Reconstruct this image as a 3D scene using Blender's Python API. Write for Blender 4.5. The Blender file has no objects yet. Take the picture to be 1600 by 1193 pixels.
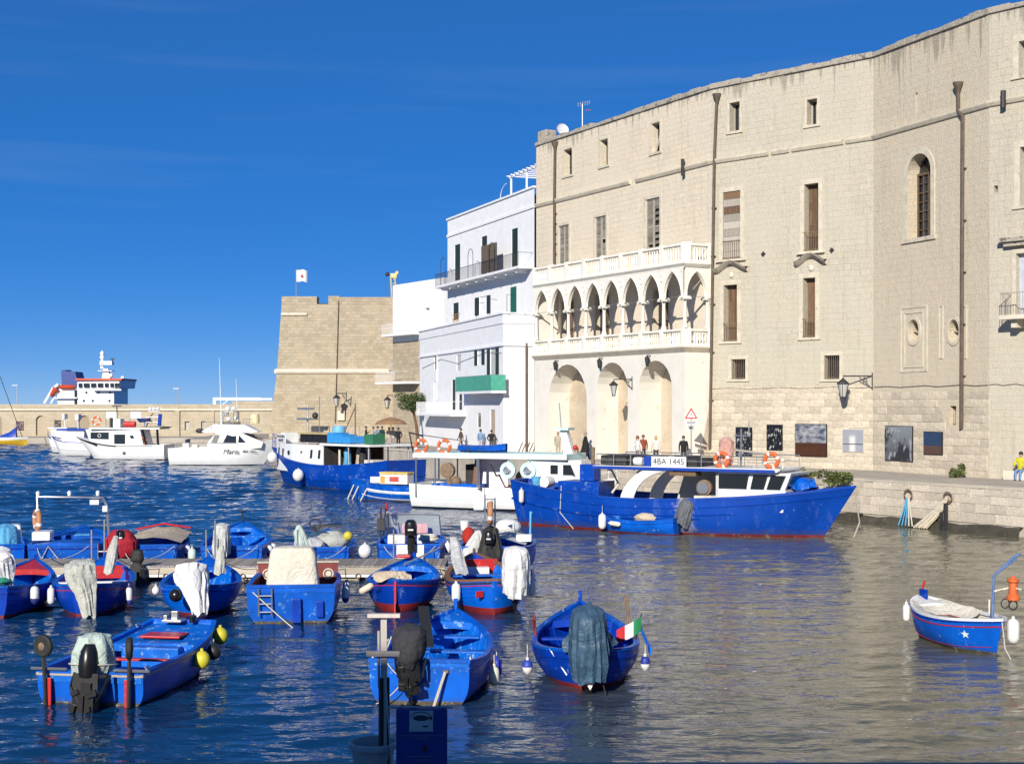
import bpy, bmesh, math, random
import numpy as np
from mathutils import Matrix, Vector, noise
random.seed(7)
R = math.radians
SC = bpy.context.scene
COL = SC.collection
# ------------------------------------------------------------------ camera
EYE = 5.4; FPX = 2200.0; HOR = 634.0
cam_d = bpy.data.cameras.new('camera'); cam = bpy.data.objects.new('camera', cam_d); COL.objects.link(cam)
cam_d.sensor_fit = 'HORIZONTAL'; cam_d.sensor_width = 36.0
cam_d.lens = 36.0 * FPX / 1600.0
cam_d.shift_y = (HOR - 596.5) / 1600.0
cam_d.clip_start = 0.2; cam_d.clip_end = 6000
cam.location = (0, 0, EYE); cam.rotation_euler = (R(90), 0, 0)
SC.camera = cam
# ------------------------------------------------------------------ sky and sun
SUN_TO = Vector((-0.84, -2.74, 1.27)).normalized()          # direction towards the sun
sun_el = math.asin(SUN_TO.z); sun_az = math.atan2(SUN_TO.x, SUN_TO.y)
wd = bpy.data.worlds.new('World'); SC.world = wd; wd.use_nodes = True
wn = wd.node_tree; wn.nodes.clear()
wo = wn.nodes.new('ShaderNodeOutputWorld'); wb = wn.nodes.new('ShaderNodeBackground'); sk = wn.nodes.new('ShaderNodeTexSky')
sk.sky_type = 'NISHITA'; sk.sun_disc = False; sk.sun_elevation = sun_el; sk.sun_rotation = sun_az
sk.altitude = 6800; sk.air_density = 1.0; sk.dust_density = 0.0; sk.ozone_density = 10.0
wb.inputs['Strength'].default_value = 0.150
gm = wn.nodes.new('ShaderNodeGamma'); gm.inputs[1].default_value = 0.48
hs = wn.nodes.new('ShaderNodeHueSaturation'); hs.inputs['Saturation'].default_value = 1.40; hs.inputs['Hue'].default_value = 0.516; hs.inputs['Value'].default_value = 1.44
wn.links.new(sk.outputs[0], gm.inputs[0]); wn.links.new(gm.outputs[0], hs.inputs['Color'])
# thin cirrus veils, all round the sky
wtc = wn.nodes.new('ShaderNodeTexCoord'); wmp = wn.nodes.new('ShaderNodeMapping'); wmp.inputs['Scale'].default_value = (1.6, 1.6, 26); wmp.inputs['Rotation'].default_value = (R(2.0), R(2.5), 0)
wnz = wn.nodes.new('ShaderNodeTexNoise'); wnz.inputs['Scale'].default_value = 1.6; wnz.inputs['Detail'].default_value = 5; wnz.inputs['Roughness'].default_value = 0.55
wrp = wn.nodes.new('ShaderNodeValToRGB'); wrp.color_ramp.elements[0].position = 0.52; wrp.color_ramp.elements[1].position = 0.80; wrp.color_ramp.elements[1].color = (0.06, 0.06, 0.06, 1)
wmx = wn.nodes.new('ShaderNodeMix'); wmx.data_type = 'RGBA'; wmx.inputs[7].default_value = (3.2, 3.8, 4.4, 1)
wn.links.new(wtc.outputs['Generated'], wmp.inputs[0]); wn.links.new(wmp.outputs[0], wnz.inputs['Vector']); wn.links.new(wnz.outputs['Fac'], wrp.inputs[0]); wn.links.new(wrp.outputs[0], wmx.inputs[0])
wn.links.new(hs.outputs[0], wmx.inputs[6]); wn.links.new(wmx.outputs[2], wb.inputs['Color']); wn.links.new(wb.outputs[0], wo.inputs['Surface'])
sd = bpy.data.lights.new('sun', 'SUN'); sd.energy = 4.6; sd.angle = R(0.5); sd.color = (1.0, 0.93, 0.82)
sun = bpy.data.objects.new('sun', sd); COL.objects.link(sun)
sun.rotation_euler = (-SUN_TO).to_track_quat('-Z', 'Y').to_euler(); sun.location = (-20, -60, 60)
SC.view_settings.view_transform = 'Standard'; SC.view_settings.look = 'None'
SC.view_settings.exposure = 0.30; SC.view_settings.gamma = 1.0; SC.view_settings.use_curve_mapping = False
# ------------------------------------------------------------------ pixel helpers (measuring the photograph)
def wpt(px, py, z=0.0):
    Y = (EYE - z) * FPX / (py - HOR)
    return Vector(((px - 800) / FPX * Y, Y, z))
def at(px, py, Y): return Vector(((px - 800) / FPX * Y, Y, EYE - (py - HOR) / FPX * Y))
# ------------------------------------------------------------------ mesh helpers
class MB:
    def __init__(self): self.v = []; self.f = []; self.M = None
    def av(self, pts):
        i = len(self.v)
        if self.M is not None: pts = [tuple(self.M @ Vector(p)) for p in pts]
        self.v.extend([tuple(p) for p in pts]); return i
    def quad(self, a, b, c, d): i = self.av([a, b, c, d]); self.f.append((i, i+1, i+2, i+3)); return self
    def poly(self, pts): i = self.av(pts); self.f.append(tuple(range(i, i+len(pts)))); return self
    def box(self, c, s, rz=0.0, taper=1.0, rx=0.0, ry=0.0):
        hx, hy, hz = s[0]/2, s[1]/2, s[2]/2
        pts = []
        rot = Matrix.Rotation(rz, 3, 'Z') @ Matrix.Rotation(ry, 3, 'Y') @ Matrix.Rotation(rx, 3, 'X')
        for z, t in ((-hz, 1.0), (hz, taper)):
            for x, y in ((-hx, -hy), (hx, -hy), (hx, hy), (-hx, hy)):
                pts.append(Vector(c) + rot @ Vector((x*t, y*t, z)))
        i = self.av(pts)
        self.f += [(i+3, i+2, i+1, i), (i+4, i+5, i+6, i+7), (i, i+1, i+5, i+4), (i+1, i+2, i+6, i+5), (i+2, i+3, i+7, i+6), (i+3, i, i+4, i+7)]
        return self
    def bx(self, x0, x1, y0, y1, z0, z1): return self.box(((x0+x1)/2, (y0+y1)/2, (z0+z1)/2), (abs(x1-x0), abs(y1-y0), abs(z1-z0)))
    def tube(self, pts, r, n=8, caps=True):
        pts = [Vector(p) for p in pts]
        rs = r if isinstance(r, (list, tuple)) else [r]*len(pts)
        base = None; prev = None
        for k, p in enumerate(pts):
            if k == 0: d = pts[1]-p
            elif k == len(pts)-1: d = p-pts[k-1]
            else: d = (pts[k+1]-p).normalized() + (p-pts[k-1]).normalized()
            if d.length < 1e-9: d = Vector((0, 0, 1))
            d.normalize()
            if prev is None:
                a = d.orthogonal().normalized()
            else:
                a = prev - d*prev.dot(d)
                a = a.normalized() if a.length > 1e-6 else d.orthogonal().normalized()
            prev = a; b = d.cross(a)
            i = self.av([p + (a*math.cos(2*math.pi*j/n) + b*math.sin(2*math.pi*j/n))*rs[k] for j in range(n)])
            if base is not None:
                for j in range(n): self.f.append((base+j, base+(j+1) % n, i+(j+1) % n, i+j))
            elif caps: self.f.append(tuple(i+j for j in reversed(range(n))))
            base = i
        if caps: self.f.append(tuple(base+j for j in range(n)))
        return self
    def lathe(self, prof, n=16, c=(0, 0, 0), axis='z', caps=True):
        base = None
        for r, z in prof:
            ring = []
            for j in range(n):
                a = 2*math.pi*j/n
                x, y = r*math.cos(a), r*math.sin(a)
                p = (x, y, z) if axis == 'z' else ((z, x, y) if axis == 'x' else (x, z, -y))
                ring.append((p[0]+c[0], p[1]+c[1], p[2]+c[2]))
            i = self.av(ring)
            if base is not None:
                for j in range(n): self.f.append((base+j, base+(j+1) % n, i+(j+1) % n, i+j))
            elif caps: self.f.append(tuple(i+j for j in reversed(range(n))))
            base = i
        if caps: self.f.append(tuple(base+j for j in range(n)))
        return self
    def ball(self, c, r, n=14, m=8, sq=(1, 1, 1)):
        prof = [(max(1e-4, math.sin(math.pi*k/m))*r, -math.cos(math.pi*k/m)*r) for k in range(m+1)]
        i0 = len(self.v); self.lathe(prof, n)
        for k in range(i0, len(self.v)):
            v = self.v[k]; self.v[k] = (v[0]*sq[0]+c[0], v[1]*sq[1]+c[1], v[2]*sq[2]+c[2])
        return self
    def torus(self, c, R0, r, axis='y', n=22, m=8):
        base = []
        for k in range(n):
            a = 2*math.pi*k/n
            ring = []
            for j in range(m):
                b = 2*math.pi*j/m
                q = R0 + r*math.cos(b)
                u, v_, w = q*math.cos(a), q*math.sin(a), r*math.sin(b)
                p = {'z': (u, v_, w), 'y': (u, w, v_), 'x': (w, u, v_)}[axis]
                ring.append((p[0]+c[0], p[1]+c[1], p[2]+c[2]))
            base.append(self.av(ring))
        for k in range(n):
            for j in range(m):
                a, b = base[k], base[(k+1) % n]
                self.f.append((a+j, b+j, b+(j+1) % m, a+(j+1) % m))
        return self
    def loft(self, rings, closed=True, caps=True):
        base = None; n = len(rings[0])
        for ring in rings:
            i = self.av(ring)
            if base is not None:
                for j in range(n if closed else n-1): self.f.append((base+j, base+(j+1) % n, i+(j+1) % n, i+j))
            elif caps and closed: self.f.append(tuple(i+j for j in reversed(range(n))))
            base = i
        if caps and closed: self.f.append(tuple(base+j for j in range(n)))
        return self
    def mesh(self, name):
        me = bpy.data.meshes.new(name); me.from_pydata(self.v, [], self.f); me.update(); return me
WM = {}                                   # world matrices, kept by hand so no depsgraph update is needed
def put(o, parent=None, M=None):
    """link o; M is its matrix in the parent's frame (or the world)"""
    if M is None: M = Matrix.Identity(4)
    if o.name not in COL.objects: COL.objects.link(o)
    if parent is not None: o.parent = parent; WM[o.name] = WM[parent.name] @ M
    else: WM[o.name] = M
    o.matrix_local = M
    return o
def fix(me, smooth=None, merge=False, bevel=0.0, recalc=True):
    bm = bmesh.new(); bm.from_mesh(me)
    if merge: bmesh.ops.remove_doubles(bm, verts=bm.verts, dist=1e-4)
    if recalc: bmesh.ops.recalc_face_normals(bm, faces=bm.faces)
    if bevel > 0:
        try: bmesh.ops.bevel(bm, geom=[e for e in bm.edges if len(e.link_faces) == 2 and e.calc_face_angle(0) > 0.5], offset=bevel, segments=2, profile=0.6, affect='EDGES')
        except Exception: pass
    if smooth is not None:
        for f in bm.faces: f.smooth = True
        for e in bm.edges:
            if len(e.link_faces) == 2 and e.calc_face_angle(0) > smooth: e.smooth = False
    bm.to_mesh(me); bm.free(); return me
def obj(name, mb, mat, parent=None, M=None, smooth=0.7, merge=False, bevel=0.0, recalc=True, label=None):
    me = mb.mesh(name) if isinstance(mb, MB) else mb
    if isinstance(mb, MB): fix(me, smooth, merge, bevel, recalc)
    if mat is not None and len(me.materials) == 0: me.materials.append(mat)
    o = bpy.data.objects.new(name, me)
    if label: o['label'] = label
    return put(o, parent, M)
def thing(name, label, cat, loc=(0, 0, 0), rz=0.0, group=None, M=None):
    o = bpy.data.objects.new(name, None); o.empty_display_size = 0.3
    put(o, None, M if M is not None else Matrix.Translation(loc) @ Matrix.Rotation(rz, 4, 'Z'))
    return tag(o, label, cat, group)
def tag(o, label, cat, group=None, kind=None):
    if label: o['label'] = label
    if cat: o['category'] = cat
    if group: o['group'] = group
    if kind: o['kind'] = kind
    return o
def struct(name, mb, mat, **k):
    o = obj(name, mb, mat, **k); o['kind'] = 'structure'; return o
def T(x, y, z): return Matrix.Translation((x, y, z))
def RZ(a): return Matrix.Rotation(a, 4, 'Z')
# ------------------------------------------------------------------ materials
class NT:
    def __init__(self, name):
        self.m = bpy.data.materials.new(name); self.m.use_nodes = True
        self.t = self.m.node_tree; self.n = self.t.nodes; self.l = self.t.links
        self.b = self.n['Principled BSDF']; self._tc = None
    def add(self, t, **k):
        nd = self.n.new(t)
        for a, b in k.items(): setattr(nd, a, b)
        return nd
    def tc(self):
        if not self._tc: self._tc = self.add('ShaderNodeTexCoord')
        return self._tc.outputs['Object']
    def link(self, a, b): self.l.new(a, b)
    def mapping(self, scale=(1, 1, 1), src=None, loc=(0, 0, 0), rot=(0, 0, 0)):
        mp = self.add('ShaderNodeMapping'); mp.inputs['Scale'].default_value = scale; mp.inputs['Location'].default_value = loc; mp.inputs['Rotation'].default_value = rot
        self.link(src or self.tc(), mp.inputs['Vector']); return mp.outputs[0]
    def noise(self, scale, detail=3, rough=0.55, src=None, dist=0.0):
        nz = self.add('ShaderNodeTexNoise'); nz.inputs['Scale'].default_value = scale; nz.inputs['Detail'].default_value = detail
        nz.inputs['Roughness'].default_value = rough; nz.inputs['Distortion'].default_value = dist
        self.link(src or self.tc(), nz.inputs['Vector']); return nz.outputs['Fac']
    def ramp(self, fac, lo, hi, c0=(0, 0, 0, 1), c1=(1, 1, 1, 1)):
        r = self.add('ShaderNodeValToRGB'); e = r.color_ramp.elements
        e[0].position = lo; e[1].position = hi; e[0].color = c0; e[1].color = c1
        self.link(fac, r.inputs[0]); return r.outputs[0]
    def mix(self, fac, a, b, mode='MIX'):
        mx = self.add('ShaderNodeMix', data_type='RGBA', blend_type=mode)
        for sock, val in ((mx.inputs[0], fac), (mx.inputs[6], a), (mx.inputs[7], b)):
            if isinstance(val, (int, float)): sock.default_value = val
            elif isinstance(val, tuple): sock.default_value = val if len(val) == 4 else (*val, 1)
            else: self.link(val, sock)
        return mx.outputs[2]
    def math(self, op, a, b=0.0):
        m = self.add('ShaderNodeMath', operation=op)
        for s, val in ((m.inputs[0], a), (m.inputs[1], b)):
            if isinstance(val, (int, float)): s.default_value = val
            else: self.link(val, s)
        return m.outputs[0]
    def bump(self, h, strength=0.3, dist=0.02, prev=None):
        b = self.add('ShaderNodeBump'); b.inputs['Strength'].default_value = strength; b.inputs['Distance'].default_value = dist
        self.link(h, b.inputs['Height'])
        if prev is not None: self.link(prev, b.inputs['Normal'])
        return b.outputs[0]
    def set(self, **k):
        for a, val in k.items():
            s = self.b.inputs[a]
            if isinstance(val, (int, float)): s.default_value = val
            elif isinstance(val, tuple): s.default_value = val if len(val) == 4 else (*val, 1)
            else: self.link(val, s)
        return self
MATS = {}
def c4(c): return (c[0], c[1], c[2], 1)
def scl(c, k): return tuple(min(1, x*k) for x in c[:3])
def mat(key, color, rough=0.5, var=0.12, vscale=3.0, bump=0.0, bscale=30.0, metal=0.0, wear=None, wear_amt=0.0, wscale=6.0, spec=0.5, grime=None, rand=0.0, coat=0.0):
    """general painted / plain surface with uneven tone, chips and relief"""
    if key in MATS: return MATS[key]
    t = NT(key)
    n1 = t.noise(vscale, 4)
    c = t.mix(t.ramp(n1, 0.3, 0.7), scl(color, 1-var), scl(color, 1+var))
    if rand:
        oi = t.add('ShaderNodeObjectInfo')
        c = t.mix(1.0, c, t.ramp(oi.outputs['Random'], 0, 1, c4((1-rand,)*3), c4((1+rand,)*3)), 'MULTIPLY')
    if wear:
        w = t.noise(wscale, 6, 0.7)
        w2 = t.noise(wscale*5, 3, 0.6)
        f = t.ramp(t.math('ADD', t.math('MULTIPLY', w, 0.7), t.math('MULTIPLY', w2, 0.3)), 0.62-0.14*wear_amt, 0.68-0.10*wear_amt)
        c = t.mix(f, c, wear)
    if grime:
        gz = t.add('ShaderNodeSeparateXYZ'); t.link(t.tc(), gz.inputs[0])
        g = t.ramp(t.math('ADD', gz.outputs[2], t.math('MULTIPLY', t.noise(7.0, 4), 0.25)), grime[0], grime[1], (1, 1, 1, 1), (0, 0, 0, 1))
        c = t.mix(t.math('MULTIPLY', g, grime[3] if len(grime) > 3 else 0.8), c, grime[2])
    t.set(**{'Base Color': c, 'Roughness': rough, 'Metallic': metal, 'Specular IOR Level': spec, 'Coat Weight': coat})
    if bump > 0: t.set(Normal=t.bump(t.noise(bscale, 4), bump, 0.02))
    MATS[key] = t.m; return t.m
def stone(key, c1, c2, mortar, bw, bh, msize=0.012, stain=(0.13, 0.11, 0.09), stain_amt=0.5, bumps=0.35, plaster=0.0, plaster_col=None, top=None, squash=1.0, grey=None, top_h=2.6):
    """coursed masonry in wall space: x along, z up"""
    t = NT(key)
    sp = t.add('ShaderNodeSeparateXYZ'); t.link(t.tc(), sp.inputs[0])
    cb = t.add('ShaderNodeCombineXYZ'); t.link(t.math('ADD', sp.outputs[0], sp.outputs[1]), cb.inputs[0]); t.link(sp.outputs[2], cb.inputs[1])
    wob = t.add('ShaderNodeVectorMath', operation='MULTIPLY_ADD')
    nzv = t.add('ShaderNodeTexNoise'); nzv.inputs['Scale'].default_value = 0.9; nzv.inputs['Detail'].default_value = 3; t.link(t.tc(), nzv.inputs['Vector'])
    t.link(nzv.outputs['Color'], wob.inputs[0]); wob.inputs[1].default_value = (0.45, 0.16, 0); t.link(cb.outputs[0], wob.inputs[2])
    br = t.add('ShaderNodeTexBrick'); t.link(wob.outputs[0], br.inputs['Vector'])
    br.inputs['Scale'].default_value = 1.0; br.inputs['Brick Width'].default_value = bw; br.inputs['Row Height'].default_value = bh
    br.inputs['Mortar Size'].default_value = msize; br.inputs['Mortar Smooth'].default_value = 0.3; br.inputs['Bias'].default_value = 0.0
    br.squash = squash; br.squash_frequency = 3
    br.inputs['Color1'].default_value = c4(c1); br.inputs['Color2'].default_value = c4(c2); br.inputs['Mortar'].default_value = c4(mortar)
    br.inputs['Mortar'].default_value = c4(tuple((a+b)/2 for a, b in zip(c1, c2)))
    jm = t.math('MULTIPLY', br.outputs['Fac'], t.ramp(t.noise(1.7, 5, 0.7), 0.42, 0.60))
    c = t.mix(t.math('MULTIPLY', jm, 0.85), br.outputs['Color'], mortar)
    blk = t.add('ShaderNodeTexBrick'); t.link(wob.outputs[0], blk.inputs['Vector']); blk.squash = squash; blk.squash_frequency = 3
    for a_, b_ in (('Scale', 1.0), ('Brick Width', bw*2.7), ('Row Height', bh*3), ('Mortar Size', 0.0), ('Bias', -0.2)): blk.inputs[a_].default_value = b_
    blk.inputs['Color1'].default_value = (0, 0, 0, 1); blk.inputs['Color2'].default_value = (1, 1, 1, 1)
    c = t.mix(t.math('MULTIPLY', blk.outputs['Color'], 0.16), c, scl(c1, 0.72))
    rep = t.ramp(t.noise(0.55, 4, 0.6, src=t.mapping((1, 1, 1), loc=(7, 3, 5))), 0.55, 0.60); c = t.mix(t.math('MULTIPLY', rep, 0.45), c, (c1[0]*1.06, c1[1]*0.99, c1[2]*0.93))
    big = t.noise(0.35, 5, 0.6); mid = t.noise(2.2, 5, 0.65); fine = t.noise(8, 5, 0.8)
    h = t.math('MULTIPLY', br.outputs['Fac'], -1.0)
    if plaster > 0:
        pm = t.ramp(t.math('ADD', t.math('MULTIPLY', big, 0.6), t.math('MULTIPLY', mid, 0.4)), 0.52-0.22*plaster, 0.60-0.18*plaster)
        pc = t.mix(mid, scl(plaster_col, 0.90), scl(plaster_col, 1.08))
        c = t.mix(t.math('MULTIPLY', pm, 0.80), c, pc)
        h = t.math('MULTIPLY', h, t.math('SUBTRACT', 1.0, t.math('MULTIPLY', pm, 0.75)))
    c = t.mix(t.math('MULTIPLY', t.ramp(mid, 0.45, 0.75), 0.30), c, scl(c1, 0.66))
    c = t.mix(t.math('MULTIPLY', t.ramp(t.noise(5.0, 6, 0.75), 0.60, 0.72), stain_amt*0.7), c, stain)
    streak = t.noise(1.0, 5, 0.65, src=t.mapping((2.6, 2.6, 0.16)))
    c = t.mix(t.math('MULTIPLY', t.ramp(streak, 0.56, 0.76), stain_amt*0.55), c, stain)
    if grey:   # large weathered grey-plaster area with its own edges: (x0, x1, colour)
        g = t.ramp(t.math('ADD', sp.outputs[0], t.math('MULTIPLY', big, 0.5)), 0.0, 1.0)
    if top is not None:
        tm = t.ramp(t.math('ADD', t.math('DIVIDE', t.math('SUBTRACT', sp.outputs[2], top - top_h), top_h), t.math('MULTIPLY', t.math('SUBTRACT', streak, 0.5), 2.2)), 0.85, 1.35)
        c = t.mix(t.math('MULTIPLY', tm, 0.45), c, stain)
    hh = t.math('ADD', h, t.math('ADD', t.math('MULTIPLY', mid, 0.9), t.math('MULTIPLY', fine, 1.1)))
    pit = t.ramp(t.noise(6.5, 5, 0.8), 0.57, 0.66); c = t.mix(t.math('MULTIPLY', pit, 0.42), c, scl(c1, 0.42))
    pale = t.ramp(t.noise(7.5, 5, 0.8, src=t.mapping((1, 1, 1.3), loc=(11, 4, 2))), 0.54, 0.66); c = t.mix(t.math('MULTIPLY', pale, 0.5), c, scl(c1, 1.25))
    t.set(**{'Base Color': c, 'Roughness': 0.9, 'Specular IOR Level': 0.2, 'Normal': t.bump(hh, bumps, 0.07)})
    MATS[key] = t.m; return t.m
def glass_dark(key='window_glass', color=(0.02, 0.025, 0.03), rough=0.08):
    if key in MATS: return MATS[key]
    t = NT(key); t.set(**{'Base Color': color, 'Roughness': rough, 'Specular IOR Level': 0.6}); MATS[key] = t.m; return t.m
def cloth(key, color, var=0.15, rough=0.85, weave=40):
    if key in MATS: return MATS[key]
    t = NT(key)
    c = t.mix(t.ramp(t.noise(4, 4), 0.3, 0.7), scl(color, 1-var), scl(color, 1+var))
    c = t.mix(t.math('MULTIPLY', t.ramp(t.noise(11, 5, 0.7), 0.58, 0.72), 0.35), c, scl(color, 0.5))
    cr = t.ramp(t.math('ABSOLUTE', t.math('SUBTRACT', t.noise(2.6, 2, 0.5, dist=1.0), 0.5)), 0.0, 0.10)
    cr2 = t.ramp(t.math('ABSOLUTE', t.math('SUBTRACT', t.noise(5.5, 2, 0.5, dist=0.8), 0.5)), 0.0, 0.09)
    t.set(**{'Base Color': c, 'Roughness': rough, 'Specular IOR Level': 0.25, 'Normal': t.bump(t.math('ADD', cr, t.math('MULTIPLY', cr2, 0.4)), 0.32, 0.05)})
    MATS[key] = t.m; return t.m
def wood(key, color, scale=(1.2, 14, 14), var=0.35, rough=0.8):
    if key in MATS: return MATS[key]
    t = NT(key)
    n = t.noise(2.5, 6, 0.65, src=t.mapping(scale))
    oi = t.add('ShaderNodeObjectInfo')
    c = t.mix(t.ramp(n, 0.3, 0.72), scl(color, 1-var), scl(color, 1+var))
    c = t.mix(1.0, c, t.ramp(oi.outputs['Random'], 0, 1, (0.72, 0.72, 0.72, 1), (1.2, 1.2, 1.2, 1)), 'MULTIPLY')
    t.set(**{'Base Color': c, 'Roughness': rough, 'Specular IOR Level': 0.3, 'Normal': t.bump(n, 0.4, 0.01)})
    MATS[key] = t.m; return t.m
# ================================================================== THE SETTING
QZ = 1.95
def seg_frame(a, b, z=0.0):
    """frame with x from a to b (left to right as seen from the water), y into the wall, z up"""
    a = Vector((a[0], a[1], 0)); b = Vector((b[0], b[1], 0)); u = (b-a).normalized(); n = Vector((-u.y, u.x, 0))
    M = Matrix(((u.x, n.x, 0, a.x), (u.y, n.y, 0, a.y), (0, 0, 1, z), (0, 0, 0, 1)))
    return M, (b-a).length
class Wall:
    """a vertical plane to measure on: pixel -> (x along the wall, z)"""
    def __init__(self, a, b): self.M, self.L = seg_frame(a, b); self.a = Vector((a[0], a[1])); self.u = Vector((self.M[0][0], self.M[1][0])); self.n = Vector((self.M[0][1], self.M[1][1]))
    def s(self, px, off=0.0):
        k = (px-800)/FPX; o = self.a + self.n*off
        t = (k*o.y - o.x) / (self.u.x - k*self.u.y); return t
    def Y(self, px, off=0.0): return (self.a + self.n*off + self.u*self.s(px, off)).y
    def z(self, px, py, off=0.0): return EYE - (py-HOR)/FPX*self.Y(px, off)
    def rect(self, x0, x1, y0, y1, off=0.0):
        xm = (x0+x1)/2
        return self.s(x0, off), self.s(x1, off), self.z(xm, y1, off), self.z(xm, y0, off)
def curve(kind, s0, s1, z0, z1, rise=None, n=12):
    w = s1-s0
    if kind == 'rect': return [(s0, z1), (s1, z1)], z1
    if kind == 'round':
        rise = rise or w/2; zs = z1-rise
        return [(s0+w/2-w/2*math.cos(math.pi*k/n), zs+rise*math.sin(math.pi*k/n)) for k in range(n+1)], zs
    if kind == 'gothic':
        rise = rise or w*0.95; zs = z1-rise; pts = []
        for k in range(n//2+1):
            a = math.pi/3*k/(n//2); pts.append((s1-w*math.cos(a), zs+rise*math.sin(a)/math.sin(math.pi/3)))
        return pts + [(s0+s1-p[0], p[1]) for p in reversed(pts[:-1])], zs
def panel(mb, x0, x1, z0, z1, ops, depth=0.35, y=0.0):
    """wall face with real openings; ops: (kind, s0, s1, z0, z1, depth, rise)"""
    xs = {x0, x1}; zs = {z0, z1}
    O = []
    for o in ops:
        o = list(o) + [None]*(7-len(o))
        if o[5] is None: o[5] = depth
        top = o[4] + (0.01 if o[0] != 'rect' else 0); bot = o[3] - (0.01 if o[0] == 'oval' else 0)
        O.append((o, bot, top)); xs |= {o[1], o[2]}; zs |= {bot, top}
    xs = sorted(x for x in xs if x0-1e-6 <= x <= x1+1e-6); zs = sorted(z for z in zs if z0-1e-6 <= z <= z1+1e-6)
    for i in range(len(xs)-1):
        run = None
        for j in range(len(zs)-1):
            cx, cz = (xs[i]+xs[i+1])/2, (zs[j]+zs[j+1])/2
            hole = any(o[1] < cx < o[2] and b < cz < t for o, b, t in O)
            if hole:
                if run is not None: mb.quad((xs[i], y, run), (xs[i+1], y, run), (xs[i+1], y, zs[j]), (xs[i], y, zs[j])); run = None
            elif run is None: run = zs[j]
        if run is not None: mb.quad((xs[i], y, run), (xs[i+1], y, run), (xs[i+1], y, zs[-1]), (xs[i], y, zs[-1]))
    for o, bot, top in O:
        k, s0, s1, a, b, d, rise = o
        if k == 'oval':
            n = 20; cx, cz = (s0+s1)/2, (a+b)/2
            loop = [(cx+(s1-s0)/2*math.cos(2*math.pi*q/n), cz+(b-a)/2*math.sin(2*math.pi*q/n)) for q in range(n)]
            for q in range(n):
                p, r = loop[q], loop[(q+1) % n]; e = top if q < n/2 else bot
                mb.quad((p[0], y, p[1]), (r[0], y, r[1]), (r[0], y, e), (p[0], y, e))
        else:
            cv, zs_ = curve(k, s0, s1, a, b, rise)
            if k != 'rect':
                for p, r in zip(cv[:-1], cv[1:]): mb.quad((p[0], y, p[1]), (r[0], y, r[1]), (r[0], y, top), (p[0], y, top))
            loop = [(s1, a), (s0, a)] + cv
        for q in range(len(loop)):
            p, r = loop[q], loop[(q+1) % len(loop)]
            if (Vector(p)-Vector(r)).length > 1e-6: mb.quad((p[0], y, p[1]), (r[0], y, r[1]), (r[0], y+d, r[1]), (p[0], y+d, p[1]))
    return mb
def back(o, y=None):
    """polygon that closes an opening at the back of its reveal"""
    k, s0, s1, a, b = o[:5]; d = y
    if k == 'oval': return [((s0+s1)/2+(s1-s0)/2*math.cos(2*math.pi*q/20), d, (a+b)/2+(b-a)/2*math.sin(2*math.pi*q/20)) for q in range(20)]
    cv, _ = curve(k, s0, s1, a, b, o[6] if len(o) > 6 else None)
    return [(s0, d, a), (s1, d, a)] + [(p[0], d, p[1]) for p in reversed(cv)]
# ---------------- materials of the setting
M_pal = stone('palace_limestone_wall', (0.57, 0.522, 0.412), (0.515, 0.468, 0.365), (0.39, 0.345, 0.26), 0.66, 0.33, 0.011, stain_amt=0.55, plaster=0.50, plaster_col=(0.565, 0.52, 0.415), top=24.2, bumps=0.6, squash=0.7)
M_pal1 = stone('palace_limestone_over_loggia', (0.74, 0.652, 0.505), (0.68, 0.595, 0.455), (0.50, 0.425, 0.315), 0.66, 0.33, 0.011, stain_amt=0.5, plaster=0.40, plaster_col=(0.735, 0.65, 0.51), top=24.2, bumps=0.6, squash=0.7)
M_pal_grey = stone('palace_grey_weathered_wall', (0.645, 0.562, 0.42), (0.59, 0.51, 0.38), (0.46, 0.395, 0.29), 0.66, 0.33, 0.010, stain_amt=0.6, plaster=0.60, plaster_col=(0.64, 0.562, 0.43), top=24.2, bumps=0.6, top_h=4.5, squash=0.7)
M_block = mat('limestone_block', (0.56, 0.495, 0.385), 0.92, 0.16, 2.5, 0.5, 22, wear=(0.32, 0.25, 0.17), wear_amt=0.3, wscale=3, rand=0.14, spec=0.2)
M_qblock = mat('quay_block_stone', (0.56, 0.50, 0.41), 0.92, 0.2, 2.0, 0.6, 18, wear=(0.22, 0.19, 0.15), wear_amt=0.55, wscale=2.2, rand=0.16, spec=0.2)
M_cast = stone('castle_stone', (0.47, 0.405, 0.295), (0.36, 0.30, 0.21), (0.25, 0.205, 0.145), 0.62, 0.34, 0.016, stain_amt=0.25, bumps=0.5, top=18.0, top_h=3)
M_brk = stone('breakwater_stone', (0.50, 0.435, 0.325), (0.42, 0.36, 0.26), (0.36, 0.29, 0.20), 1.1, 0.45, 0.014, stain_amt=0.3, bumps=0.4)
M_white = mat('whitewash_plaster', (0.80, 0.81, 0.82), 0.85, 0.05, 1.2, 0.15, 12, wear=(0.60, 0.58, 0.54), wear_amt=0.25, wscale=1.3, spec=0.25)
M_whiteb = stone('whitewashed_ashlar', (0.80, 0.80, 0.79), (0.77, 0.77, 0.76), (0.66, 0.66, 0.66), 0.8, 0.36, 0.01, stain_amt=0.08, bumps=0.25)
M_cream = mat('cream_limewash', (0.755, 0.725, 0.645), 0.85, 0.06, 0.9, 0.18, 10, wear=(0.56, 0.47, 0.35), wear_amt=0.22, wscale=1.1, spec=0.25)
M_trim = mat('pale_stone_trim', (0.66, 0.60, 0.49), 0.85, 0.10, 2.2, 0.3, 16, wear=(0.36, 0.30, 0.22), wear_amt=0.25, wscale=2.5, spec=0.2)
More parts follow.
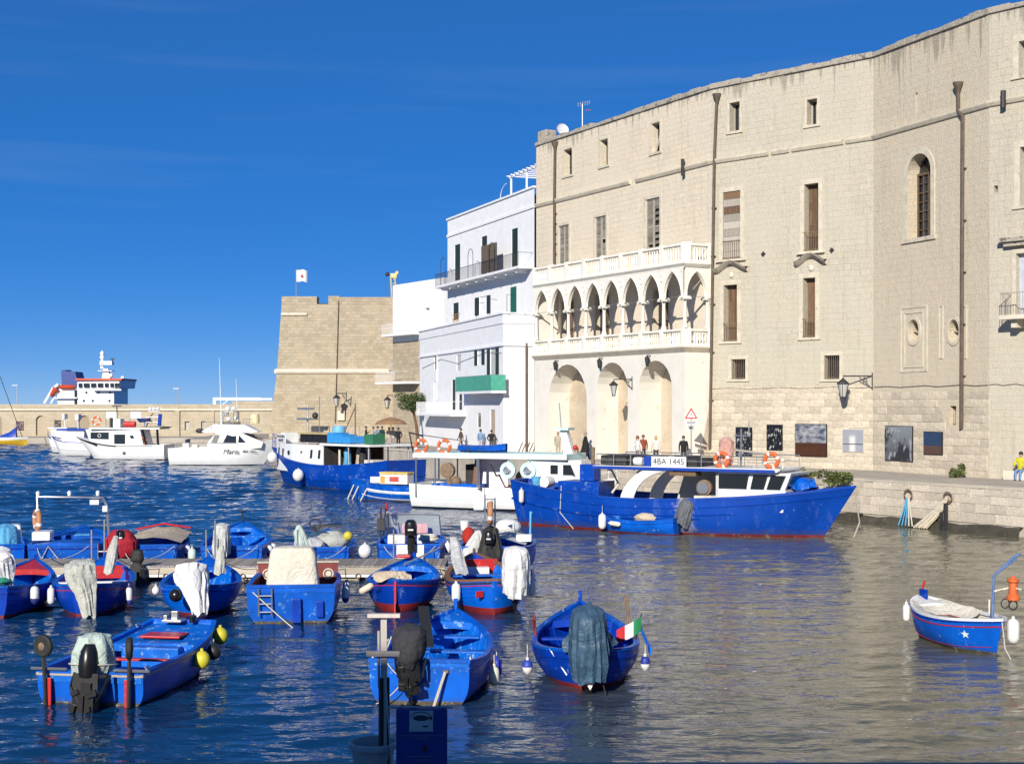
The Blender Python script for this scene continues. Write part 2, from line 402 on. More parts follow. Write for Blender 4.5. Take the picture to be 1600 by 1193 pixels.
M_ptrim = mat('palace_window_stone', (0.59, 0.535, 0.42), 0.88, 0.14, 2.2, 0.4, 16, wear=(0.36, 0.30, 0.22), wear_amt=0.4, wscale=3, spec=0.2)
M_trimd = mat('weathered_coping', (0.42, 0.38, 0.31), 0.9, 0.3, 1.6, 0.5, 14, wear=(0.16, 0.14, 0.12), wear_amt=0.8, wscale=1.6, spec=0.2)
M_bal = mat('white_balustrade_paint', (0.80, 0.775, 0.69), 0.8, 0.06, 2.0, 0.15, 14, wear=(0.58, 0.50, 0.38), wear_amt=0.3, wscale=2.2, spec=0.25)
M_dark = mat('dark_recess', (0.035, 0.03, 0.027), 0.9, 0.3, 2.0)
M_oldwood = wood('old_brown_timber', (0.16, 0.10, 0.06), (9, 9, 0.9))
M_greywood = wood('grey_bleached_timber', (0.42, 0.38, 0.32), (9, 9, 0.9), 0.2)
M_iron = mat('wrought_iron', (0.03, 0.03, 0.032), 0.55, 0.2, 5, 0.1, 40)
M_rust = mat('rusty_iron', (0.20, 0.14, 0.09), 0.8, 0.3, 9, 0.2, 40)
M_pipe = mat('brown_downpipe', (0.10, 0.075, 0.055), 0.6, 0.25, 3)
M_green = mat('green_shutter_paint', (0.012, 0.12, 0.075), 0.5, 0.15, 4)
M_dgreen = mat('dark_green_shutter', (0.012, 0.028, 0.022), 0.55, 0.2, 4)
M_glass = glass_dark()
M_steel = mat('galvanised_steel', (0.45, 0.46, 0.47), 0.35, 0.1, 5, metal=0.8)
M_asph = mat('stone_paving', (0.42, 0.38, 0.32), 0.9, 0.15, 0.8, 0.3, 10, wear=(0.28, 0.25, 0.21), wear_amt=0.4, wscale=1.0, spec=0.2)
# ---------------- water
def water_mat():
    t = NT('harbour_water')
    geo = t.add('ShaderNodeNewGeometry'); P = geo.outputs['Position']
    sp = t.add('ShaderNodeSeparateXYZ'); t.link(P, sp.inputs[0])
    # open water to the left is wind-ruffled, the basin under the palace is sheltered
    wind = t.ramp(t.math('ADD', t.math('ADD', t.math('MULTIPLY', sp.outputs[0], -0.018), t.math('MULTIPLY', sp.outputs[1], 0.0075)), t.math('MULTIPLY', t.noise(0.06, 3, src=P), 0.5)), 0.30, 0.95)
    med = t.noise(2.4, 2, 0.5, src=t.mapping((0.60, 1.4, 1), P, rot=(0, 0, R(-10))), dist=0.5)
    sml = t.noise(6.5, 2, 0.5, src=t.mapping((0.65, 1.5, 1), P, rot=(0, 0, R(18))), dist=0.3)
    h = t.math('ADD', t.math('MULTIPLY', med, 0.055), t.math('MULTIPLY', sml, 0.016))
    b = t.add('ShaderNodeBump'); b.inputs['Distance'].default_value = 1.0
    t.link(h, b.inputs['Height']); t.link(t.math('ADD', 0.55, t.math('MULTIPLY', wind, 0.55)), b.inputs['Strength'])
    t.set(**{'Base Color': t.mix(t.ramp(t.math('ADD', t.math('MULTIPLY', sp.outputs[0], 0.10), t.math('MULTIPLY', t.noise(0.12, 3, src=P), 0.5)), 0.10, 0.85), (0.003, 0.034, 0.100), (0.118, 0.116, 0.080)), 'Roughness': 0.02, 'IOR': 1.33, 'Specular IOR Level': 0.5, 'Normal': b.outputs[0]})  # olive shallows to the right, lightened in place of the wall's sunlit reflection
    return t.m
def water():
    """the basin as real wavelets (finer near the near quay, coarser far out), the open sea beyond as a plain sheet"""
    Y0, Y1, NR, NC, SL = 13.4, 212.0, 640, 430, 0.58
    ys = Y0*(Y1/Y0)**(np.linspace(0, 1, NR)); us = np.linspace(-SL, SL, NC)
    X = ys[:, None]*us[None, :]; Y = np.repeat(ys[:, None], NC, 1); dx = ys*2*SL/(NC-1)
    rng = np.random.RandomState(5); H = np.zeros_like(X)
    wind = np.clip((-X*0.020 + Y*0.008 - 0.10), 0.0, 1.0); wind = wind*wind*(3-2*wind)
    patch = 0.75+0.35*np.sin(X*0.11+1.3*np.sin(Y*0.05))*np.cos(Y*0.09+X*0.03)
    for k in range(60):
        lam = 0.30*(8.5/0.30)**(k/59.0)*rng.uniform(0.9, 1.1); th = R(-72)+rng.normal(0, 0.62)
        kx, ky = math.cos(th)*2*math.pi/lam, math.sin(th)*2*math.pi/lam
        slope = 0.024*(1.0 if lam < 2.8 else (2.8/lam)**1.3); amp = slope*lam/(2*math.pi)
        vis = np.clip(lam/(2.6*dx)-0.6, 0, 1)[:, None]
        warp = 0.5*np.sin(X*0.23+k)+0.5*np.sin(Y*0.19+2.1*k)
        ph = kx*X+ky*Y+rng.uniform(0, 6.28)+warp
        s_ = np.sin(ph); H += amp*vis*(s_+0.28*np.cos(2*ph))*(1.55+0.95*wind if lam < 1.3 else 0.62+1.75*wind if lam < 3 else 0.40+1.1*wind)
    H *= patch
    edge = np.clip((SL-np.abs(us))/0.03, 0, 1)[None, :]*np.clip((Y1-Y)/12, 0, 1)*np.clip((Y-Y0)/1.0, 0, 1); H *= edge
    V = np.stack([X, Y, H], -1).reshape(-1, 3).astype(np.float32); n0 = len(V)
    i = np.arange(NR-1)[:, None]*NC+np.arange(NC-1)[None, :]; F = np.stack([i, i+1, i+NC+1, i+NC], -1).reshape(-1, 4)
    a, b, c, d = 0, NC-1, (NR-1)*NC, NR*NC-1
    ext = np.array([(-5000, Y0, 0), (5000, Y0, 0), (-5000, Y1, 0), (5000, Y1, 0), (-5000, 5000, 0), (5000, 5000, 0), (-SL*Y1, 5000, 0), (SL*Y1, 5000, 0)], np.float32); V = np.concatenate([V, ext])
    F = np.concatenate([F, np.array([(n0, a, c, n0+2), (b, n0+1, n0+3, d), (c, d, n0+7, n0+6), (n0+2, c, n0+6, n0+4), (d, n0+3, n0+5, n0+7)])])
    me = bpy.data.meshes.new('harbour_water'); me.vertices.add(len(V)); me.vertices.foreach_set('co', V.ravel()); me.loops.add(F.size); me.loops.foreach_set('vertex_index', F.ravel().astype(np.int32)); me.polygons.add(len(F)); me.polygons.foreach_set('loop_start', np.arange(0, F.size, 4, dtype=np.int32)); me.polygons.foreach_set('use_smooth', np.ones(len(F), dtype=bool)); me.update(); me.validate()
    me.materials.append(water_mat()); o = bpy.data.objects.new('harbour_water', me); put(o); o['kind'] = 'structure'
water()
mb = MB(); mb.quad((-5000, -200, -3.5), (5000, -200, -3.5), (5000, 5000, -3.5), (-5000, 5000, -3.5))
struct('sea_bed', mb, mat('sea_bed_sand', (0.10, 0.10, 0.07), 0.9))
# ---------------- palace wall lines
PL = (1.75, 101.5); PA = (11.75, 83.25); PB = (19.4, 75.6); PC = (22.8, 67.25); PD = (31.4, 57.1)
W1 = Wall(PL, PA); W2 = Wall(PA, PB); W3 = Wall(PB, PC); W4 = Wall(PC, PD)
PTOP = 24.1
# quay: edge line from right to left, as seen in the photograph
QE = [(34.0, 42.0), (21.05, 57.9), (16.35, 65.4), (13.9, 69.6), (7.3, 79.6), (1.6, 92.0), (-5.6, 104.5), (-10.2, 113.0), (-13.5, 128.0), (-24.0, 146.0), (-34.0, 146.5), (-36.0, 175.0)]
back_pts = [(60.0, 175.0), (60.0, 42.0)]
mb = MB(); mb.poly([(x, y, QZ) for x, y in QE] + [(x, y, QZ) for x, y in back_pts])
for p, q in zip(QE[:-1], QE[1:]): mb.quad((p[0], p[1], QZ), (q[0], q[1], QZ), (q[0], q[1], -3.4), (p[0], p[1], -3.4))
quay = struct('quay', mb, M_asph, smooth=None)
mb = MB(); mb.bx(-300, 20, 203.5, 240, -3.4, 0.80); struct('breakwater_quay', mb, M_asph, smooth=None, bevel=.1)
# stone facing of the quay: single blocks, as far as they can be told apart
STONES = []
for k in range(6):
    m_ = MB(); m_.box((0, 0, 0), (1, 1, 1)); me = m_.mesh('stone_block')
    fix(me, None, bevel=0.05)
    for v in me.vertices: v.co += Vector((random.uniform(-.018, .018), random.uniform(-.05, .05), random.uniform(-.03, .03)))
    STONES.append(me)
def block_mesh(material):
    out = []
    for me in STONES:
        c = me.copy(); c.materials.clear(); c.materials.append(material); out.append(c)
    return out
QB = block_mesh(M_qblock); PBK = block_mesh(M_block)
def lay(parent, M, L, rows, zs, width, name, meshes, holes=(), proud=0.05, jit=0.3, gap=0.014, off=0.0, limit=400, skip=None):
    """a course of separate blocks along a wall frame M (x along, y inwards)"""
    n = 0
    for r in range(rows):
        z0, z1 = zs[r], zs[r+1]; x = -random.random()*width*0.5
        while x < L:
            w = width*random.uniform(1-jit, 1+jit); a, b = max(0, x), min(L, x+w); x += w
            if b-a < 0.12: continue
            if any(h[0] < b and h[1] > a and h[2] < z1 and h[3] > z0 for h in holes): continue
            if skip and skip((a+b)/2, (z0+z1)/2): continue
            if n >= limit: return n
            th = 0.12; pr = proud*random.uniform(0.2, 1.0)
            o = bpy.data.objects.new(name, random.choice(meshes))
            put(o, parent, M @ T((a+b)/2, th/2-pr+off, (z0+z1)/2) @ Matrix.Diagonal((b-a-gap, th, z1-z0-gap, 1)))
            n += 1
    return n
for p, q in ((QE[2], QE[1]), (QE[3], QE[2]), (QE[4], QE[3]), (QE[5], QE[4])):
    M_, L_ = seg_frame(p, q)
    lay(quay, M_, L_, 4, [0.42, 0.86, 1.24, 1.60, 1.90], 0.95, 'quay_block', QB, proud=0.07)
M_algae = mat('algae_dark_foundation', (0.055, 0.05, 0.035), 0.7, 0.35, 1.5, 0.6, 8, wear=(0.12, 0.10, 0.07), wear_amt=0.5, wscale=2)
for k, (p, q) in enumerate(zip(QE[1:5], QE[2:6])):
    M_, L_ = seg_frame(q, p); mb = MB()
    n = int(L_/0.8); prev = None
    for i in range(n+1):
        x = L_*i/n; o_ = -0.16-random.random()*0.16; h_ = 0.36+random.uniform(-.07, .07)
        cur = [(x, 0.02, h_), (x, o_, h_-0.05), (x, o_-0.06, 0.1), (x, o_-0.12, -1.2)]
        if prev:
            for a in range(3): mb.quad(prev[a], cur[a], cur[a+1], prev[a+1])
        prev = cur
    obj('quay_foundation', mb, M_algae, quay, M_, merge=True)
# coping of the quay edge
M_cop = mat('quay_edge_coping', (0.50, 0.45, 0.37), 0.9, 0.15, 1.5, 0.3, 12, rand=0.12, spec=0.2)
cop = MB(); cop.box((0, 0, 0), (1, 1, 1)); cme = cop.mesh('coping_stone'); fix(cme, None, bevel=0.03); cme.materials.append(M_cop)
for p, q in zip(QE[1:7], QE[2:8]):
    M_, L_ = seg_frame(q, p); n = max(1, int(L_/1.5))
    for i in range(n):
        o = bpy.data.objects.new('coping_stone', cme)
        put(o, quay, M_ @ T(L_*(i+.5)/n, 0.30, QZ+0.012) @ Matrix.Diagonal((L_/n-0.02, 0.72, 0.13, 1)))
# ================================================================== PALACE
def palace():
    root = thing('stone_palace', 'long pale limestone palace rising straight from the quay with tall shuttered windows', 'building', (*PA, QZ))
    inv = Matrix.Translation((-PA[0], -PA[1], -QZ))
    F1, F2, F3, F4 = (inv @ w.M for w in (W1, W2, W3, W4))
    z0 = QZ-0.3
    holes = {1: [], 2: [], 3: [], 4: []}
    WL = {1: (W1, F1), 2: (W2, F2), 3: (W3, F3), 4: (W4, F4)}
    def op(seg, x0, x1, y0, y1, kind='rect', depth=0.4, rise=None):
        s0, s1, a, b = WL[seg][0].rect(x0, x1, y0, y1); o = (kind, s0, s1, a, b, depth, rise); holes[seg].append(o); return o
    def frame(seg, o, w=0.16, proud=0.05, sill=True, mt=None):
        k, s0, s1, a, b = o[:5]; mb = MB()
        mb.bx(s0-w, s0-0.003, -proud, 0.04, a, b); mb.bx(s1+0.003, s1+w, -proud, 0.04, a, b); mb.bx(s0-w, s1+w, -proud-0.003, 0.04, b+0.003, b+w)
        f = obj('window_surround', mb, mt or M_ptrim, root, WL[seg][1], smooth=None)
        if sill: obj('sill', MB().bx(s0-w-0.08, s1+w+0.08, -proud-0.06, 0.04, a-0.14, a-0.003), M_ptrim, f, smooth=None)
        return f
    def closed(seg, o, m, name, y=None, M2=None):
        d = (o[5] if y is None else y)
        return obj(name, MB().poly(back(o, d-0.01)), m, root, WL[seg][1], smooth=None)
    def shutters(seg, o, m, y=0.12, leaves=2, slats=16, missing=()):
        k, s0, s1, a, b = o[:5]; w = (s1-s0)/leaves
        for i in range(leaves):
            x = s0+w*i; mb = MB()
            mb.bx(x+.01, x+.08, y-.03, y+.03, a, b); mb.bx(x+w-.08, x+w-.01, y-.03, y+.03, a, b)
            for zz in (a+.04, (a+b)/2, b-.04): mb.bx(x+.081, x+w-.081, y-.028, y+.028, zz-.05, zz+.05)
            sh = obj('shutter', mb, m, root, WL[seg][1], smooth=None)
            for q in range(slats):
                if (i, q) in missing: continue
                zz = a+.12+(b-a-.24)*(q+.5)/slats
                obj('slat', MB().box((x+w/2, y, zz), (w-.17, .012, (b-a)/slats*0.95), rx=R(35)), m, sh, smooth=None)
    def bars(seg, o, y=-0.02, n=7, h=None, rail=True, m=None):
        k, s0, s1, a, b = o[:5]; h = h or (b-a); m = m or M_rust
        mb = MB(); mb.bx(s0-.03, s1+.03, y-.015, y+.015, a+h-.02, a+h+.01); mb.bx(s0-.03, s1+.03, y-.014, y+.014, a+.06, a+.09)
        g = obj('window_grille', mb, m, root, WL[seg][1], smooth=None)
        for i in range(n):
            x = s0+(s1-s0)*(i+.5)/n; obj('bar', MB().tube([(x, y, a), (x, y, a+h)], 0.014, 5), m, g)
    dark_y = 0.38
    # --- segment behind the loggia: top row
    for i, (x0, x1, y0, y1) in enumerate(((881, 894, 233, 274), (938, 950, 218, 259), (1018, 1031, 192, 238))):
        o = op(1, x0, x1, y0, y1, depth=0.5); frame(1, o, 0.13, 0.03)
        closed(1, o, M_dark, 'dark_interior')
        s0, s1, a, b = o[1:5]
        if i == 2: obj('broken_board', MB().box(((s0+s1)/2, .3, (a+b)/2), (.18, .03, (b-a)*.95), ry=R(28)), M_greywood, root, F1, smooth=None)
        else: obj('board', MB().bx((s0*.35+s1*.65), (s0*.2+s1*.8), .25, .30, a, b*.98+a*.02), M_oldwood, root, F1, smooth=None)
    for i, (x0, x1, y0, y1) in enumerate(((873, 889, 352, 416), (930, 947, 338, 408), (1009, 1031, 310, 398))):
        o = op(1, x0, x1, y0, y1, depth=0.3); frame(1, o, 0.2, 0.04, sill=False); closed(1, o, M_dark, 'dark_interior')
        shutters(1, o, M_greywood, 0.1, 2, 18, missing=((1, 9), (1, 10), (1, 12), (1, 14), (1, 4), (1, 6), (0, 2), (1, 2)) if i == 2 else (((1, 7), (1, 8)) if i == 1 else ()))
    # doors inside the loggia
    for x0, x1, y0, y1 in ((878, 897, 470, 545), (931, 952, 462, 540), (1022, 1045, 452, 532)):
        o = op(1, x0, x1, y0, y1, depth=0.35); frame(1, o, 0.16, 0.04, sill=False); closed(1, o, M_dark, 'dark_interior')
        s0, s1, a, b = o[1:5]; obj('door_leaf', MB().bx(s0+.55*(s1-s0), s1-.03, .08, .14, a, b), M_oldwood, root, F1, smooth=None)
    gd = [(*q[:5], .001, None) for q in holes[1][-3:]]; M_gal = mat('gallery_plaster', (.70, .62, .50), .9, .08, 1.5, .25, 9, wear=(.45, .37, .27), wear_amt=.4, wscale=1.6, spec=.2)
    mb = MB(); panel(mb, W1.s(872), W1.L-.02, 8.75, 13.5, gd, y=-.012); obj('gallery_back_plaster', mb, M_gal, root, F1, smooth=None, recalc=False)
    # --- segment two
    for i, (x0, x1, y0, y1) in enumerate(((1140, 1156, 160, 205), (1261, 1277, 155, 195))):
        o = op(2, x0, x1, y0, y1, depth=0.55); frame(2, o, 0.14, 0.03); closed(2, o, M_glass, 'window_glass')
        s0, s1, a, b = o[1:5]; m_ = (s0+s1)/2
        obj('window_frame', MB().bx(m_-.04, m_+.04, .46, .52, a, b).bx(s0, s0+.07, .46, .52, a, b).bx(s1-.07, s1, .46, .52, a, b).bx(s0+.071, s1-.071, .461, .519, b-.08, b), M_greywood, root, F2, smooth=None)
    for i, (x0, x1, y0, y1) in enumerate(((1130, 1157, 299, 404), (1257, 1279, 287, 392), (1131, 1152, 445, 533), (1255, 1274, 434, 527))):
        o = op(2, x0, x1, y0, y1, depth=0.12 if i == 0 else 0.55); f = frame(2, o, 0.26, 0.035, sill=i != 0); s0, s1, a, b = o[1:5]; m_ = (s0+s1)/2; d = o[5]-.02
        closed(2, o, M_dark, 'dark_interior')
        if i == 0:
            n = 9
            for q in range(n): obj('board', MB().bx(s0+.02, s1-.02, d-.07-.01*(q % 2), d-.03, a+(b-a)*q/n+.008, a+(b-a)*(q+1)/n-.008), (M_oldwood if q in (n-1, n-3) else M_greywood), root, F2, smooth=None)
        else:
            dl = obj('door_leaf', MB().bx(s0+.02, m_-.01 if i != 1 else s0+.62*(s1-s0), d-.10, d-.05, a, b), M_oldwood, root, F2, smooth=None)
            if i != 1: obj('door_leaf', MB().bx(m_+.01, s1-.02, d-.10, d-.05, a, b), M_oldwood, root, F2, smooth=None)
            w_ = (s1-s0)*.3
            for q in range(3): obj('door_panel', MB().bx(s0+.09, s0+.09+w_*.6, d-.125, d-.10, a+(b-a)*(q/3+.06), a+(b-a)*(q/3+.27)), M_oldwood, dl, smooth=None)
        bars(2, o, -0.06, 8, 1.05, m=M_rust)
        if i < 2:   # scrolled console under the window
            n = 22; pr = []
            for q in range(n+1):
                x = s0-.55+(s1-s0+1.1)*q/n; c = (q/n-.5)*2
                zz = a-.55+.28*math.cos(c*math.pi*1.0)*(1 if abs(c) < .75 else 1) + .16*abs(c)
                pr.append((x, zz))
            mb = MB()
            for (xa, za), (xb, zb) in zip(pr[:-1], pr[1:]):
                i0 = mb.av([(xa, 0.02, za-.16), (xb, .02, zb-.16), (xb, -.16, zb-.12), (xa, -.16, za-.12), (xa, 0.02, za+.16), (xb, .02, zb+.16), (xb, -.36, zb+.13), (xa, -.36, za+.13)])
                mb.f += [(i0, i0+1, i0+2, i0+3), (i0+3, i0+2, i0+6, i0+7), (i0+7, i0+6, i0+5, i0+4)]
            obj('window_console', mb, M_trimd, root, F2, merge=True)
            obj('console_slab', MB().bx(s0-.42, s1+.42, -.22, .03, a-.155, a-.143+.05), M_trim, root, F2, smooth=None)
            obj('carved_boss', MB().ball((m_, -.05, a-.95), .16, 12, 8, (1, .5, 1.1)), M_trim, root, F2)
    for i, (x0, x1, y0, y1) in enumerate(((1143, 1165, 561, 592), (1288, 1312, 555, 592))):
        o = op(2, x0, x1, y0, y1, depth=0.45); frame(2, o, 0.2, 0.03); closed(2, o, M_dark, 'dark_interior'); bars(2, o, 0.05, 8, m=M_rust)
    # --- segment three
    o = op(3, 1430, 1433.5, 145, 178, depth=0.4); closed(3, o, M_dark, 'dark_slit')
    o = op(3, 1418, 1455, 240, 371, 'round', 0.75); s0, s1, a, b = o[1:5]; aw = s1-s0
    closed(3, o, M_glass, 'window_glass')
    mb = MB(); cv, zs_ = curve('round', s0, s1, a, b); cv2, _ = curve('round', s0-.3, s1+.3, a, b+.3)
    P1 = [(s0, a)] + cv + [(s1, a)]; P2 = [(s0-.3, a)] + cv2 + [(s1+.3, a)]
    for q in range(len(P1)-1):
        p, r, p2, r2 = P1[q], P1[q+1], P2[q], P2[q+1]
        mb.quad((p[0], -.05, p[1]), (r[0], -.05, r[1]), (r2[0], -.05, r2[1]), (p2[0], -.05, p2[1])); mb.quad((p2[0], -.05, p2[1]), (r2[0], -.05, r2[1]), (r2[0], .02, r2[1]), (p2[0], .02, p2[1])); mb.quad((p[0], -.05, p[1]), (r[0], -.05, r[1]), (r[0], .02, r[1]), (p[0], .02, p[1]))
    f = obj('arched_window_surround', mb, M_ptrim, root, F3, merge=True)
    obj('sill', MB().bx(s0-.4, s1+.4, -.10, .05, a-.2, a-.003), M_ptrim, f, smooth=None)
    wf = obj('window_frame', MB().bx(s0+.005, s1-.005, .60, .68, zs_-.06, zs_+.06).bx((s0+s1)/2-.05, (s0+s1)/2+.05, .605, .675, a, zs_-.061).bx(s0+.005, s0+.09, .605, .675, a, zs_-.061).bx(s1-.09, s1-.005, .605, .675, a, zs_-.061), M_oldwood, root, F3, smooth=None)
    for q in range(1, 7):
        zz = a+(zs_-a)*q/7; obj('glazing_bar', MB().bx(s0+.091, s1-.091, .62, .66, zz-.02, zz+.02), M_oldwood, wf, smooth=None)
    for q in (.25, .75): obj('glazing_bar', MB().bx(s0+aw*q-.02, s0+aw*q+.02, .621, .659, a, zs_-.061), M_oldwood, wf, smooth=None)
    for q in (45, 90, 135): obj('glazing_bar', MB().tube([((s0+s1)/2, .64, zs_), ((s0+s1)/2+aw/2*.97*math.cos(R(q)), .64, zs_+aw/2*.97*math.sin(R(q)))], .025, 6), M_oldwood, wf)
    for cx in (1428, 1491):
        s0, s1, a, b = W3.rect(cx-8.5, cx+8.5, 499, 535); o = ('oval', s0, s1, a, b, .7, None); holes[3].append(o); closed(3, o, M_dark, 'dark_interior')
        mb = MB(); n = 24
        for q in range(n):
            A, B_ = 2*math.pi*q/n, 2*math.pi*(q+1)/n; e = lambda an, k, yy: ((s0+s1)/2+(s1-s0)/2*k*math.cos(an), yy, (a+b)/2+(b-a)/2*(1+(k-1)*.7)*math.sin(an))
            mb.quad(e(A, 1, -.06), e(B_, 1, -.06), e(B_, 1.38, -.06), e(A, 1.38, -.06)); mb.quad(e(A, 1.38, -.06), e(B_, 1.38, -.06), e(B_, 1.38, .02), e(A, 1.38, .02)); mb.quad(e(A, 1, -.06), e(B_, 1, -.06), e(B_, 1, .02), e(A, 1, .02))
        obj('oval_window_surround', mb, M_ptrim, root, F3, merge=True)
        obj('window_bar', MB().bx(s0, s1, .3, .36, (a+b)/2-.04, (a+b)/2+.04), M_greywood, root, F3, smooth=None)
    def moulding(seg, x0, x1, y0, y1, w=.1, sides=True):
        s0, s1, a, b = WL[seg][0].rect(x0, x1, y0, y1); mb = MB(); mb.bx(s0, s0+w, -.04, .02, a, b)
        if sides: mb.bx(s1-w, s1, -.04, .02, a, b); mb.bx(s0+w+.002, s1-w-.002, -.039, .02, b-w, b); mb.bx(s0+w+.002, s1-w-.002, -.039, .02, a, a+w)
        obj('moulded_panel', mb, M_ptrim, root, WL[seg][1], smooth=None)
    moulding(3, 1407, 1449, 478, 581); moulding(3, 1413, 1443, 487, 574, .07); moulding(3, 1467, 1474, 477, 560, .07); moulding(3, 1504, 1511, 477, 560, .07)
    o = op(3, 1484, 1494, 634, 664, depth=0.6); closed(3, o, M_dark, 'dark_niche'); bars(3, o, .2, 4)
    # --- segment four (right edge of the picture)
    o = op(4, 1592, 1622, 62, 116, depth=.5); frame(4, o, .3, .03); closed(4, o, mat('pale_window', (.35, .42, .47), .2), 'window_glass')
    o = op(4, 1594, 1622, 228, 320, depth=.4); frame(4, o, .3, .03); closed(4, o, mat('pale_window', (.35, .42, .47), .2), 'window_glass')
    o = op(4, 1553, 1559, 290, 301, depth=.4); closed(4, o, M_dark, 'dark_interior')
    o = op(4, 1588, 1616, 395, 492, depth=.3); frame(4, o, .2, .04, sill=False); closed(4, o, mat('pale_shutter', (.45, .50, .58), .5), 'balcony_door')
    s0, s1, a, b = o[1:5]
    obj('door_hood', MB().bx(s0-.7, s1+.7, -.45, .03, b+.55, b+.75).bx(s0-.5, s1+.5, -.3, .03, b+.35, b+.548), M_trimd, root, F4, smooth=None)
    s0 = W4.s(1562, -1.0); s1 = s0+5.0; bal = obj('balcony_slab', MB().bx(s0, s1, -1.05, .02, a-.22, a-.02).bx(s0+.4, s0+.7, -.7, .02, a-.6, a-.222), M_trim, root, F4, smooth=None)
    obj('handrail', MB().bx(s0+.02, s1, -1.02, -.98, a+.98, a+1.02).bx(s0+.02, s0+.06, -.979, .02, a+.981, a+1.019), M_greywood, bal, smooth=None)
    for q in range(34):
        x = s0+.04+q*.14; obj('baluster', MB().tube([(x, -1.0, a-.02), (x, -1.0, a+1.0)], .013, 5), M_greywood, bal)
    for q in range(1, 7): obj('baluster', MB().tube([(s0+.04, -1.0+q*.15, a-.02), (s0+.04, -1.0+q*.15, a+1.0)], .013, 5), M_greywood, bal)
    # --- walls with their openings
    for seg, m_, L_ in ((1, M_pal1, W1.L), (2, M_pal, W2.L), (3, M_pal_grey, W3.L), (4, M_pal, W4.L)):
        mb = MB(); panel(mb, 0, L_, z0, PTOP, holes[seg]); obj('wall', mb, m_, root, WL[seg][1], smooth=None, recalc=False)
    # end and back walls, roof
    pts = [PL, PA, PB, PC, PD]; bk = [(44, 70), (24, 118), (14, 112)]
    mb = MB(); mb.poly([(x, y, PTOP-.25) for x, y in pts+bk])
    obj('roof', mb, M_trimd, root, inv, smooth=None)
    ring = [PD]+bk+[PL]
    for p, q in zip(ring[:-1], ring[1:]):
        M_, L_ = seg_frame(p, q); obj('wall', MB().quad((0, 0, z0), (L_, 0, z0), (L_, 0, PTOP), (0, 0, PTOP)), M_pal, root, inv @ M_, smooth=None)
    # coping (irregular weathered stones), string course, cable
    for seg, L_ in ((1, W1.L), (2, W2.L), (3, W3.L), (4, W4.L)):
        F = WL[seg][1]; x = 0.0
        while x < L_-.05:
            w = min(random.uniform(.7, 1.25), L_-x)
            if L_-x-w < .3: w = L_-x
            obj('coping_stone', MB().bx(x, x+w-.012, -.10-random.uniform(0, .05), .5, PTOP, PTOP+.26+random.uniform(-.05, .09)), M_trimd, root, F, smooth=None, bevel=.03); x += w
        if seg == 1: runs = ((0, 12.3), (13.0, L_))
        elif seg == 2: runs = ((0, 2.2), (2.24, 4.1), (4.35, 5.5), (5.7, 9.0), (9.2, L_))
        else: runs = ((0, L_),)
        zc = EYE + (HOR-253)/FPX*PA[1]
        for a, b in runs:
            prof = [(.02, -.16), (-.10, -.14), (-.16, -.05), (-.20, .02), (-.20, .10), (.02, .16)]
            mb = MB()
            for (ya, za), (yb, zb) in zip(prof[:-1], prof[1:]): mb.quad((a, ya, zc+za), (b, ya, zc+za), (b, yb, zc+zb), (a, yb, zc+zb))
            mb.poly([(a, y_, zc+z_) for y_, z_ in prof]); mb.poly([(b, y_, zc+z_) for y_, z_ in prof])
            obj('string_course', mb, M_ptrim, root, F, smooth=None, merge=True)
    # lower masonry as single blocks
    P_ = [(1190, 1230, 655, 712), (1236, 1298, 655, 720), (1310, 1355, 664, 712)]
    n1 = lay(root, F2, W2.L, 12, [QZ-.05+.385*i for i in range(13)], 0.80, 'stone', PBK, holes=[(h[1]-.3, h[2]+.3, h[3]-.3, h[4]+.3) for h in holes[2]], proud=.045, limit=170)
    lay(root, F3, W3.L, 11, [QZ-.05+.385*i for i in range(12)], 0.80, 'stone', PBK, holes=[(h[1]-.1, h[2]+.1, h[3]-.1, h[4]+.1) for h in holes[3]], proud=.045, limit=130)
    # downpipes
    def pipe(seg, pts, r=.09, hop=True, m=None):
        w, F = WL[seg]; P = [(w.s(x, -.16), -.16, w.z(x, y, -.16)) for x, y in pts]
        o = obj('downpipe', MB().tube(P, r, 8), m or M_pipe, root, F)
        if hop: obj('hopper', MB().lathe([(.10, -.35), (.13, -.2), (.26, .12), (.26, .2)], 10, P[0]), m or M_pipe, o)
        for q in range(1, 6):
            k = q/6; a, b = P[-2], P[-1]; c = [a[i]+(b[i]-a[i])*k for i in range(3)]
            obj('pipe_clip', MB().bx(c[0]-.14, c[0]+.14, c[1]-.02, .0, c[2]-.03, c[2]+.03), m or M_pipe, o, smooth=None)
    pipe(1, ((867, 226), (866, 318), (866, 412)), .09); pipe(2, ((1120, 152), (1116, 250), (1109, 700)), .085)
    pipe(3, ((1497, 135), (1497, 172), (1504, 182), (1502, 668)), .10)
    for px, py in ((1072, 262),):
        obj('iron_spout', MB().tube([(W1.s(px), -.25, W1.z(px, py)-.5), (W1.s(px), -.25, W1.z(px, py)+.5)], .11, 8), M_iron, root, F1)
    obj('iron_spout', MB().tube([(W4.s(1572), -.25, W4.z(1572, 170)), (W4.s(1572), -.25, W4.z(1572, 143))], .13, 8), M_iron, root, F4)
    for px, py in ((1193, 397), (1300, 391)): obj('tie_plate', MB().box((W2.s(px), -.03, W2.z(px, py)), (.22, .05, .22), ry=R(45)), M_iron, root, F2, smooth=None)
    for seg, xs in ((2, (1112, 1365)), (3, (1366, 1544)), (4, (1546, 1640))):
        w, F = WL[seg]; n = 9
        obj('wall_cable', MB().tube([(w.s(xs[0]+(xs[1]-xs[0])*q/n, -.05), -.05, 6.42+(.04*math.sin(q*2.1))) for q in range(n+1)], .022, 5), mat('pale_cable', (.35, .31, .25), .7), root, F)
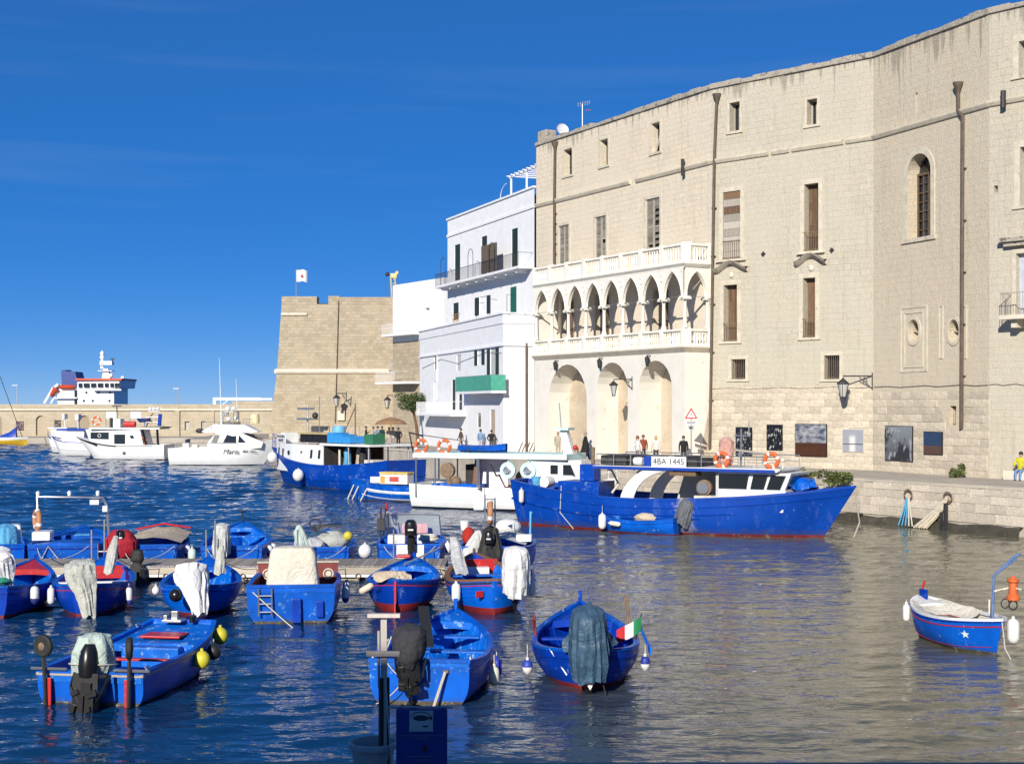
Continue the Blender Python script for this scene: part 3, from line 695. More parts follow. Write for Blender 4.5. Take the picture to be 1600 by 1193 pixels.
    # roof clutter
    p = W1.M @ Vector((1.0, .7, PTOP)); obj('parapet_pier', MB().bx(.0, 1.2, .1, 1.0, PTOP+.26, PTOP+1.05), M_trimd, root, F1, smooth=None, bevel=.08)
    return root, inv
palazzo, PINV = palace()
# ================================================================== LOGGIA on the palace front
def loggia():
    n1 = W1.n; off = 1.8
    # front line: parallel to the palace wall, 1.8 m in front of it
    s_r = W1.s(1070, -off); s_l = W1.s(836, -off)
    O = W1.M @ Vector((s_l, -off, 0)); E = W1.M @ Vector((s_r, -off, 0))
    fr = Wall((O.x, O.y), (E.x, E.y)); L = fr.L
    root = thing('loggia', 'cream loggia of pointed arches above three tall round arches on the palace front', 'loggia', (O.x, O.y, QZ))
    F = Matrix.Translation((-O.x, -O.y, -QZ)) @ fr.M
    z_mid = 8.62; z_rail = 9.93; z_floor = 13.75; z_top = 14.95; D = off
    # side frame: from the front right corner back to the wall
    S = F @ T(L, 0, 0) @ RZ(R(90))
    # ground storey: three deep arched niches
    ops = []
    for x0, x1, y0 in ((857, 917, 569), (932, 981, 566), (998, 1050, 563)):
        s0, s1 = fr.s(x0), fr.s(x1); zt = fr.z((x0+x1)/2, y0); ops.append(('round', s0, s1, QZ-.02, zt, D-.12, (s1-s0)/2))
    mb = MB(); panel(mb, 0, L, QZ-.3, z_mid, ops)
    mb.quad((L, 0, QZ-.3), (L, D, QZ-.3), (L, D, z_mid), (L, 0, z_mid)); mb.quad((0, 0, QZ-.3), (0, D, QZ-.3), (0, D, z_mid), (0, 0, z_mid)); mb.quad((0, 0, z_mid), (L, 0, z_mid), (L, D, z_mid), (0, D, z_mid))
    obj('ground_storey', mb, M_cream, root, F, smooth=None, recalc=False)
    M_niche = stone('niche_masonry', (0.58, 0.485, 0.36), (0.50, 0.41, 0.295), (0.38, 0.31, 0.22), 0.72, 0.36, 0.008, stain_amt=0.4, bumps=0.35, plaster=0.2, plaster_col=(0.62, 0.54, 0.42))
    for i, o in enumerate(ops):
        b = obj('niche_back', MB().poly(back(o, D-.14)), M_niche, root, F, smooth=None)
        if i == 2:
            s0, s1 = o[1], o[2]; w = s1-s0
            obj('slit_window', MB().bx(s0+w*.52, s0+w*.66, D-.19, D-.141, QZ+2.5, QZ+5.2), M_oldwood, b, smooth=None)
            obj('slit_window', MB().bx(s0+w*.56, s0+w*.74, D-.19, D-.141, QZ+5.8, QZ+7.0), M_dark, b, smooth=None)
            obj('slit_sill', MB().bx(s0+w*.45, s0+w*.73, D-.30, D-.141, QZ+2.3, QZ+2.48), M_trim, b, smooth=None)
    # bare stone foot at the corner where the plaster is gone
    obj('bare_stone_patch', MB().poly([(D*.55, -.012, QZ), (D*1.0, -.012, QZ), (D*1.0, -.012, QZ+3.6), (D*.8, -.012, QZ+2.0)]), M_niche, root, S, smooth=None)
    # cornices
    def cornice(zc, h, pr, name, m):
        mb = MB()
        for y, z, y2, z2 in ((0, zc-h, -pr*.5, zc-h*.6), (-pr*.5, zc-h*.6, -pr, zc-h*.2), (-pr, zc-h*.2, -pr, zc), (-pr, zc, .3, zc)):
            mb.quad((-.02, y, z), (L-y, y, z), (L-y2, y2, z2), (-.02, y2, z2))
            mb.quad((L-y, y, z), (L-y, D, z), (L-y2, D, z2), (L-y2, y2, z2))
        return obj(name, mb, m, root, F, smooth=None, merge=True)
    cornice(z_mid+.28, .36, .30, 'lower_cornice', M_trim); cornice(z_floor+.05, .30, .24, 'upper_cornice', M_bal)
    # balusters
    prof = [(.06, 0), (.06, .05), (.035, .08), (.075, .26), (.065, .40), (.035, .58), (.06, .66), (.06, .70)]
    bme = MB().lathe(prof, 8).mesh('baluster'); fix(bme, .9); bme.materials.append(M_bal)
    nb = 8; bay = L/nb
    def balustrade(zb, zt, M0, L0, nbay, per, name):
        h = zt-zb
        r = obj(name, MB().bx(0, L0, -.14, .14, zt-.14, zt).bx(0, L0, -.13, .13, zb, zb+.16), M_bal, root, M0, smooth=None, bevel=.02)
        for i in range(nbay+1):
            x = L0*i/nbay; obj('pedestal', MB().bx(max(-.02, x-.17), min(L0+.02, x+.17), -.17, .17, zb, zt+.06), M_bal, r, smooth=None, bevel=.02)
        for i in range(nbay):
            for q in range(per):
                x = L0*i/nbay + .2 + (L0/nbay-.4)*(q+.5)/per
                o = bpy.data.objects.new('baluster', bme); put(o, r, T(x, 0, zb+.16) @ Matrix.Diagonal((1, 1, (h-.30)/.70, 1)))
        return r
    balustrade(z_mid+.285, z_rail, F @ T(0, -.02, 0), L, nb, 8, 'lower_balustrade'); balustrade(z_mid+.285, z_rail, S @ T(.18, .0, 0), D-.2, 1, 6, 'lower_balustrade')
    balustrade(z_floor+.055, z_top, F @ T(0, -.02, 0), L, nb, 7, 'upper_balustrade'); balustrade(z_floor+.055, z_top, S @ T(.18, 0, 0), D-.2, 1, 6, 'upper_balustrade')
    # arcade of pointed arches
    z_cap = 11.85; cw = .22; ops = []
    for i in range(nb):
        ops.append(('gothic', i*bay+cw*.7, (i+1)*bay-cw*.7, z_cap-.02, z_floor-.36, .20, 1.6))
    mb = MB(); panel(mb, 0, L, z_cap-.02, z_floor-.25, ops, y=0.0)
    for o in ops: pass
    obj('arcade_wall', mb, M_bal, root, F @ T(0, -.10, 0), smooth=None, recalc=False)
    mb = MB(); panel(mb, 0, L, z_cap-.02, z_floor-.25, [(*o[:5], .001, o[6]) for o in ops], y=.20); obj('arcade_inner_face', mb, M_cream, root, F @ T(0, -.10, 0), smooth=None, recalc=False)
    for i, o in enumerate(ops):   # raised arch mouldings and roundels
        cv, _ = curve('gothic', o[1]-.02, o[2]+.02, o[3], o[4]+.02, 1.62); mb = MB()
        mb.tube([(p[0], -.12, p[1]) for p in cv], .05, 6); obj('arch_moulding', mb, M_bal, root, F)
        if i: obj('roundel', MB().torus((i*bay, -.115, z_floor-.72), .17, .035, 'y', 16, 6), M_bal, root, F)
    so = [('gothic', .12, D-.25, z_cap-.02, z_floor-.42, .3, 1.35)]
    mb = MB(); panel(mb, .0, D, z_cap-.02, z_floor-.25, so); obj('arcade_wall', mb, M_bal, root, S @ T(0, -.08, 0), smooth=None, recalc=False)
    cme = MB().lathe([(.17, 0), (.17, .10), (.13, .16), (.115, .25), (.10, 1.55), (.12, 1.60), (.12, 1.63)], 12).mesh('column'); fix(cme, .8); cme.materials.append(M_bal)
    cap = MB(); cap.lathe([(.10, 0), (.15, .10), (.22, .20)], 12); cap.box((0, 0, .25), (.50, .46, .10))
    for sx in (-1, 1): cap.tube([(sx*.24, -.26, .16), (sx*.24, .26, .16)], .075, 8)
    kme = cap.mesh('capital'); fix(kme, .8); kme.materials.append(M_bal)
    pos = [(F, i*bay + (.12 if i == 0 else (-.06 if i == nb else 0))) for i in range(nb+1)] + [(S, D-.12)]
    for M0, x in pos:
        o = bpy.data.objects.new('column', cme); put(o, root, M0 @ T(x, .05, z_rail+.06) @ Matrix.Diagonal((1, 1, (z_cap-.3-z_rail-.06)/1.63, 1)))
        k = bpy.data.objects.new('capital', kme); put(k, root, M0 @ T(x, .05, z_cap-.31))
    # floor slabs and ceiling of the gallery
    obj('gallery_floor', MB().bx(0, L, .02, D-.01, z_mid+.003, z_mid+.12), M_trim, root, F, smooth=None)
    obj('gallery_ceiling', MB().bx(.0, L, -.09, D-.01, z_floor-.245, z_floor+.0), M_cream, root, F, smooth=None)
    obj('left_end_wall', MB().bx(-.02, .05, .26, D-.01, z_mid+.13, z_floor-.25), M_cream, root, F, smooth=None)
    return fr, F, root
LG, LGF, loggia_root = loggia()
# ================================================================== WHITE HOUSE
def white_house():
    A = (1.62, 102.0)                                   # where the upper facade meets the palace
    up = Wall((-5.5, 120.2), A)                         # upper facade
    lo = Wall((-8.3, 126.6), (-0.62, 101.45))           # lower block front
    root = thing('white_house', 'whitewashed four-storey house with iron balconies and green shutters beside the palace', 'house', (-0.6, 101.45, QZ))
    inv = Matrix.Translation((0.6, -101.45, -QZ))
    FU, FL = inv @ up.M, inv @ lo.M
    zt = EYE + (HOR-293)/FPX*102.0; z_ter = EYE + (HOR-505)/FPX*101.45; z_par = EYE + (HOR-490)/FPX*101.45
    hu, hl = [], []
    def o_(w, lst, x0, x1, y0, y1, d=.07): s0, s1, a, b = w.rect(x0, x1, y0, y1); o = ('rect', s0, s1, a, b, d, None); lst.append(o); return o
    def fill(o, m, F, name='door'): return obj(name, MB().poly(back(o, o[5]-.01)), m, root, F, smooth=None)
    def leaf(o, m, F, x0, x1, y=-.02, name='shutter'):
        k, s0, s1, a, b = o[:5]; w = s1-s0
        sh = obj(name, MB().bx(s0+w*x0, s0+w*x1, y-.03, y+.02, a, b), m, root, F, smooth=None)
        for q in range(10): obj('slat', MB().bx(s0+w*x0+.06, s0+w*x1-.06, y-.045, y-.031, a+(b-a)*(q+.15)/10, a+(b-a)*(q+.75)/10), m, sh, smooth=None)
    # upper facade
    fill(o_(up, hu, 710, 719, 382, 438), M_dgreen, FU); fill(o_(up, hu, 752, 761, 369, 428), M_dgreen, FU); fill(o_(up, hu, 799, 809, 357, 418), M_dgreen, FU)
    fill(o_(up, hu, 707.5, 716.5, 473, 500), M_dgreen, FU)
    o = o_(up, hu, 749, 761, 463, 491); fill(o, M_white, FU); leaf(o, M_dgreen, FU, -.55, -.02); leaf(o, M_dgreen, FU, 1.02, 1.45)
    o = o_(up, hu, 797, 807, 448, 490); fill(o, M_green, FU); leaf(o, M_green, FU, .05, .95, .03)
    mb = MB(); panel(mb, 0, up.L, QZ, zt, hu); obj('upper_wall', mb, M_white, root, FU, smooth=None, recalc=False)
    # lower block
    fill(o_(lo, hl, 678.5, 684, 556, 577), M_glass, FL, 'window_glass'); fill(o_(lo, hl, 713.5, 720, 554, 579), mat('lace_curtain', (.5, .52, .5), .8), FL, 'window_glass')
    o = o_(lo, hl, 746, 753, 546, 570); fill(o, M_white, FL, 'window_glass'); leaf(o, M_dgreen, FL, -.6, -.02); leaf(o, M_dgreen, FL, 1.02, 1.6)
    o = o_(lo, hl, 766, 775, 544, 606); fill(o, mat('lace_curtain', (.5, .52, .5), .8), FL); leaf(o, M_dgreen, FL, -.5, -.02); leaf(o, M_dgreen, FL, 1.02, 1.5)
    fill(o_(lo, hl, 678, 684.5, 596, 640), M_white, FL); fill(o_(lo, hl, 706, 711.5, 593, 640), M_dgreen, FL); fill(o_(lo, hl, 716.5, 722, 606, 640), M_dgreen, FL)
    fill(o_(lo, hl, 746, 751.5, 645, 667), M_glass, FL, 'window_glass'); fill(o_(lo, hl, 766, 773.5, 640, 706), mat('tan_door', (.45, .36, .27), .7), FL)
    mb = MB(); panel(mb, 0, lo.L, QZ-.3, z_ter, hl); obj('lower_wall', mb, M_white, root, FL, smooth=None, recalc=False)
    # right face of the lower block, whitewashed ashlar
    sd = Wall((-0.62, 101.45), (1.62, 102.1)); FS = inv @ sd.M
    obj('side_wall', MB().quad((0, 0, QZ-.3), (sd.L+.3, 0, QZ-.3), (sd.L+.3, 0, z_ter), (0, 0, z_ter)), M_whiteb, root, FS, smooth=None)
    # terrace, parapet band with mouldings
    obj('terrace_parapet', MB().bx(-.05, lo.L+.06, -.06, .22, z_ter, z_par), M_white, root, FL, smooth=None)
    obj('terrace_parapet', MB().bx(.22, sd.L+.2, -.062, .22, z_ter+.002, z_par-.002), M_white, root, FS, smooth=None)
    for zc, pr, h in ((z_par+.05, .16, .12), (z_ter-1.55, .12, .14)):
        obj('moulding', MB().bx(-.1, lo.L+pr, -pr, .02, zc-h/2, zc+h/2), M_white, root, FL, smooth=None); obj('moulding', MB().bx(-pr+.005, sd.L+.2, -pr+.003, .02, zc-h/2+.002, zc+h/2-.002), M_white, root, FS, smooth=None)
    mb = MB(); mb.poly([(-8.3, 126.6, z_ter-.02), (-.62, 101.45, z_ter-.02), (1.62, 102.1, z_ter-.02), (-5.5, 120.2, z_ter-.02)]); obj('terrace_floor', mb, M_trim, root, inv, smooth=None)
    # roof, remaining walls
    mb = MB(); mb.poly([(-5.5, 120.2, zt-.5), (1.62, 102.0, zt-.5), (14, 106, zt-.5), (7, 124, zt-.5)]); obj('roof', mb, M_white, root, inv, smooth=None)
    for p, q in (((7, 124), (-5.5, 120.2)),):
        M_, L_ = seg_frame(p, q); obj('wall', MB().quad((0, 0, QZ), (L_, 0, QZ), (L_, 0, zt), (0, 0, zt)), M_white, root, inv @ M_, smooth=None)
    M_, L_ = seg_frame((2, 129), (-8.3, 126.6)); obj('wall', MB().quad((0, 0, QZ), (L_, 0, QZ), (L_, 0, z_ter+.5), (0, 0, z_ter+.5)), M_white, root, inv @ M_, smooth=None)
    obj('roof_cornice', MB().bx(-.06, up.L, -.12, .2, zt, zt+.14), M_white, root, FU, smooth=None); obj('roof_cornice', MB().bx(-.04, up.L, -.09, .02, zt-1.45, zt-1.25), M_white, root, FU, smooth=None)
    # balconies
    def balcony(w, F, x0, x1, py, depth, name, rail=M_iron, h=1.0, nb=None, screen=None, brackets=0):
        s0, s1 = w.s(x0, -depth), w.s(x1, -depth*.2); z = w.z((x0+x1)/2, py, -depth*.5)
        b = obj(name, MB().bx(s0, s1, -depth, .02, z-.18, z), M_white, root, F, smooth=None)
        if rail is not None:
            obj('handrail', MB().bx(s0, s1, -depth+.02, -depth+.055, z+h-.03, z+h).bx(s0+.02, s0+.05, -depth+.056, .0, z+h-.029, z+h-.001).bx(s1-.05, s1-.02, -depth+.056, .0, z+h-.029, z+h-.001), rail, b, smooth=None)
            n = nb or int((s1-s0)/.16)
            for q in range(n+1):
                x = s0+.03+(s1-s0-.06)*q/n; obj('baluster', MB().tube([(x, -depth+.037, z), (x, -depth+.037, z+h-.02)], .012, 4), rail, b)
        for q in range(brackets):
            x = s0+(s1-s0)*(q+.5)/brackets; obj('bracket', MB().bx(x-.09, x+.09, -depth*.8, .02, z-.42, z-.181), M_white, b, smooth=None)
        if screen: obj('screen_cloth', MB().bx(s0+.01, s1-.01, -depth-.01, -depth+.012, z+.02, z+h-.04).bx(s1-.015, s1-.001, -depth+.02, -.02, z+.02, z+h-.04), screen, b, smooth=None)
        return b, s0, s1, z
    b, s0, s1, z = balcony(up, FU, 679, 828, 432, 1.15, 'upper_balcony', brackets=9)
    for px in (692, 735, 768):                         # iron hoops over the balcony
        s = up.s(px, -1.1); w = 1.15
        obj('iron_hoop', MB().tube([(s-w/2+w*.5*(1-math.cos(math.pi*q/12)) if True else 0, -1.1, z+1.7+w*.5*math.sin(math.pi*q/12)) for q in range(13)] , .025, 6).tube([(s-w/2, -1.1, z), (s-w/2, -1.1, z+1.7)], .025, 6).tube([(s+w/2, -1.1, z), (s+w/2, -1.1, z+1.7)], .025, 6), M_iron, b)
    sL0, sL1 = up.s(752, -1.0), up.s(776, -1.0)
    lat = obj('reed_screen', MB().bx(sL0, sL1, -1.0, -.97, z+.1, z+2.2), mat('dark_reed', (.06, .05, .045), .9, .4, 12), b, smooth=None)
    for q in range(14): obj('reed', MB().tube([(sL0+(sL1-sL0)*(q+.5)/14, -1.02, z+.1), (sL0+(sL1-sL0)*(q+.5)/14, -1.02, z+2.25)], .03, 5), mat('brown_reed', (.13, .10, .08), .9, .4, 12), lat)
    balcony(lo, FL, 712, 786, 611, 1.1, 'green_screened_balcony', rail=M_steel, screen=mat('green_shade_net', (.07, .36, .26), .7, .15, 3), h=1.15, nb=10)
    b2, s0, s1, z2 = balcony(lo, FL, 650, 724, 646, 1.3, 'lower_balcony', rail=M_white, h=1.0)
    # railing frames on the terrace
    zt0 = z_par+.1
    for px in (743, 763, 790):
        s = lo.s(px); obj('washing_frame', MB().tube([(s, .1, zt0), (s, .1, zt0+1.25), (s+2.0, .1, zt0+1.05)], .02, 5), M_iron, root, FL)
    s = lo.s(712); lat = obj('wood_trellis', MB().bx(s-1.1, s+1.1, .02, .05, zt0, zt0+.05).bx(s-1.1, s+1.1, .02, .05, zt0+.7, zt0+.75), wood('honey_timber', (.42, .24, .09)), root, FL, smooth=None)
    for q in range(8): obj('trellis_lath', MB().box((s-1.0+q*.28, .0, zt0+.37), (.05, .02, .9), ry=R(40 if q % 2 else -40)), wood('honey_timber', (.42, .24, .09)), lat, smooth=None)
    # drainpipe, lamps, cables
    obj('downpipe', MB().tube([(sd.s(822), -.1, z_ter-1.4), (sd.s(822), -.1, QZ)], .08, 7), M_pipe, root, FS)
    obj('downpipe', MB().tube([(lo.s(684), -.06, z_ter-1.6), (lo.s(684), -.06, QZ+4)], .05, 6), M_white, root, FL)
    obj('wall_cable', MB().tube([(lo.s(660), -.04, z_ter-2.6), (lo.s(690), -.04, z_ter-2.0), (lo.s(715), -.04, z_ter-2.5), (lo.s(760), -.04, z_ter-1.9), (lo.s(784), -.04, z_ter-2.1)], .02, 4), mat('grey_cable', (.3, .31, .33), .6), root, FL)
    # roof pergola
    zr = zt+.14
    for k, px in enumerate((788, 812, 834)):
        s = up.s(px); obj('pergola_post', MB().bx(s-.06, s+.06, .5, .62, zr, zr+1.5), M_white, root, FU, smooth=None)
    sa, sb = up.s(786), up.s(836)
    obj('pergola_beam', MB().bx(sa, sb, .48, .6, zr+1.5, zr+1.62), M_white, root, FU, smooth=None); obj('pergola_beam', MB().bx(sa, sb, 2.9, 3.0, zr+1.5, zr+1.62), M_white, root, FU, smooth=None)
    for q in range(9): x = sa+(sb-sa)*q/8; obj('pergola_slat', MB().bx(x-.05, x+.05, .3, 3.2, zr+1.625, zr+1.70), M_white, root, FU, smooth=None)
    obj('roof_arch_rail', MB().tube([(up.s(776)+1.3*(1-math.cos(math.pi*q/16)), .3, zr+1.1*math.sin(math.pi*q/16)) for q in range(9)], .03, 5), M_white, root, FU)
    return root
white_house()
def annex():
    w = Wall((-11.6, 137.0), (-6.2, 128.5)); root = thing('white_annex', 'small whitewashed house with a balcony between the castle and the tall white house', 'house', (-8.5, 133, QZ)); inv = Matrix.Translation((8.5, -133, -QZ)); F = inv @ w.M
    zt = EYE + (HOR-443)/FPX*135; zb = EYE + (HOR-532)/FPX*133; h = []
    s0, s1, a, b = w.rect(664, 671, 481, 520); o = ('rect', s0, s1, a, b, .3, None)
    mb = MB(); panel(mb, 0, w.L, zb, zt, [o]); mb.quad((0, 0, zt), (w.L, 0, zt), (w.L, 8, zt), (0, 8, zt)); mb.quad((0, 0, zb), (0, 0, zt), (0, 8, zt), (0, 8, zb)); mb.quad((w.L, 0, zb), (w.L, 0, zt), (w.L, 8, zt), (w.L, 8, zb))
    obj('wall', mb, M_white, root, F, smooth=None, recalc=False); obj('door', MB().poly(back(o, .29)), mat('pale_door', (.6, .62, .62), .6), root, F, smooth=None)
    obj('stone_base', MB().quad((0, -.0, QZ), (w.L, 0, QZ), (w.L, 0, zb-.002), (0, 0, zb-.002)).quad((0, 0, QZ), (0, 6, QZ), (0, 6, zb), (0, 0, zb)), M_cast, root, F, smooth=None)
    z = EYE + (HOR-520)/FPX*133; sb = w.s(643, -1); b = obj('balcony_slab', MB().bx(-.3, w.L*.6, -1.1, .02, z-.2, z), M_white, root, F, smooth=None)
    obj('handrail', MB().bx(-.3, w.L*.6, -1.08, -1.05, z+.97, z+1.0), M_white, b, smooth=None)
    for q in range(22): x = -.27+q*.17; obj('baluster', MB().tube([(x, -1.065, z), (x, -1.065, z+.97)], .011, 4), M_white, b)
    z = EYE + (HOR-596)/FPX*133; b = obj('balcony_slab', MB().bx(-1.2, w.L*.55, -1.3, .02, z-.2, z), M_white, root, F, smooth=None)
    obj('handrail', MB().bx(-1.2, w.L*.55, -1.28, -1.24, z+.97, z+1.0), M_white, b, smooth=None)
    for q in range(24): x = -1.17+q*.17; obj('baluster', MB().tube([(x, -1.26, z), (x, -1.26, z+.97)], .012, 4), M_white, b)
annex()
# ================================================================== CASTLE
def castle():
    Y0 = 150.0
    root = thing('harbour_castle', 'sandy stone castle bastion with battered walls and a notched parapet', 'castle', (-17, Y0, QZ))
    k = Y0/FPX; X = lambda px: (px-800)*k+17; Z = lambda py: EYE-(py-HOR)*k-QZ
    zt = Z(463); zc = Z(580); z0 = -2.5
    xl_t, xl_m, xl_b = X(440), X(434), X(426); xr = X(700)
    # battered front: below the cord the wall leans out
    mb = MB()
    def sect(x_l, z, y): return [(x_l, y, z), (xr, y, z), (xr, y+30, z), (x_l+2, y+30, z)]
    R0, R1, R2 = sect(xl_b-.4, z0, -1.9), sect(xl_m, zc, -.5), sect(xl_t, Z(475), 0)
    for a, b in ((R0, R1), (R1, R2)):
        for i in range(4): mb.quad(a[i], a[(i+1) % 4], b[(i+1) % 4], b[i])
    mb.poly(R2)
    obj('bastion_wall', mb, M_cast, root, smooth=None)
    # parapet with one notch
    for x0, x1, h in ((xl_t, X(495), zt), (X(513), X(530), zt+.05), (X(530), xr, Z(464))): obj('parapet', MB().bx(x0, x1, -.02, 1.8, Z(475)+.003, h), M_cast, root, smooth=None)
    obj('parapet', MB().bx(xl_t, xl_t+1.8, 1.81, 25, Z(475)+.003, zt), M_cast, root, smooth=None)
    obj('cord_moulding', MB().tube([(xl_m-.05, -.55, zc), (xr, -.55, zc)], .28, 8).tube([(xl_m-.05, -.55, zc), (xl_m+1, 28, zc)], .28, 8), M_trim, root)
    obj('cord_moulding', MB().tube([(xl_t, -.16, Z(491)), (X(480), -.16, Z(491))], .16, 8), M_trim, root)
    obj('downpipe', MB().tube([(X(529), -.15, Z(470)), (X(527), -.7, Z(582)), (X(526), -1.5, Z(660))], .04, 6), M_rust, root)
    obj('corbel', MB().box((X(620), -.75, Z(576)), (1.0, .9, 1.4)).box((X(612), -.75, Z(572)), (.5, .7, 1.0)), M_trimd, root, smooth=None)
    obj('wall_plaque', MB().bx(X(530), X(541), -1.55, -1.2, Z(656), Z(641)), M_trim, root, smooth=None)
    obj('roof_railing', MB().tube([(X(496), .4, Z(474)), (X(512), .4, Z(474))], .05, 5), M_iron, root)
    # lean-to wall towards the annex
    obj('side_buttress', MB().bx(X(628), X(665), -6, -1.0, z0, Z(600)).bx(X(636), X(665), -6.2, -3, Z(600)+.003, Z(536)), M_cast, root, smooth=None)
    # flag
    f = thing('flag', 'white flag with a red emblem on a thin pole above the castle', 'flag', (at(461, 462, Y0).x, Y0+.8, zt+QZ))
    obj('pole', MB().tube([(0, 0, -.3), (0, 0, 2.95)], .035, 6), M_steel, f)
    n = 12; mb = MB()
    P = [[(.02+1.15*i/n, .14*math.sin(i*1.1)*i/n, 2.9-1.25*j/4-.10*i/n*math.sin(i*.7)) for i in range(n+1)] for j in range(5)]
    for j in range(4):
        for i in range(n): mb.quad(P[j][i], P[j][i+1], P[j+1][i+1], P[j+1][i])
    obj('cloth', mb, cloth('white_flag_cloth', (.75, .75, .75), .05), f, merge=True)
    obj('emblem', MB().poly([(.62+.13*math.cos(a*.5236), -.115, 2.25+.15*math.sin(a*.5236)) for a in range(12)]), mat('emblem_red', (.45, .03, .03), .7), f)
    # yellow crane boom behind the castle
    c = thing('crane', 'pale yellow lattice crane boom rising behind the castle parapet', 'crane', (at(625, 470, 185).x, 185, 8))
    kk = 185/FPX; p0 = Vector((0, 0, 0)); p1 = Vector(((614-625)*kk, 0, EYE-(432-HOR)*kk-8)); m_ = mat('crane_yellow', (.62, .52, .22), .5, .1)
    for dx in (-.28, .28):
        for dy in (-.28, .28): obj('boom_chord', MB().tube([p0+Vector((dx*1.8, dy, 0)), p1+Vector((dx, dy, 0))], .09, 5), m_, c)
    mb = MB()
    for q in range(24):
        a, b = p0.lerp(p1, q/24), p0.lerp(p1, (q+1)/24); s = .4 if q % 2 else -.4; mb.tube([a+Vector((s, 0, 0)), b+Vector((-s, 0, 0))], .05, 4)
    obj('boom_lacing', mb, m_, c, ); c.children[-1]['kind'] = 'stuff'
    obj('boom_head', MB().box(p1+Vector((.1, 0, .1)), (.8, .6, .6)).box(p1+Vector((.5, 0, .45)), (.35, .4, .5), ry=R(30)), m_, c, smooth=None)
    obj('pulley_block', MB().ball(p1+Vector((-.75, 0, .3)), .28, 10, 7), M_iron, c); obj('hoist_rope', MB().tube([p1+Vector((-1.0, 0, .2)), p1+Vector((-.8, 0, -5))], .04, 4), M_iron, c)
castle()
# ================================================================== BREAKWATER
def breakwater():
    Y0 = 214.0; k = Y0/FPX; X = lambda px: (px-800)*k; Z = lambda py: EYE-(py-HOR)*k
    root = thing('breakwater_wall', 'long sandy stone breakwater wall with small arched doors across the harbour mouth', 'breakwater', (-60, Y0, QZ))
    x0, x1 = X(-260), X(440); h = []
    def o(kind, a, b, y0, y1, d=.8): q = (kind, X(a)-x0, X(b)-x0, Z(y1), Z(y0), d, None); h.append(q); return q
    doors = [o('round', 56, 70, 649, 680), o('round', 122, 140, 649, 682), o('round', -12, 3, 649, 680), o('rect', 288.5, 296, 658, 672, .5), o('rect', 314, 321, 658, 672, .5), o('round', -80, -66, 649, 680)]
    Fb = T(x0+60, 0, -QZ)
    mb = MB(); panel(mb, 0, x1-x0, .6, Z(638), h); obj('lower_wall', mb, M_brk, root, Fb, smooth=None, recalc=False)
    wd_ = wood('weathered_plank_door', (.40, .33, .24), (8, 8, .8))
    for q in doors: obj('door' if q[0] == 'round' else 'window_shutter', MB().poly(back(q, .35)), wd_ if q[0] == 'round' else mat('grey_shutter', (.40, .40, .38), .7), root, Fb, smooth=None)
    obj('cornice', MB().bx(0, x1-x0, -.28, .05, Z(641), Z(638.5)), M_trim, root, Fb, smooth=None)
    obj('parapet', MB().bx(0, x1-x0, .3, 6, Z(638), Z(631.3)), M_brk, root, Fb, smooth=None)
    obj('upper_parapet', MB().bx(X(362)-x0, x1-x0, .25, 5, Z(631.3)+.003, Z(626.5)), M_brk, root, Fb, smooth=None)
    obj('pilaster', MB().bx(X(274)-x0, X(281)-x0, -.3, .02, .6, Z(641)-.003), M_brk, root, Fb, smooth=None); obj('pilaster', MB().bx(X(331)-x0, X(335)-x0, -.15, .02, .6, Z(641)-.003), M_brk, root, Fb, smooth=None)
    obj('roof_slab', MB().bx(0, x1-x0, 6.01, 14, 0, Z(634)), M_brk, root, Fb, smooth=None)
    # posters on the wall
    for px0, px1, y0, y1, lab, c in ((25, 37, 658, 672, 'dark print with pale figures far left on the breakwater wall', (.10, .05, .07)), (85, 95, 656, 675, 'tall dark photo print beside the arched door on the breakwater wall', (.05, .04, .035))):
        p = obj('wall_print', MB().bx(X(px0), X(px1), Y0-.08, Y0-.02, Z(y1), Z(y0)), print_mat('breakwater_print%d' % px0, c, 0), smooth=None); tag(p, lab, 'poster', 'photo prints on the breakwater')
    # lamp posts on top
    for px, top, lab in ((277, 607, 'thin lamp post on the breakwater above the white cabin cruiser'), (24.5, 602, 'thin lamp post on the far left of the breakwater')):
        l = thing('lamp_post', lab, 'lamp post', (X(px), Y0+.6, Z(631.3)))
        obj('pole', MB().tube([(0, 0, 0), (0, 0, Z(top)-Z(631.3))], [.10, .06], 7), M_steel, l); obj('lamp_head', MB().box((-.3, 0, Z(top)-Z(631.3)+.03), (.9, .25, .14)), M_steel, l, smooth=None)
    r = thing('white_gantry', 'long white steel arm lying above the breakwater behind the white yacht', 'gantry', (X(316), Y0+9, Z(634)))
    mw = mat('white_gloss', (.80, .81, .82), .35, .04)
    zg = Z(622.5)-Z(634); obj('upright', MB().bx(-.25, .25, -.2, .2, 0, zg-.22), mw, r, smooth=None); obj('boom', MB().box((3.4*1.05, 0, zg), (7.6, .4, .42)).box((7.8, 0, zg-.02), (2.6, .3, .28)), mw, r, smooth=None); obj('strut', MB().tube([(.9, 0, zg-1.1), (2.2, 0, zg-.2)], .08, 6), mw, r)
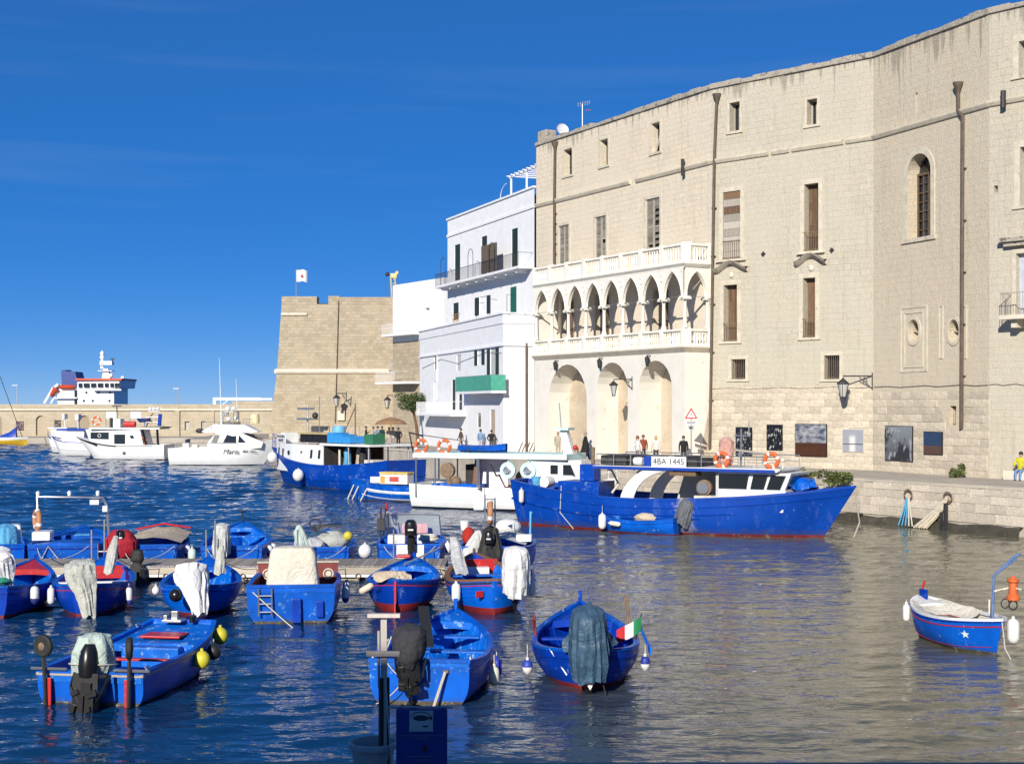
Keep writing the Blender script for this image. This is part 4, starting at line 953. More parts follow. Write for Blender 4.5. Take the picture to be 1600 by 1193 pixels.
def print_mat(key, base, style):
    """a photograph printed on a flat panel: generic tonal shapes only"""
    if key in MATS: return MATS[key]
    t = NT(key)
    sp = t.add('ShaderNodeSeparateXYZ'); gn = t.add('ShaderNodeTexCoord'); t.link(gn.outputs['Generated'], sp.inputs[0])
    n = t.noise(3.0, 5, 0.6, src=t.mapping((1.4, 1.4, 2.6), gn.outputs['Generated']))
    if style == 1:      # stormy sky over a flat brown field
        sky = t.mix(t.ramp(n, .35, .7), (.03, .045, .08), (.45, .46, .47)); land = t.mix(n, (.10, .035, .012), (.03, .015, .008))
        c = t.mix(t.ramp(sp.outputs[2], .40, .44), land, sky)
    elif style == 2:    # blue dusk sky over brown earth
        c = t.mix(t.ramp(sp.outputs[2], .36, .40), t.mix(n, (.06, .03, .02), (.14, .08, .05)), t.mix(n, (.015, .035, .085), (.04, .07, .13)))
    elif style == 3:    # pale grey with an upright light shape
        d = t.math('ABSOLUTE', t.math('SUBTRACT', sp.outputs[0], .48)); f = t.math('MULTIPLY', t.ramp(d, .08, .2, (1, 1, 1, 1), (0, 0, 0, 1)), t.ramp(sp.outputs[2], .62, .8, (1, 1, 1, 1), (0, 0, 0, 1)))
        c = t.mix(f, t.mix(n, (.22, .24, .27), (.38, .40, .43)), (.62, .62, .60)); c = t.mix(t.ramp(t.math('ABSOLUTE', t.math('SUBTRACT', sp.outputs[2], .34)), .015, .03, (1, 1, 1, 1), (0, 0, 0, 1)), c, (.08, .08, .09))
    elif style == 4:    # dark grey figures
        c = t.mix(t.ramp(sp.outputs[2], .25, .9), (.10, .11, .12), (.22, .24, .26)); c = t.mix(t.ramp(t.noise(1.5, 3, .5, src=t.mapping((1.5, 1.5, .8), gn.outputs['Generated'], loc=(.3, 0, .2))), .50, .56), c, (.03, .032, .038)); c = t.mix(t.math('MULTIPLY', t.ramp(t.noise(3.4, 2, .5, src=t.mapping((2.6, 2.6, .9), gn.outputs['Generated'])), .58, .63), .7), c, (.40, .41, .42))
    else:
        c = t.mix(t.ramp(t.noise(4.5, 3, src=t.mapping((1.6, 1.6, 1.0), gn.outputs['Generated'])), .56, .64), base, (.42, .41, .40))
    t.set(**{'Base Color': c, 'Roughness': .3}); MATS[key] = t.m; return t.m
breakwater()
# ================================================================== SHIP beyond the breakwater
def ship():
    Y0 = 330.0; k = Y0/FPX; X = lambda px: (px-128)*k; Z = lambda py: EYE-(py-HOR)*k
    mw = mat('ship_white', (.80, .81, .82), .4, .03, 1, grime=None); mo = mat('ship_orange', (.55, .07, .02), .5, .08); mbl = mat('ship_blue', (.012, .04, .22), .45, .08); mg = glass_dark()
    r = thing('cargo_ship', 'white ship superstructure with dark blue funnel showing above the breakwater', 'ship', ((128-800)*k, Y0, 0))
    obj('hull', MB().bx(X(-60), X(245), -1, 15, -2, Z(640)), mbl, r, smooth=None)
    obj('deckhouse', MB().bx(X(121), X(178), 0, 12, Z(640)+.01, Z(606)), mw, r, smooth=None)
    br = obj('bridge', MB().loft([[(X(121), 0, Z(606)), (X(186), 0, Z(606)), (X(189), 1.5, Z(606)), (X(189), 12, Z(606)), (X(121), 12, Z(606))], [(X(121), 0, Z(594)), (X(187), -.3, Z(594)), (X(191), 1.5, Z(594)), (X(191), 12, Z(594)), (X(121), 12, Z(594))]]), mw, r, smooth=None)
    obj('bridge_roof', MB().bx(X(119.5), X(191.5), -.8, 12.5, Z(594)+.01, Z(591)), mo, r, smooth=None)
    for x0, x1 in ((123.5, 128.5), (131.5, 140), (143, 150.5), (153.5, 161.5), (164.5, 170), (173, 178), (180, 184), (185, 187.5)): obj('bridge_window', MB().bx(X(x0), X(x1), -.45, -.2, Z(605), Z(598.5)), mg, br, smooth=None)
    obj('bridge_wing', MB().bx(X(147), X(192), -1.5, -.02, Z(610), Z(607.5)), mw, r, smooth=None)
    for x, y in ((135, 613), (154, 613), (172, 613), (131, 626), (145, 626), (171, 626)): obj('porthole', MB().lathe([(.28, -.06), (.28, .02)], 10, (X(x), -.02, Z(y)), 'y'), mg, r)
    obj('funnel', MB().loft([[(X(92.5), 2, Z(602)), (X(119), 2, Z(602)), (X(119), 8, Z(602)), (X(92.5), 8, Z(602))], [(X(91), 2, Z(579)), (X(113), 2, Z(580)), (X(113), 8, Z(580)), (X(91), 8, Z(579))]]), mbl, r, smooth=None); obj('funnel_cap', MB().bx(X(90), X(97), 3, 7, Z(579)+.01, Z(577)), mbl, r, smooth=None)
    obj('aft_house', MB().bx(X(89), X(121), .5, 10, Z(640), Z(607)), mw, r, smooth=None); obj('aft_deck', MB().bx(X(86), X(121), -.6, 10, Z(622.5), Z(620.5)), mw, r, smooth=None)
    lb = obj('rescue_boat', MB().loft([[(X(92)+d*.0, 1+math.cos(a*.785)*.9*w, Z(604.5)+math.sin(a*.785)*.55*w) for a in range(8)] if False else [(X(x), .2+math.cos(a*.785)*.9*w, Z(604.5)+math.sin(a*.785)*.55*w) for a in range(8)] for x, w, d in ((92, .4, 0), (96, 1, 0), (112, 1, 0), (118, .5, 0))]), mo, r)
    for q in range(2): obj('davit_arm', MB().tube([(X(70+q*8), -.3+q, Z(630)), (X(84+q*6), -.3+q, Z(606)), (X(92), -.3+q, Z(600))], .35, 5), mw, r)
    obj('free_fall_boat', MB().tube([(X(78), 0, Z(618)), (X(88), 0, Z(606))], [.5, .9], 8), mo, r)
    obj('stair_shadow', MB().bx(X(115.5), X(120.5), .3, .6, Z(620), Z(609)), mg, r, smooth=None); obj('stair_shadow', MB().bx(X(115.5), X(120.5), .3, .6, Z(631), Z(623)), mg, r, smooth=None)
    m = obj('mast', MB().loft([[(X(151), 4, Z(592)), (X(164), 4, Z(592)), (X(164), 6, Z(592)), (X(151), 6, Z(592))], [(X(153.5), 4.4, Z(575)), (X(160), 4.4, Z(575)), (X(160), 5.6, Z(575)), (X(153.5), 5.6, Z(575))]]), mw, r, smooth=None)
    obj('mast_top', MB().bx(X(148), X(167), 4, 6, Z(569), Z(563)), mw, m, smooth=None); obj('mast_top', MB().tube([(X(150), 5, Z(575)), (X(150), 5, Z(546))], [.45, .12], 7).ball((X(150), 5, Z(551)), .55, 8, 6).ball((X(150), 5, Z(557)), .6, 8, 6), mw, m)
    obj('mast_platform', MB().bx(X(146), X(168), 3.5, 6.5, Z(579), Z(578)), mw, m, smooth=None); obj('radar', MB().bx(X(162), X(170.5), 4.8, 5.2, Z(559.5), Z(558.3)).tube([(X(166), 5, Z(563)), (X(166), 5, Z(559.6))], .15, 5), M_iron, m, smooth=None)
    obj('dome', MB().ball((X(167.5), 3, Z(586)), .55, 10, 7), mw, r); obj('dome', MB().ball((X(188), 2, Z(590)), .5, 10, 7), mw, r)
ship()
# ================================================================== NEAR QUAY where the photographer stands, and the house behind that shades it
mb = MB(); mb.bx(-60, 60, -14, 13.70, -3.4, QZ); struct('near_quay', mb, M_asph, smooth=None, bevel=.05)
def rear_house():
    r = thing('house_behind_viewer', 'long plain house behind the viewpoint that shades the near quay', 'house', (0, -10, QZ))
    hgt = 13.75 - QZ; ops = [('rect', 4+i*7.0, 5.3+i*7.0, z, z+2.1, .3, None) for i in range(12) for z in (1.2, 4.6, 7.6)]
    mb = MB(); panel(mb, 0, 90, 0, hgt, ops); M_ = T(45, 0, 0) @ RZ(math.pi)
    obj('wall', mb, M_trim, r, M_, smooth=None, recalc=False)
    for o in ops[:36]: obj('window', MB().poly(back(o, .28)), M_glass, r, M_, smooth=None)
    obj('roof', MB().bx(-45, 45, -12, -.002, hgt-.2, hgt), M_trim, r, smooth=None); obj('rear_wall', MB().bx(-45, 45, -12.3, -12.01, 0, hgt), M_trim, r, smooth=None)
rear_house()
# ================================================================== BOATS
BL1 = (0.001, 0.092, 0.50); BL2 = (0.001, 0.040, 0.36); BL3 = (0.001, 0.125, 0.56)
M_blue = mat('bright_blue_boat_paint', BL1, 0.40, 0.24, 1.8, 0.16, 14, wear=(0.16, 0.33, 0.62), wear_amt=0.32, wscale=3, rand=.16, spec=0.28, grime=(.02, .26, (.06, .065, .06), .85))
M_blue2 = mat('deep_blue_boat_paint', BL2, 0.38, 0.26, 1.6, 0.16, 12, wear=(0.09, 0.19, 0.46), wear_amt=0.32, wscale=2.8, rand=.16, spec=0.28, grime=(.02, .24, (.04, .05, .06), .8))
M_bluein = mat('inner_blue_paint', BL3, 0.45, 0.22, 2.4, 0.16, 18, wear=(0.28, 0.46, 0.70), wear_amt=0.5, wscale=4.5, spec=0.28)
M_trawl = mat('trawler_blue_paint', (0.001, 0.048, 0.345), 0.34, 0.16, 0.9, 0.16, 6, wear=(0.10, 0.17, 0.42), wear_amt=0.42, wscale=1.8, spec=0.3)
M_red = mat('red_antifouling', (0.21, 0.016, 0.018), 0.55, 0.2, 3, wear=(.10, .03, .03), wear_amt=.4)
M_redp = mat('red_boat_paint', (0.46, 0.018, 0.018), 0.4, 0.12, 3, wear=(.5, .2, .18), wear_amt=.2)
M_maroon = mat('maroon_paint', (0.20, 0.035, 0.03), 0.5, 0.15, 4)
M_wht = mat('white_boat_paint', (0.78, 0.79, 0.78), 0.35, 0.05, 2, 0.05, 12, wear=(0.55, 0.50, 0.42), wear_amt=0.25, wscale=3, coat=.2)
M_whtin = mat('white_inner_paint', (0.72, 0.71, 0.66), 0.5, 0.08, 3, wear=(.5, .45, .36), wear_amt=.35, wscale=5)
M_scum = mat('waterline_scum', (0.07, 0.06, 0.04), 0.7, .4, 6, wear=(.35, .33, .28), wear_amt=.6, wscale=9)
M_brown = wood('varnished_rail', (0.17, 0.085, 0.045), (3, 14, 14))
M_black = mat('black_engine_gloss', (0.010, 0.010, 0.011), 0.28, 0.2, 6)
M_rubber = mat('black_rubber', (0.02, 0.02, 0.02), 0.7, 0.2, 6)
M_rope = mat('pale_rope', (0.55, 0.52, 0.45), 0.9, 0.15, 20)
M_orange = mat('lifebuoy_orange', (0.62, 0.13, 0.03), 0.6, 0.15, 6, wear=(.55, .35, .25), wear_amt=.4)
M_tan = cloth('beige_tarpaulin', (.50, .42, .31)); M_cream_c = cloth('cream_cover', (.66, .62, .51), .08); M_grey_c = cloth('pale_grey_cover', (.52, .53, .52)); M_white_c = cloth('white_cover', (.68, .68, .67), .07)
M_olive_c = cloth('grey_green_tarp', (.47, .48, .43)); M_mint_c = cloth('mint_cloth', (.45, .55, .50), .1); M_red_c = cloth('red_tarpaulin', (.36, .02, .035)); M_char_c = cloth('charcoal_quilt', (.045, .045, .052))
M_petrol = cloth('petrol_blue_tarp', (.05, .10, .16), .3, .45); M_sky_c = cloth('sky_blue_cloth', (.10, .36, .60))
def fender_mat(c): return mat('fender_%d_%d_%d' % tuple(int(v*99) for v in c), c, .5, .08, 5, wear=tuple(v*.6 for v in c), wear_amt=.2)
class Boat:
    """hull in boat space: +x bow, z = 0 water"""
    def __init__(s, name, label, pos, bow_to, L, B, fb=(.6, .5, .95), stern=.75, bow=0.0, draft=.3, rake=.35, smax=.42, group=None, cat='boat', full=2.3, srake=.08, bexp=2.2, th=.05):
        s.L, s.B, s.fb, s.st, s.bw, s.dr, s.rk, s.sm, s.full, s.srake, s.bexp, s.th = L, B, fb, stern, bow, draft, rake, smax, full, srake, bexp, th
        d = Vector((bow_to[0]-pos[0], bow_to[1]-pos[1])); a = math.atan2(d.y, d.x); s.ang = a
        c = Vector((pos[0], pos[1])) + d.normalized()*L/2
        s.desc = label; s.root = thing(name, label, cat, (c.x, c.y, 0), a, group); s.M = WM[s.root.name]; s.N = 26
    def sheer(s, t):
        a, m, b = s.fb; k = .42
        return m + (a-m)*((k-t)/k)**1.8 if t < k else m + (b-m)*((t-k)/(1-k))**1.9
    def hb(s, t):
        B = s.B/2
        if t < s.sm: return B*(s.st + (1-s.st)*(1-((s.sm-t)/s.sm)**2.0)) if s.st > .25 else B*max(s.st*.3, (1-((s.sm-t)/s.sm)**2.4)**.62)
        return B*(s.bw + (1-s.bw)*max(0, 1-((t-s.sm)/(1-s.sm))**s.bexp))
    def keel(s, t):
        k = -s.dr
        if t > .7: k += (s.dr*.75)*((t-.7)/.3)**2
        if s.st <= .25 and t < .2: k += s.dr*.7*((.2-t)/.2)**2
        return k
    def xy(s, t, z, out=0.0):
        k, h = s.keel(t), s.sheer(t); f = min(1.0, max(0.0, (z-k)/(h-k)))
        y = s.hb(t)*(1-(1-f)**s.full)**(1/1.55)
        w = max(0, (t-.62)/.38)**1.5*(1-s.bw)
        y = y*(1-w) + w*s.hb(t)*f**1.1*1.0
        x = -s.L/2 + s.L*t - s.rk*(1-f)*max(0, (t-.5)/.5)**2.5
        if s.st <= .25: x += s.srake*3*(1-f)*max(0, (.35-t)/.35)**2
        else: x += s.srake*(1-f)*(1-t)**4
        return x, max(0.0, y+out)
    def pt(s, t, side, down=0.0, inset=0.0, z=None):
        zz = s.sheer(t)-down if z is None else z; x, y = s.xy(t, zz); return Vector((x, side*max(0, y-inset), zz))
    def ts(s, a=0.0, b=1.0, n=None):
        n = n or s.N; return [a+(b-a)*i/n for i in range(n+1)]
    def add(s, name, mb, m, parent=None, **k): return obj(name, mb, m, parent or s.root, **k)
    def skin(s, z0, z1, m, name, rows=5, stern=True, out=0.0):
        """outer planking between two heights (None = sheer / keel)"""
        mb = MB(); n = s.N
        for side in (1, -1):
            grid = []
            for t in s.ts():
                a = s.keel(t) if z0 is None else max(z0, s.keel(t)); b = s.sheer(t) if z1 is None else min(z1, s.sheer(t)); b = max(a, b); row = []
                for j in range(rows+1):
                    z = a+(b-a)*j/rows; x, y = s.xy(t, z, out); row.append((x, side*y, z))
                grid.append(row)
            idx = [mb.av(r) for r in grid]
            for i in range(n):
                for j in range(rows): mb.f.append((idx[i]+j, idx[i+1]+j, idx[i+1]+j+1, idx[i]+j+1) if side > 0 else (idx[i]+j+1, idx[i+1]+j+1, idx[i+1]+j, idx[i]+j))
            if side > 0: first = (grid[0], grid[-1])
            else: other = (grid[0], grid[-1])
        if stern:
            for e in (0, 1):
                for j in range(rows): mb.quad(first[e][j], first[e][j+1], other[e][j+1], other[e][j])
        return s.add(name, mb, m, merge=True, smooth=.6)
    def hull(s, m, m_in, m_bot=None, zp=.08, floor=.12, m_floor=None, rail_m=None, rail=(.07, .05), bot_name='bottom_paint'):
        if m_bot is not None: s.skin(None, zp, m_bot, bot_name, 4); s.skin(zp, None, m, 'hull', 6)
        else: s.skin(None, None, m, 'hull', 8)
        fl = floor if callable(floor) else (lambda t: floor)
        s.fl = fl; th = s.th; mb = MB(); fm = MB(); a0, a1 = th/s.L*1.2, 1-th/s.L*1.6; prev = None; ends = []
        for t in s.ts(a0, a1):
            row = {}
            for side in (1, -1):
                pts = []
                for j in range(5):
                    z = fl(t)+(s.sheer(t)-.004-fl(t))*j/4; x, y = s.xy(t, z); pts.append((x, side*max(.001, y-th), z))
                row[side] = pts
            if prev:
                for side in (1, -1):
                    for j in range(4): mb.quad(prev[side][j], row[side][j], row[side][j+1], prev[side][j+1])
                fm.quad(prev[1][0], row[1][0], row[-1][0], prev[-1][0])
            prev = row; ends.append(row)
        for row in (ends[0], ends[-1]):
            for j in range(4): mb.quad(row[1][j], row[1][j+1], row[-1][j+1], row[-1][j])
        s.add('inner_lining', mb, m_in, merge=True); s.add('floor', fm, m_floor or m_in, merge=True)
        # gunwale: a capping rail round the sheer
        w, h = rail; mb = MB()
        for side in (1, -1):
            rings = []
            for t in s.ts():
                o = s.pt(t, side); yo = o.y+side*.02; yi = side*max(0.0, abs(o.y)-w)
                rings.append([(o.x, yo, o.z-.03), (o.x, yo, o.z+h-.02), (o.x, yi, o.z+h-.02), (o.x, yi, o.z-.03)])
            mb.loft(rings)
        if s.st > .25:
            a, b = s.pt(0, 1), s.pt(0, -1); mb.bx(a.x-.02, a.x+w, b.y+w*.5, a.y-w*.5, a.z-.03, a.z+h-.021)
        if s.bw > .1:
            a, b = s.pt(1, 1), s.pt(1, -1); mb.bx(a.x-w, a.x+.02, b.y+w*.5, a.y-w*.5, a.z-.03, a.z+h-.021)
        s.add('gunwale', mb, rail_m or m, smooth=.5)
        return s
    def strake(s, down, h, m, name='rubbing_strake', out=.025, t0=0.0, t1=1.0, sides=(1, -1), stern=True):
        mb = MB()
        for side in sides:
            rings = []
            for t in s.ts(t0, t1):
                za, zb = s.sheer(t)-down-h, s.sheer(t)-down; xa, ya = s.xy(t, za); xb, yb = s.xy(t, zb)
                rings.append([(xa, side*(ya-.004), za), (xa, side*(ya+out), za+h*.2), (xb, side*(yb+out), zb-h*.2), (xb, side*(yb-.004), zb)])
            mb.loft(rings)
        if stern and s.st > .25 and t0 == 0:
            z = s.sheer(0)-down; x, y = s.xy(0, z); mb.bx(x-out, x+.004, -y-out*.6, y+out*.6, z-h, z)
        return s.add(name, mb, m, smooth=.5)
    def deck(s, t0, t1, m, name='foredeck', down=.03, camber=.05, th=.05):
        mb = MB(); prev = None; n = 10
        for t in s.ts(t0, t1, n):
            o = s.pt(t, 1); z = o.z-down; y = max(.0, o.y-.03); row = [(o.x, y*c, z+camber*(1-c*c)) for c in (1, .6, .2, -.2, -.6, -1)]
            if prev:
                for j in range(5): mb.quad(prev[j], row[j], row[j+1], prev[j+1])
            else:
                for j in range(5): mb.quad(row[j], row[j+1], (row[j+1][0], row[j+1][1], row[j+1][2]-th*3), (row[j][0], row[j][1], row[j][2]-th*3))
            prev = row
        if t1 < .98:
            for j in range(5): mb.quad(prev[j], prev[j+1], (prev[j+1][0], prev[j+1][1], prev[j+1][2]-th*3), (prev[j][0], prev[j][1], prev[j][2]-th*3))
        return s.add(name, mb, m, merge=True, smooth=.5)
    def thwart(s, t, m, z=None, w=.24, h=.04, name='thwart'):
        z = s.sheer(t)-.16 if z is None else z; x, y = s.xy(t, z); y -= s.th*.6
        return s.add(name, MB().bx(x-w/2, x+w/2, -y, y, z-h, z), m, smooth=None, bevel=.008)
    def ribs(s, m, n=9, t0=.1, t1=.9):
        for i in range(n):
            t = t0+(t1-t0)*i/(n-1)
            for side in (1, -1):
                P = []
                for j in range(5):
                    z = s.fl(t)+(s.sheer(t)-.05-s.fl(t))*j/4; x, y = s.xy(t, z); P.append((x, side*(y-s.th-.005), z))
                s.add('rib', MB().tube(P, .02, 5), m)
    def planks(s, m, n=4):
        for i in range(n): s.strake(.22+.11*i, .012, m, 'plank_seam', .007, .0 if s.st > .25 else .03, .97, stern=False)
    def cleats(s, m=None):
        for t, side in ((.06, 1), (.06, -1), (.88, 1)):
            p = s.pt(t, side, -.03, .05); s.add('cleat', MB().box((p.x, p.y, p.z+.05), (.16, .03, .025)).box((p.x, p.y, p.z+.02), (.05, .03, .05)), m or M_steel, smooth=None)
    def rowlocks(s, ts=(.35, .6), m=None):
        for t in ts:
            for side in (1, -1):
                p = s.pt(t, side, -.03, .03); s.add('thole_pin', MB().tube([p, p+Vector((0, 0, .2))], .018, 6), m or M_greywood)
    def stem(s, m, up=.12):
        P = []
        for j in range(9):
            z = s.keel(1)+(s.sheer(1)-s.keel(1))*j/8; x, y = s.xy(1, z); P.append((x+.01, 0, z))
        P.append((P[-1][0]+.01, 0, P[-1][2]+up)); return s.add('stem_post', MB().tube(P, .045, 6), m)
    def world(s, p): return s.M @ Vector(p)
def wrinkle(p, amp, f=3.0, seed=0.0): return amp*noise.noise(Vector(p)*f+Vector((seed, seed*1.7, -seed)))
def drape(rings_spec, n=26, fold=.12, freq=7, seed=0.0):
    """a hanging cloth: rings (centre, rx, ry) from the top down; pleats, creases and sags deepen downwards"""
    n = max(44, n); K = len(rings_spec); S = []
    for k in range(K-1):
        m = 4 if k else 2
        for q in range(m):
            f = q/m; a, b = rings_spec[k], rings_spec[k+1]; S.append((k+f, tuple(a[0][i]+(b[0][i]-a[0][i])*f for i in range(3)), a[1]+(b[1]-a[1])*f, a[2]+(b[2]-a[2])*f))
    S.append((K-1, *rings_spec[-1])); rings = []; size = max(max(r[1], r[2]) for r in rings_spec)
    for k, c, rx, ry in S:
        ring = []; d_ = k/(K-1)
        for j in range(n):
            a = 2*math.pi*j/n; ca, sa = math.cos(a), math.sin(a)
            pl = math.sin(freq*a+seed*3+1.2*math.sin(2*a+seed)+.8*d_); pl = (1-abs(pl))*2-1
            cr = noise.noise(Vector((ca*1.7, sa*1.7, c[2]*.9/size*.4+seed))); rd = abs(noise.noise(Vector((ca*3.2+seed, sa*3.2, c[2]*1.3/size*.35+.5*ca))))
            rd2 = abs(noise.noise(Vector((ca*5.2, sa*5.2+seed, c[2]*2.2/size*.35)))); f = 1+fold*d_*.55*pl+fold*1.1*cr-fold*1.6*rd-fold*.9*rd2+.07
            ring.append((c[0]+rx*f*ca, c[1]+ry*f*sa, c[2]+size*.16*noise.noise(Vector((ca*1.4, sa*1.4, seed+k)))*(d_ > .05)+size*.12*d_*d_*math.sin(3*a+seed)))
        rings.append(ring)
    top = rings_spec[0][0]; mb = MB(); mb.loft([[(top[0]+(p[0]-top[0])*.05, top[1]+(p[1]-top[1])*.05, top[2]+.015) for p in rings[0]]]+rings, caps=True)
    return mb
def outboard(bt, cover=None, cover_m=None, tilt=0.0, y=0.0, hgt=0.0, big=1.0, seed=0.0, x=None, cowl=None, block=False):
    """outboard engine on the stern of bt, tilted up by tilt degrees; a part with its own pieces"""
    p = bt.pt(0, 1); X = (p.x if x is None else x)-.06; Z = p.z+hgt
    Mx = T(X, y, Z) @ Matrix.Rotation(R(tilt), 4, 'Y') @ Matrix.Scale(big, 4)
    leg = MB(); leg.box((-.14, 0, -.05), (.16, .18, .42)).box((-.16, 0, -.42), (.13, .09, .5), taper=1.3).box((-.17, 0, -.70), (.30, .07, .05)).tube([(-.02, 0, -.86), (-.36, 0, -.86)], [.05, .06], 8).box((-.17, 0, -.8), (.15, .035, .22))
    leg.box((.04, 0, .02), (.12, .24, .06)).box((.10, .09, -.06), (.03, .05, .2)).box((.10, -.09, -.06), (.03, .05, .2))
    e = obj('outboard_motor', leg, M_black, bt.root, Mx, smooth=.5, bevel=.01)
    if block:
        bl = MB(); rr = random.Random(seed)
        bl.box((-.16, 0, -.16), (.34, .44, .34), taper=.9).box((-.20, .10, -.42), (.26, .18, .34)).box((-.20, -.08, -.46), (.24, .14, .4)).tube([(-.1, -.3, -.02), (-.3, -.26, -.3), (-.2, -.1, -.5)], .03, 6).tube([(-.1, .28, 0), (-.34, .22, -.2), (-.3, .05, -.5)], .025, 6)
        for q in range(6): bl.box((-.31-.03*rr.random(), rr.uniform(-.18, .18), rr.uniform(-.55, -.05)), (.10, rr.uniform(.08, .16), rr.uniform(.05, .12)), rx=rr.uniform(-.5, .5))
        obj('engine_block', bl, M_black, e, smooth=.5)
    pr = MB()
    for k in range(3):
        a = k*2.094; u = Vector((0, math.cos(a), math.sin(a))); w = Vector((1, 0, 0)).cross(u)
        pr.poly([Vector((-.37, 0, -.86))+u*.04, Vector((-.40, 0, -.86))+u*.12+w*.06, Vector((-.38, 0, -.86))+u*.16, Vector((-.34, 0, -.86))+u*.11-w*.06])
    obj('propeller', pr, M_black, e, smooth=None)
    if cover is None:
        rings = []
        for z, sx, sy, dx in ((.12, .19, .14, -.14), (.16, .23, .16, -.15), (.36, .23, .165, -.16), (.48, .19, .14, -.17), (.53, .10, .09, -.18)):
            rings.append([(dx+sx*abs(math.cos(a))**.7*(1 if math.cos(a) > 0 else -1), sy*abs(math.sin(a))**.7*(1 if math.sin(a) > 0 else -1), z) for a in [2*math.pi*j/20 for j in range(20)]])
        c = obj('cowling', MB().loft(rings), cowl or M_black, e); obj('cowling_stripe', MB().bx(-.394, -.385, -.07, .07, .28, .32), M_wht, c, smooth=None)
    elif cover == 'quilt':
        mb = drape([((-.12, 0, .62), .10, .09), ((-.13, 0, .58), .24, .22), ((-.14, 0, .44), .34, .30), ((-.15, 0, .22), .36, .31), ((-.16, 0, .02), .30, .26), ((-.16, 0, -.10), .24, .20)], 30, .05, 9, seed)
        c = obj('motor_cover', mb, cover_m, e)
        for k in range(-3, 4): obj('quilt_seam', MB().torus((-.145, k*.075, .2), .30-abs(k)*.025, .010, 'y', 20, 4), cover_m, c)
    elif cover == 'drape':
        mb = drape([((-.10, 0, .58), .12, .11), ((-.12, 0, .52), .26, .22), ((-.12, 0, .34), .31, .26), ((-.14, 0, .10), .33, .28), ((-.16, 0, -.16), .33, .29), ((-.18, 0, -.40), .30, .27)], 34, .16, 7, seed); obj('motor_cover', mb, cover_m, e)
    elif cover == 'long':
        mb = drape([((.02, .10, .50), .16, .18), ((.02, .10, .45), .34, .36), ((.0, .10, .22), .38, .38), ((-.06, .06, 0), .34, .36), ((-.18, -.02, -.22), .24, .27), ((-.28, -.10, -.5), .18, .21), ((-.36, -.14, -.78), .13, .16)], 34, .2, 6, seed); obj('motor_cover', mb, cover_m, e)
    elif cover == 'half':
        mb = drape([((.0, .02, .62), .10, .10), ((-.02, .03, .56), .26, .24), ((.02, .04, .34), .34, .31), ((.08, .06, .12), .36, .33), ((.14, .08, -.08), .32, .30)], 36, .15, 9, seed); c = obj('motor_cover', mb, cover_m, e)
        obj('tie_rope', MB().torus((.08, .06, .14), .37, .012, 'z', 26, 5), M_rope, c)
        rings = []
        for z, sx, sy, dx in ((-.05, .17, .14, -.20), (.10, .2, .16, -.2), (.34, .19, .15, -.2), (.46, .12, .1, -.2)): rings.append([(dx+sx*math.cos(a), sy*math.sin(a), z) for a in [2*math.pi*j/16 for j in range(16)]])
        obj('cowling', MB().loft(rings), M_black, e)
    return e
FEND = {}
def fender(w, label, color=(.72, .72, .68), r=.11, L=.5, kind='tube', tip=None, hang=.35, tilt=0.0, rz=0.0, group='fenders hanging on the boats'):
    """w: world point where its rope is tied"""
    r *= .85; L *= .9
    f = thing('fender', label, 'fender', (w[0], w[1], max(w[2]-hang-L/2, .02)), rz, group)
    zt = w[2]-(max(w[2]-hang-L/2, .02)); Mx = T(0, 0, 0) @ Matrix.Rotation(tilt, 4, 'Y')
    if kind == 'ball': obj('body', MB().ball((0, 0, 0), r, 14, 10, (1, 1, 1.12)), fender_mat(color), f, Mx); top = r*1.1
    else:
        obj('body', MB().lathe([(r*.25, -L/2), (r*.8, -L/2+r*.35), (r, -L/2+r*.9), (r, L/2-r*.9), (r*.8, L/2-r*.35), (r*.25, L/2)], 12), fender_mat(color), f, Mx); top = L/2
        if tip: obj('end_cap', MB().lathe([(r*.3, -L/2-.02), (r*.86, -L/2+r*.35), (r*1.015, -L/2+r*.9), (r*1.015, -L/2+r*1.25)], 12), fender_mat(tip), f, Mx)
    obj('eye', MB().lathe([(.035, top-.03), (.03, top+.05)], 8), fender_mat(tip or color), f, Mx)
    obj('lanyard', MB().tube([(0, 0, top), (0, 0, max(zt, top+.05))], .010, 5), M_rope, f, Mx)
    return f
def rope(pts, label, r=.012, m=None, sag=.0, n=10, group='mooring ropes', name='mooring_rope'):
    P = []
    for a, b in zip(pts[:-1], pts[1:]):
        a, b = Vector(a), Vector(b)
        for i in range(n): k = i/n; q = a.lerp(b, k); q.z -= sag*4*k*(1-k); P.append(q)
    P.append(Vector(pts[-1])); o = obj(name, MB().tube([p-P[0] for p in P], r, 5), m or M_rope, None, T(*P[0])); return tag(o, label, 'rope', group)
def lifebuoy(parent, M, R0=.30, r=.075, m=None, name='lifebuoy'):
    b = obj(name, MB().torus((0, 0, 0), R0, r, 'y', 26, 10), m or M_orange, parent, M)
    for k in range(4):
        a = k*math.pi/2+.4; b2 = MB()
        rings = []
        for da in (-.16, .16):
            rings.append([((R0+(r+.006)*math.cos(q))*math.cos(a+da), (r+.006)*math.sin(q), (R0+(r+.006)*math.cos(q))*math.sin(a+da)) for q in [2*math.pi*j/10 for j in range(10)]])
        b2.loft(rings, caps=False); obj('reflective_band', b2, M_wht, b)
    return b
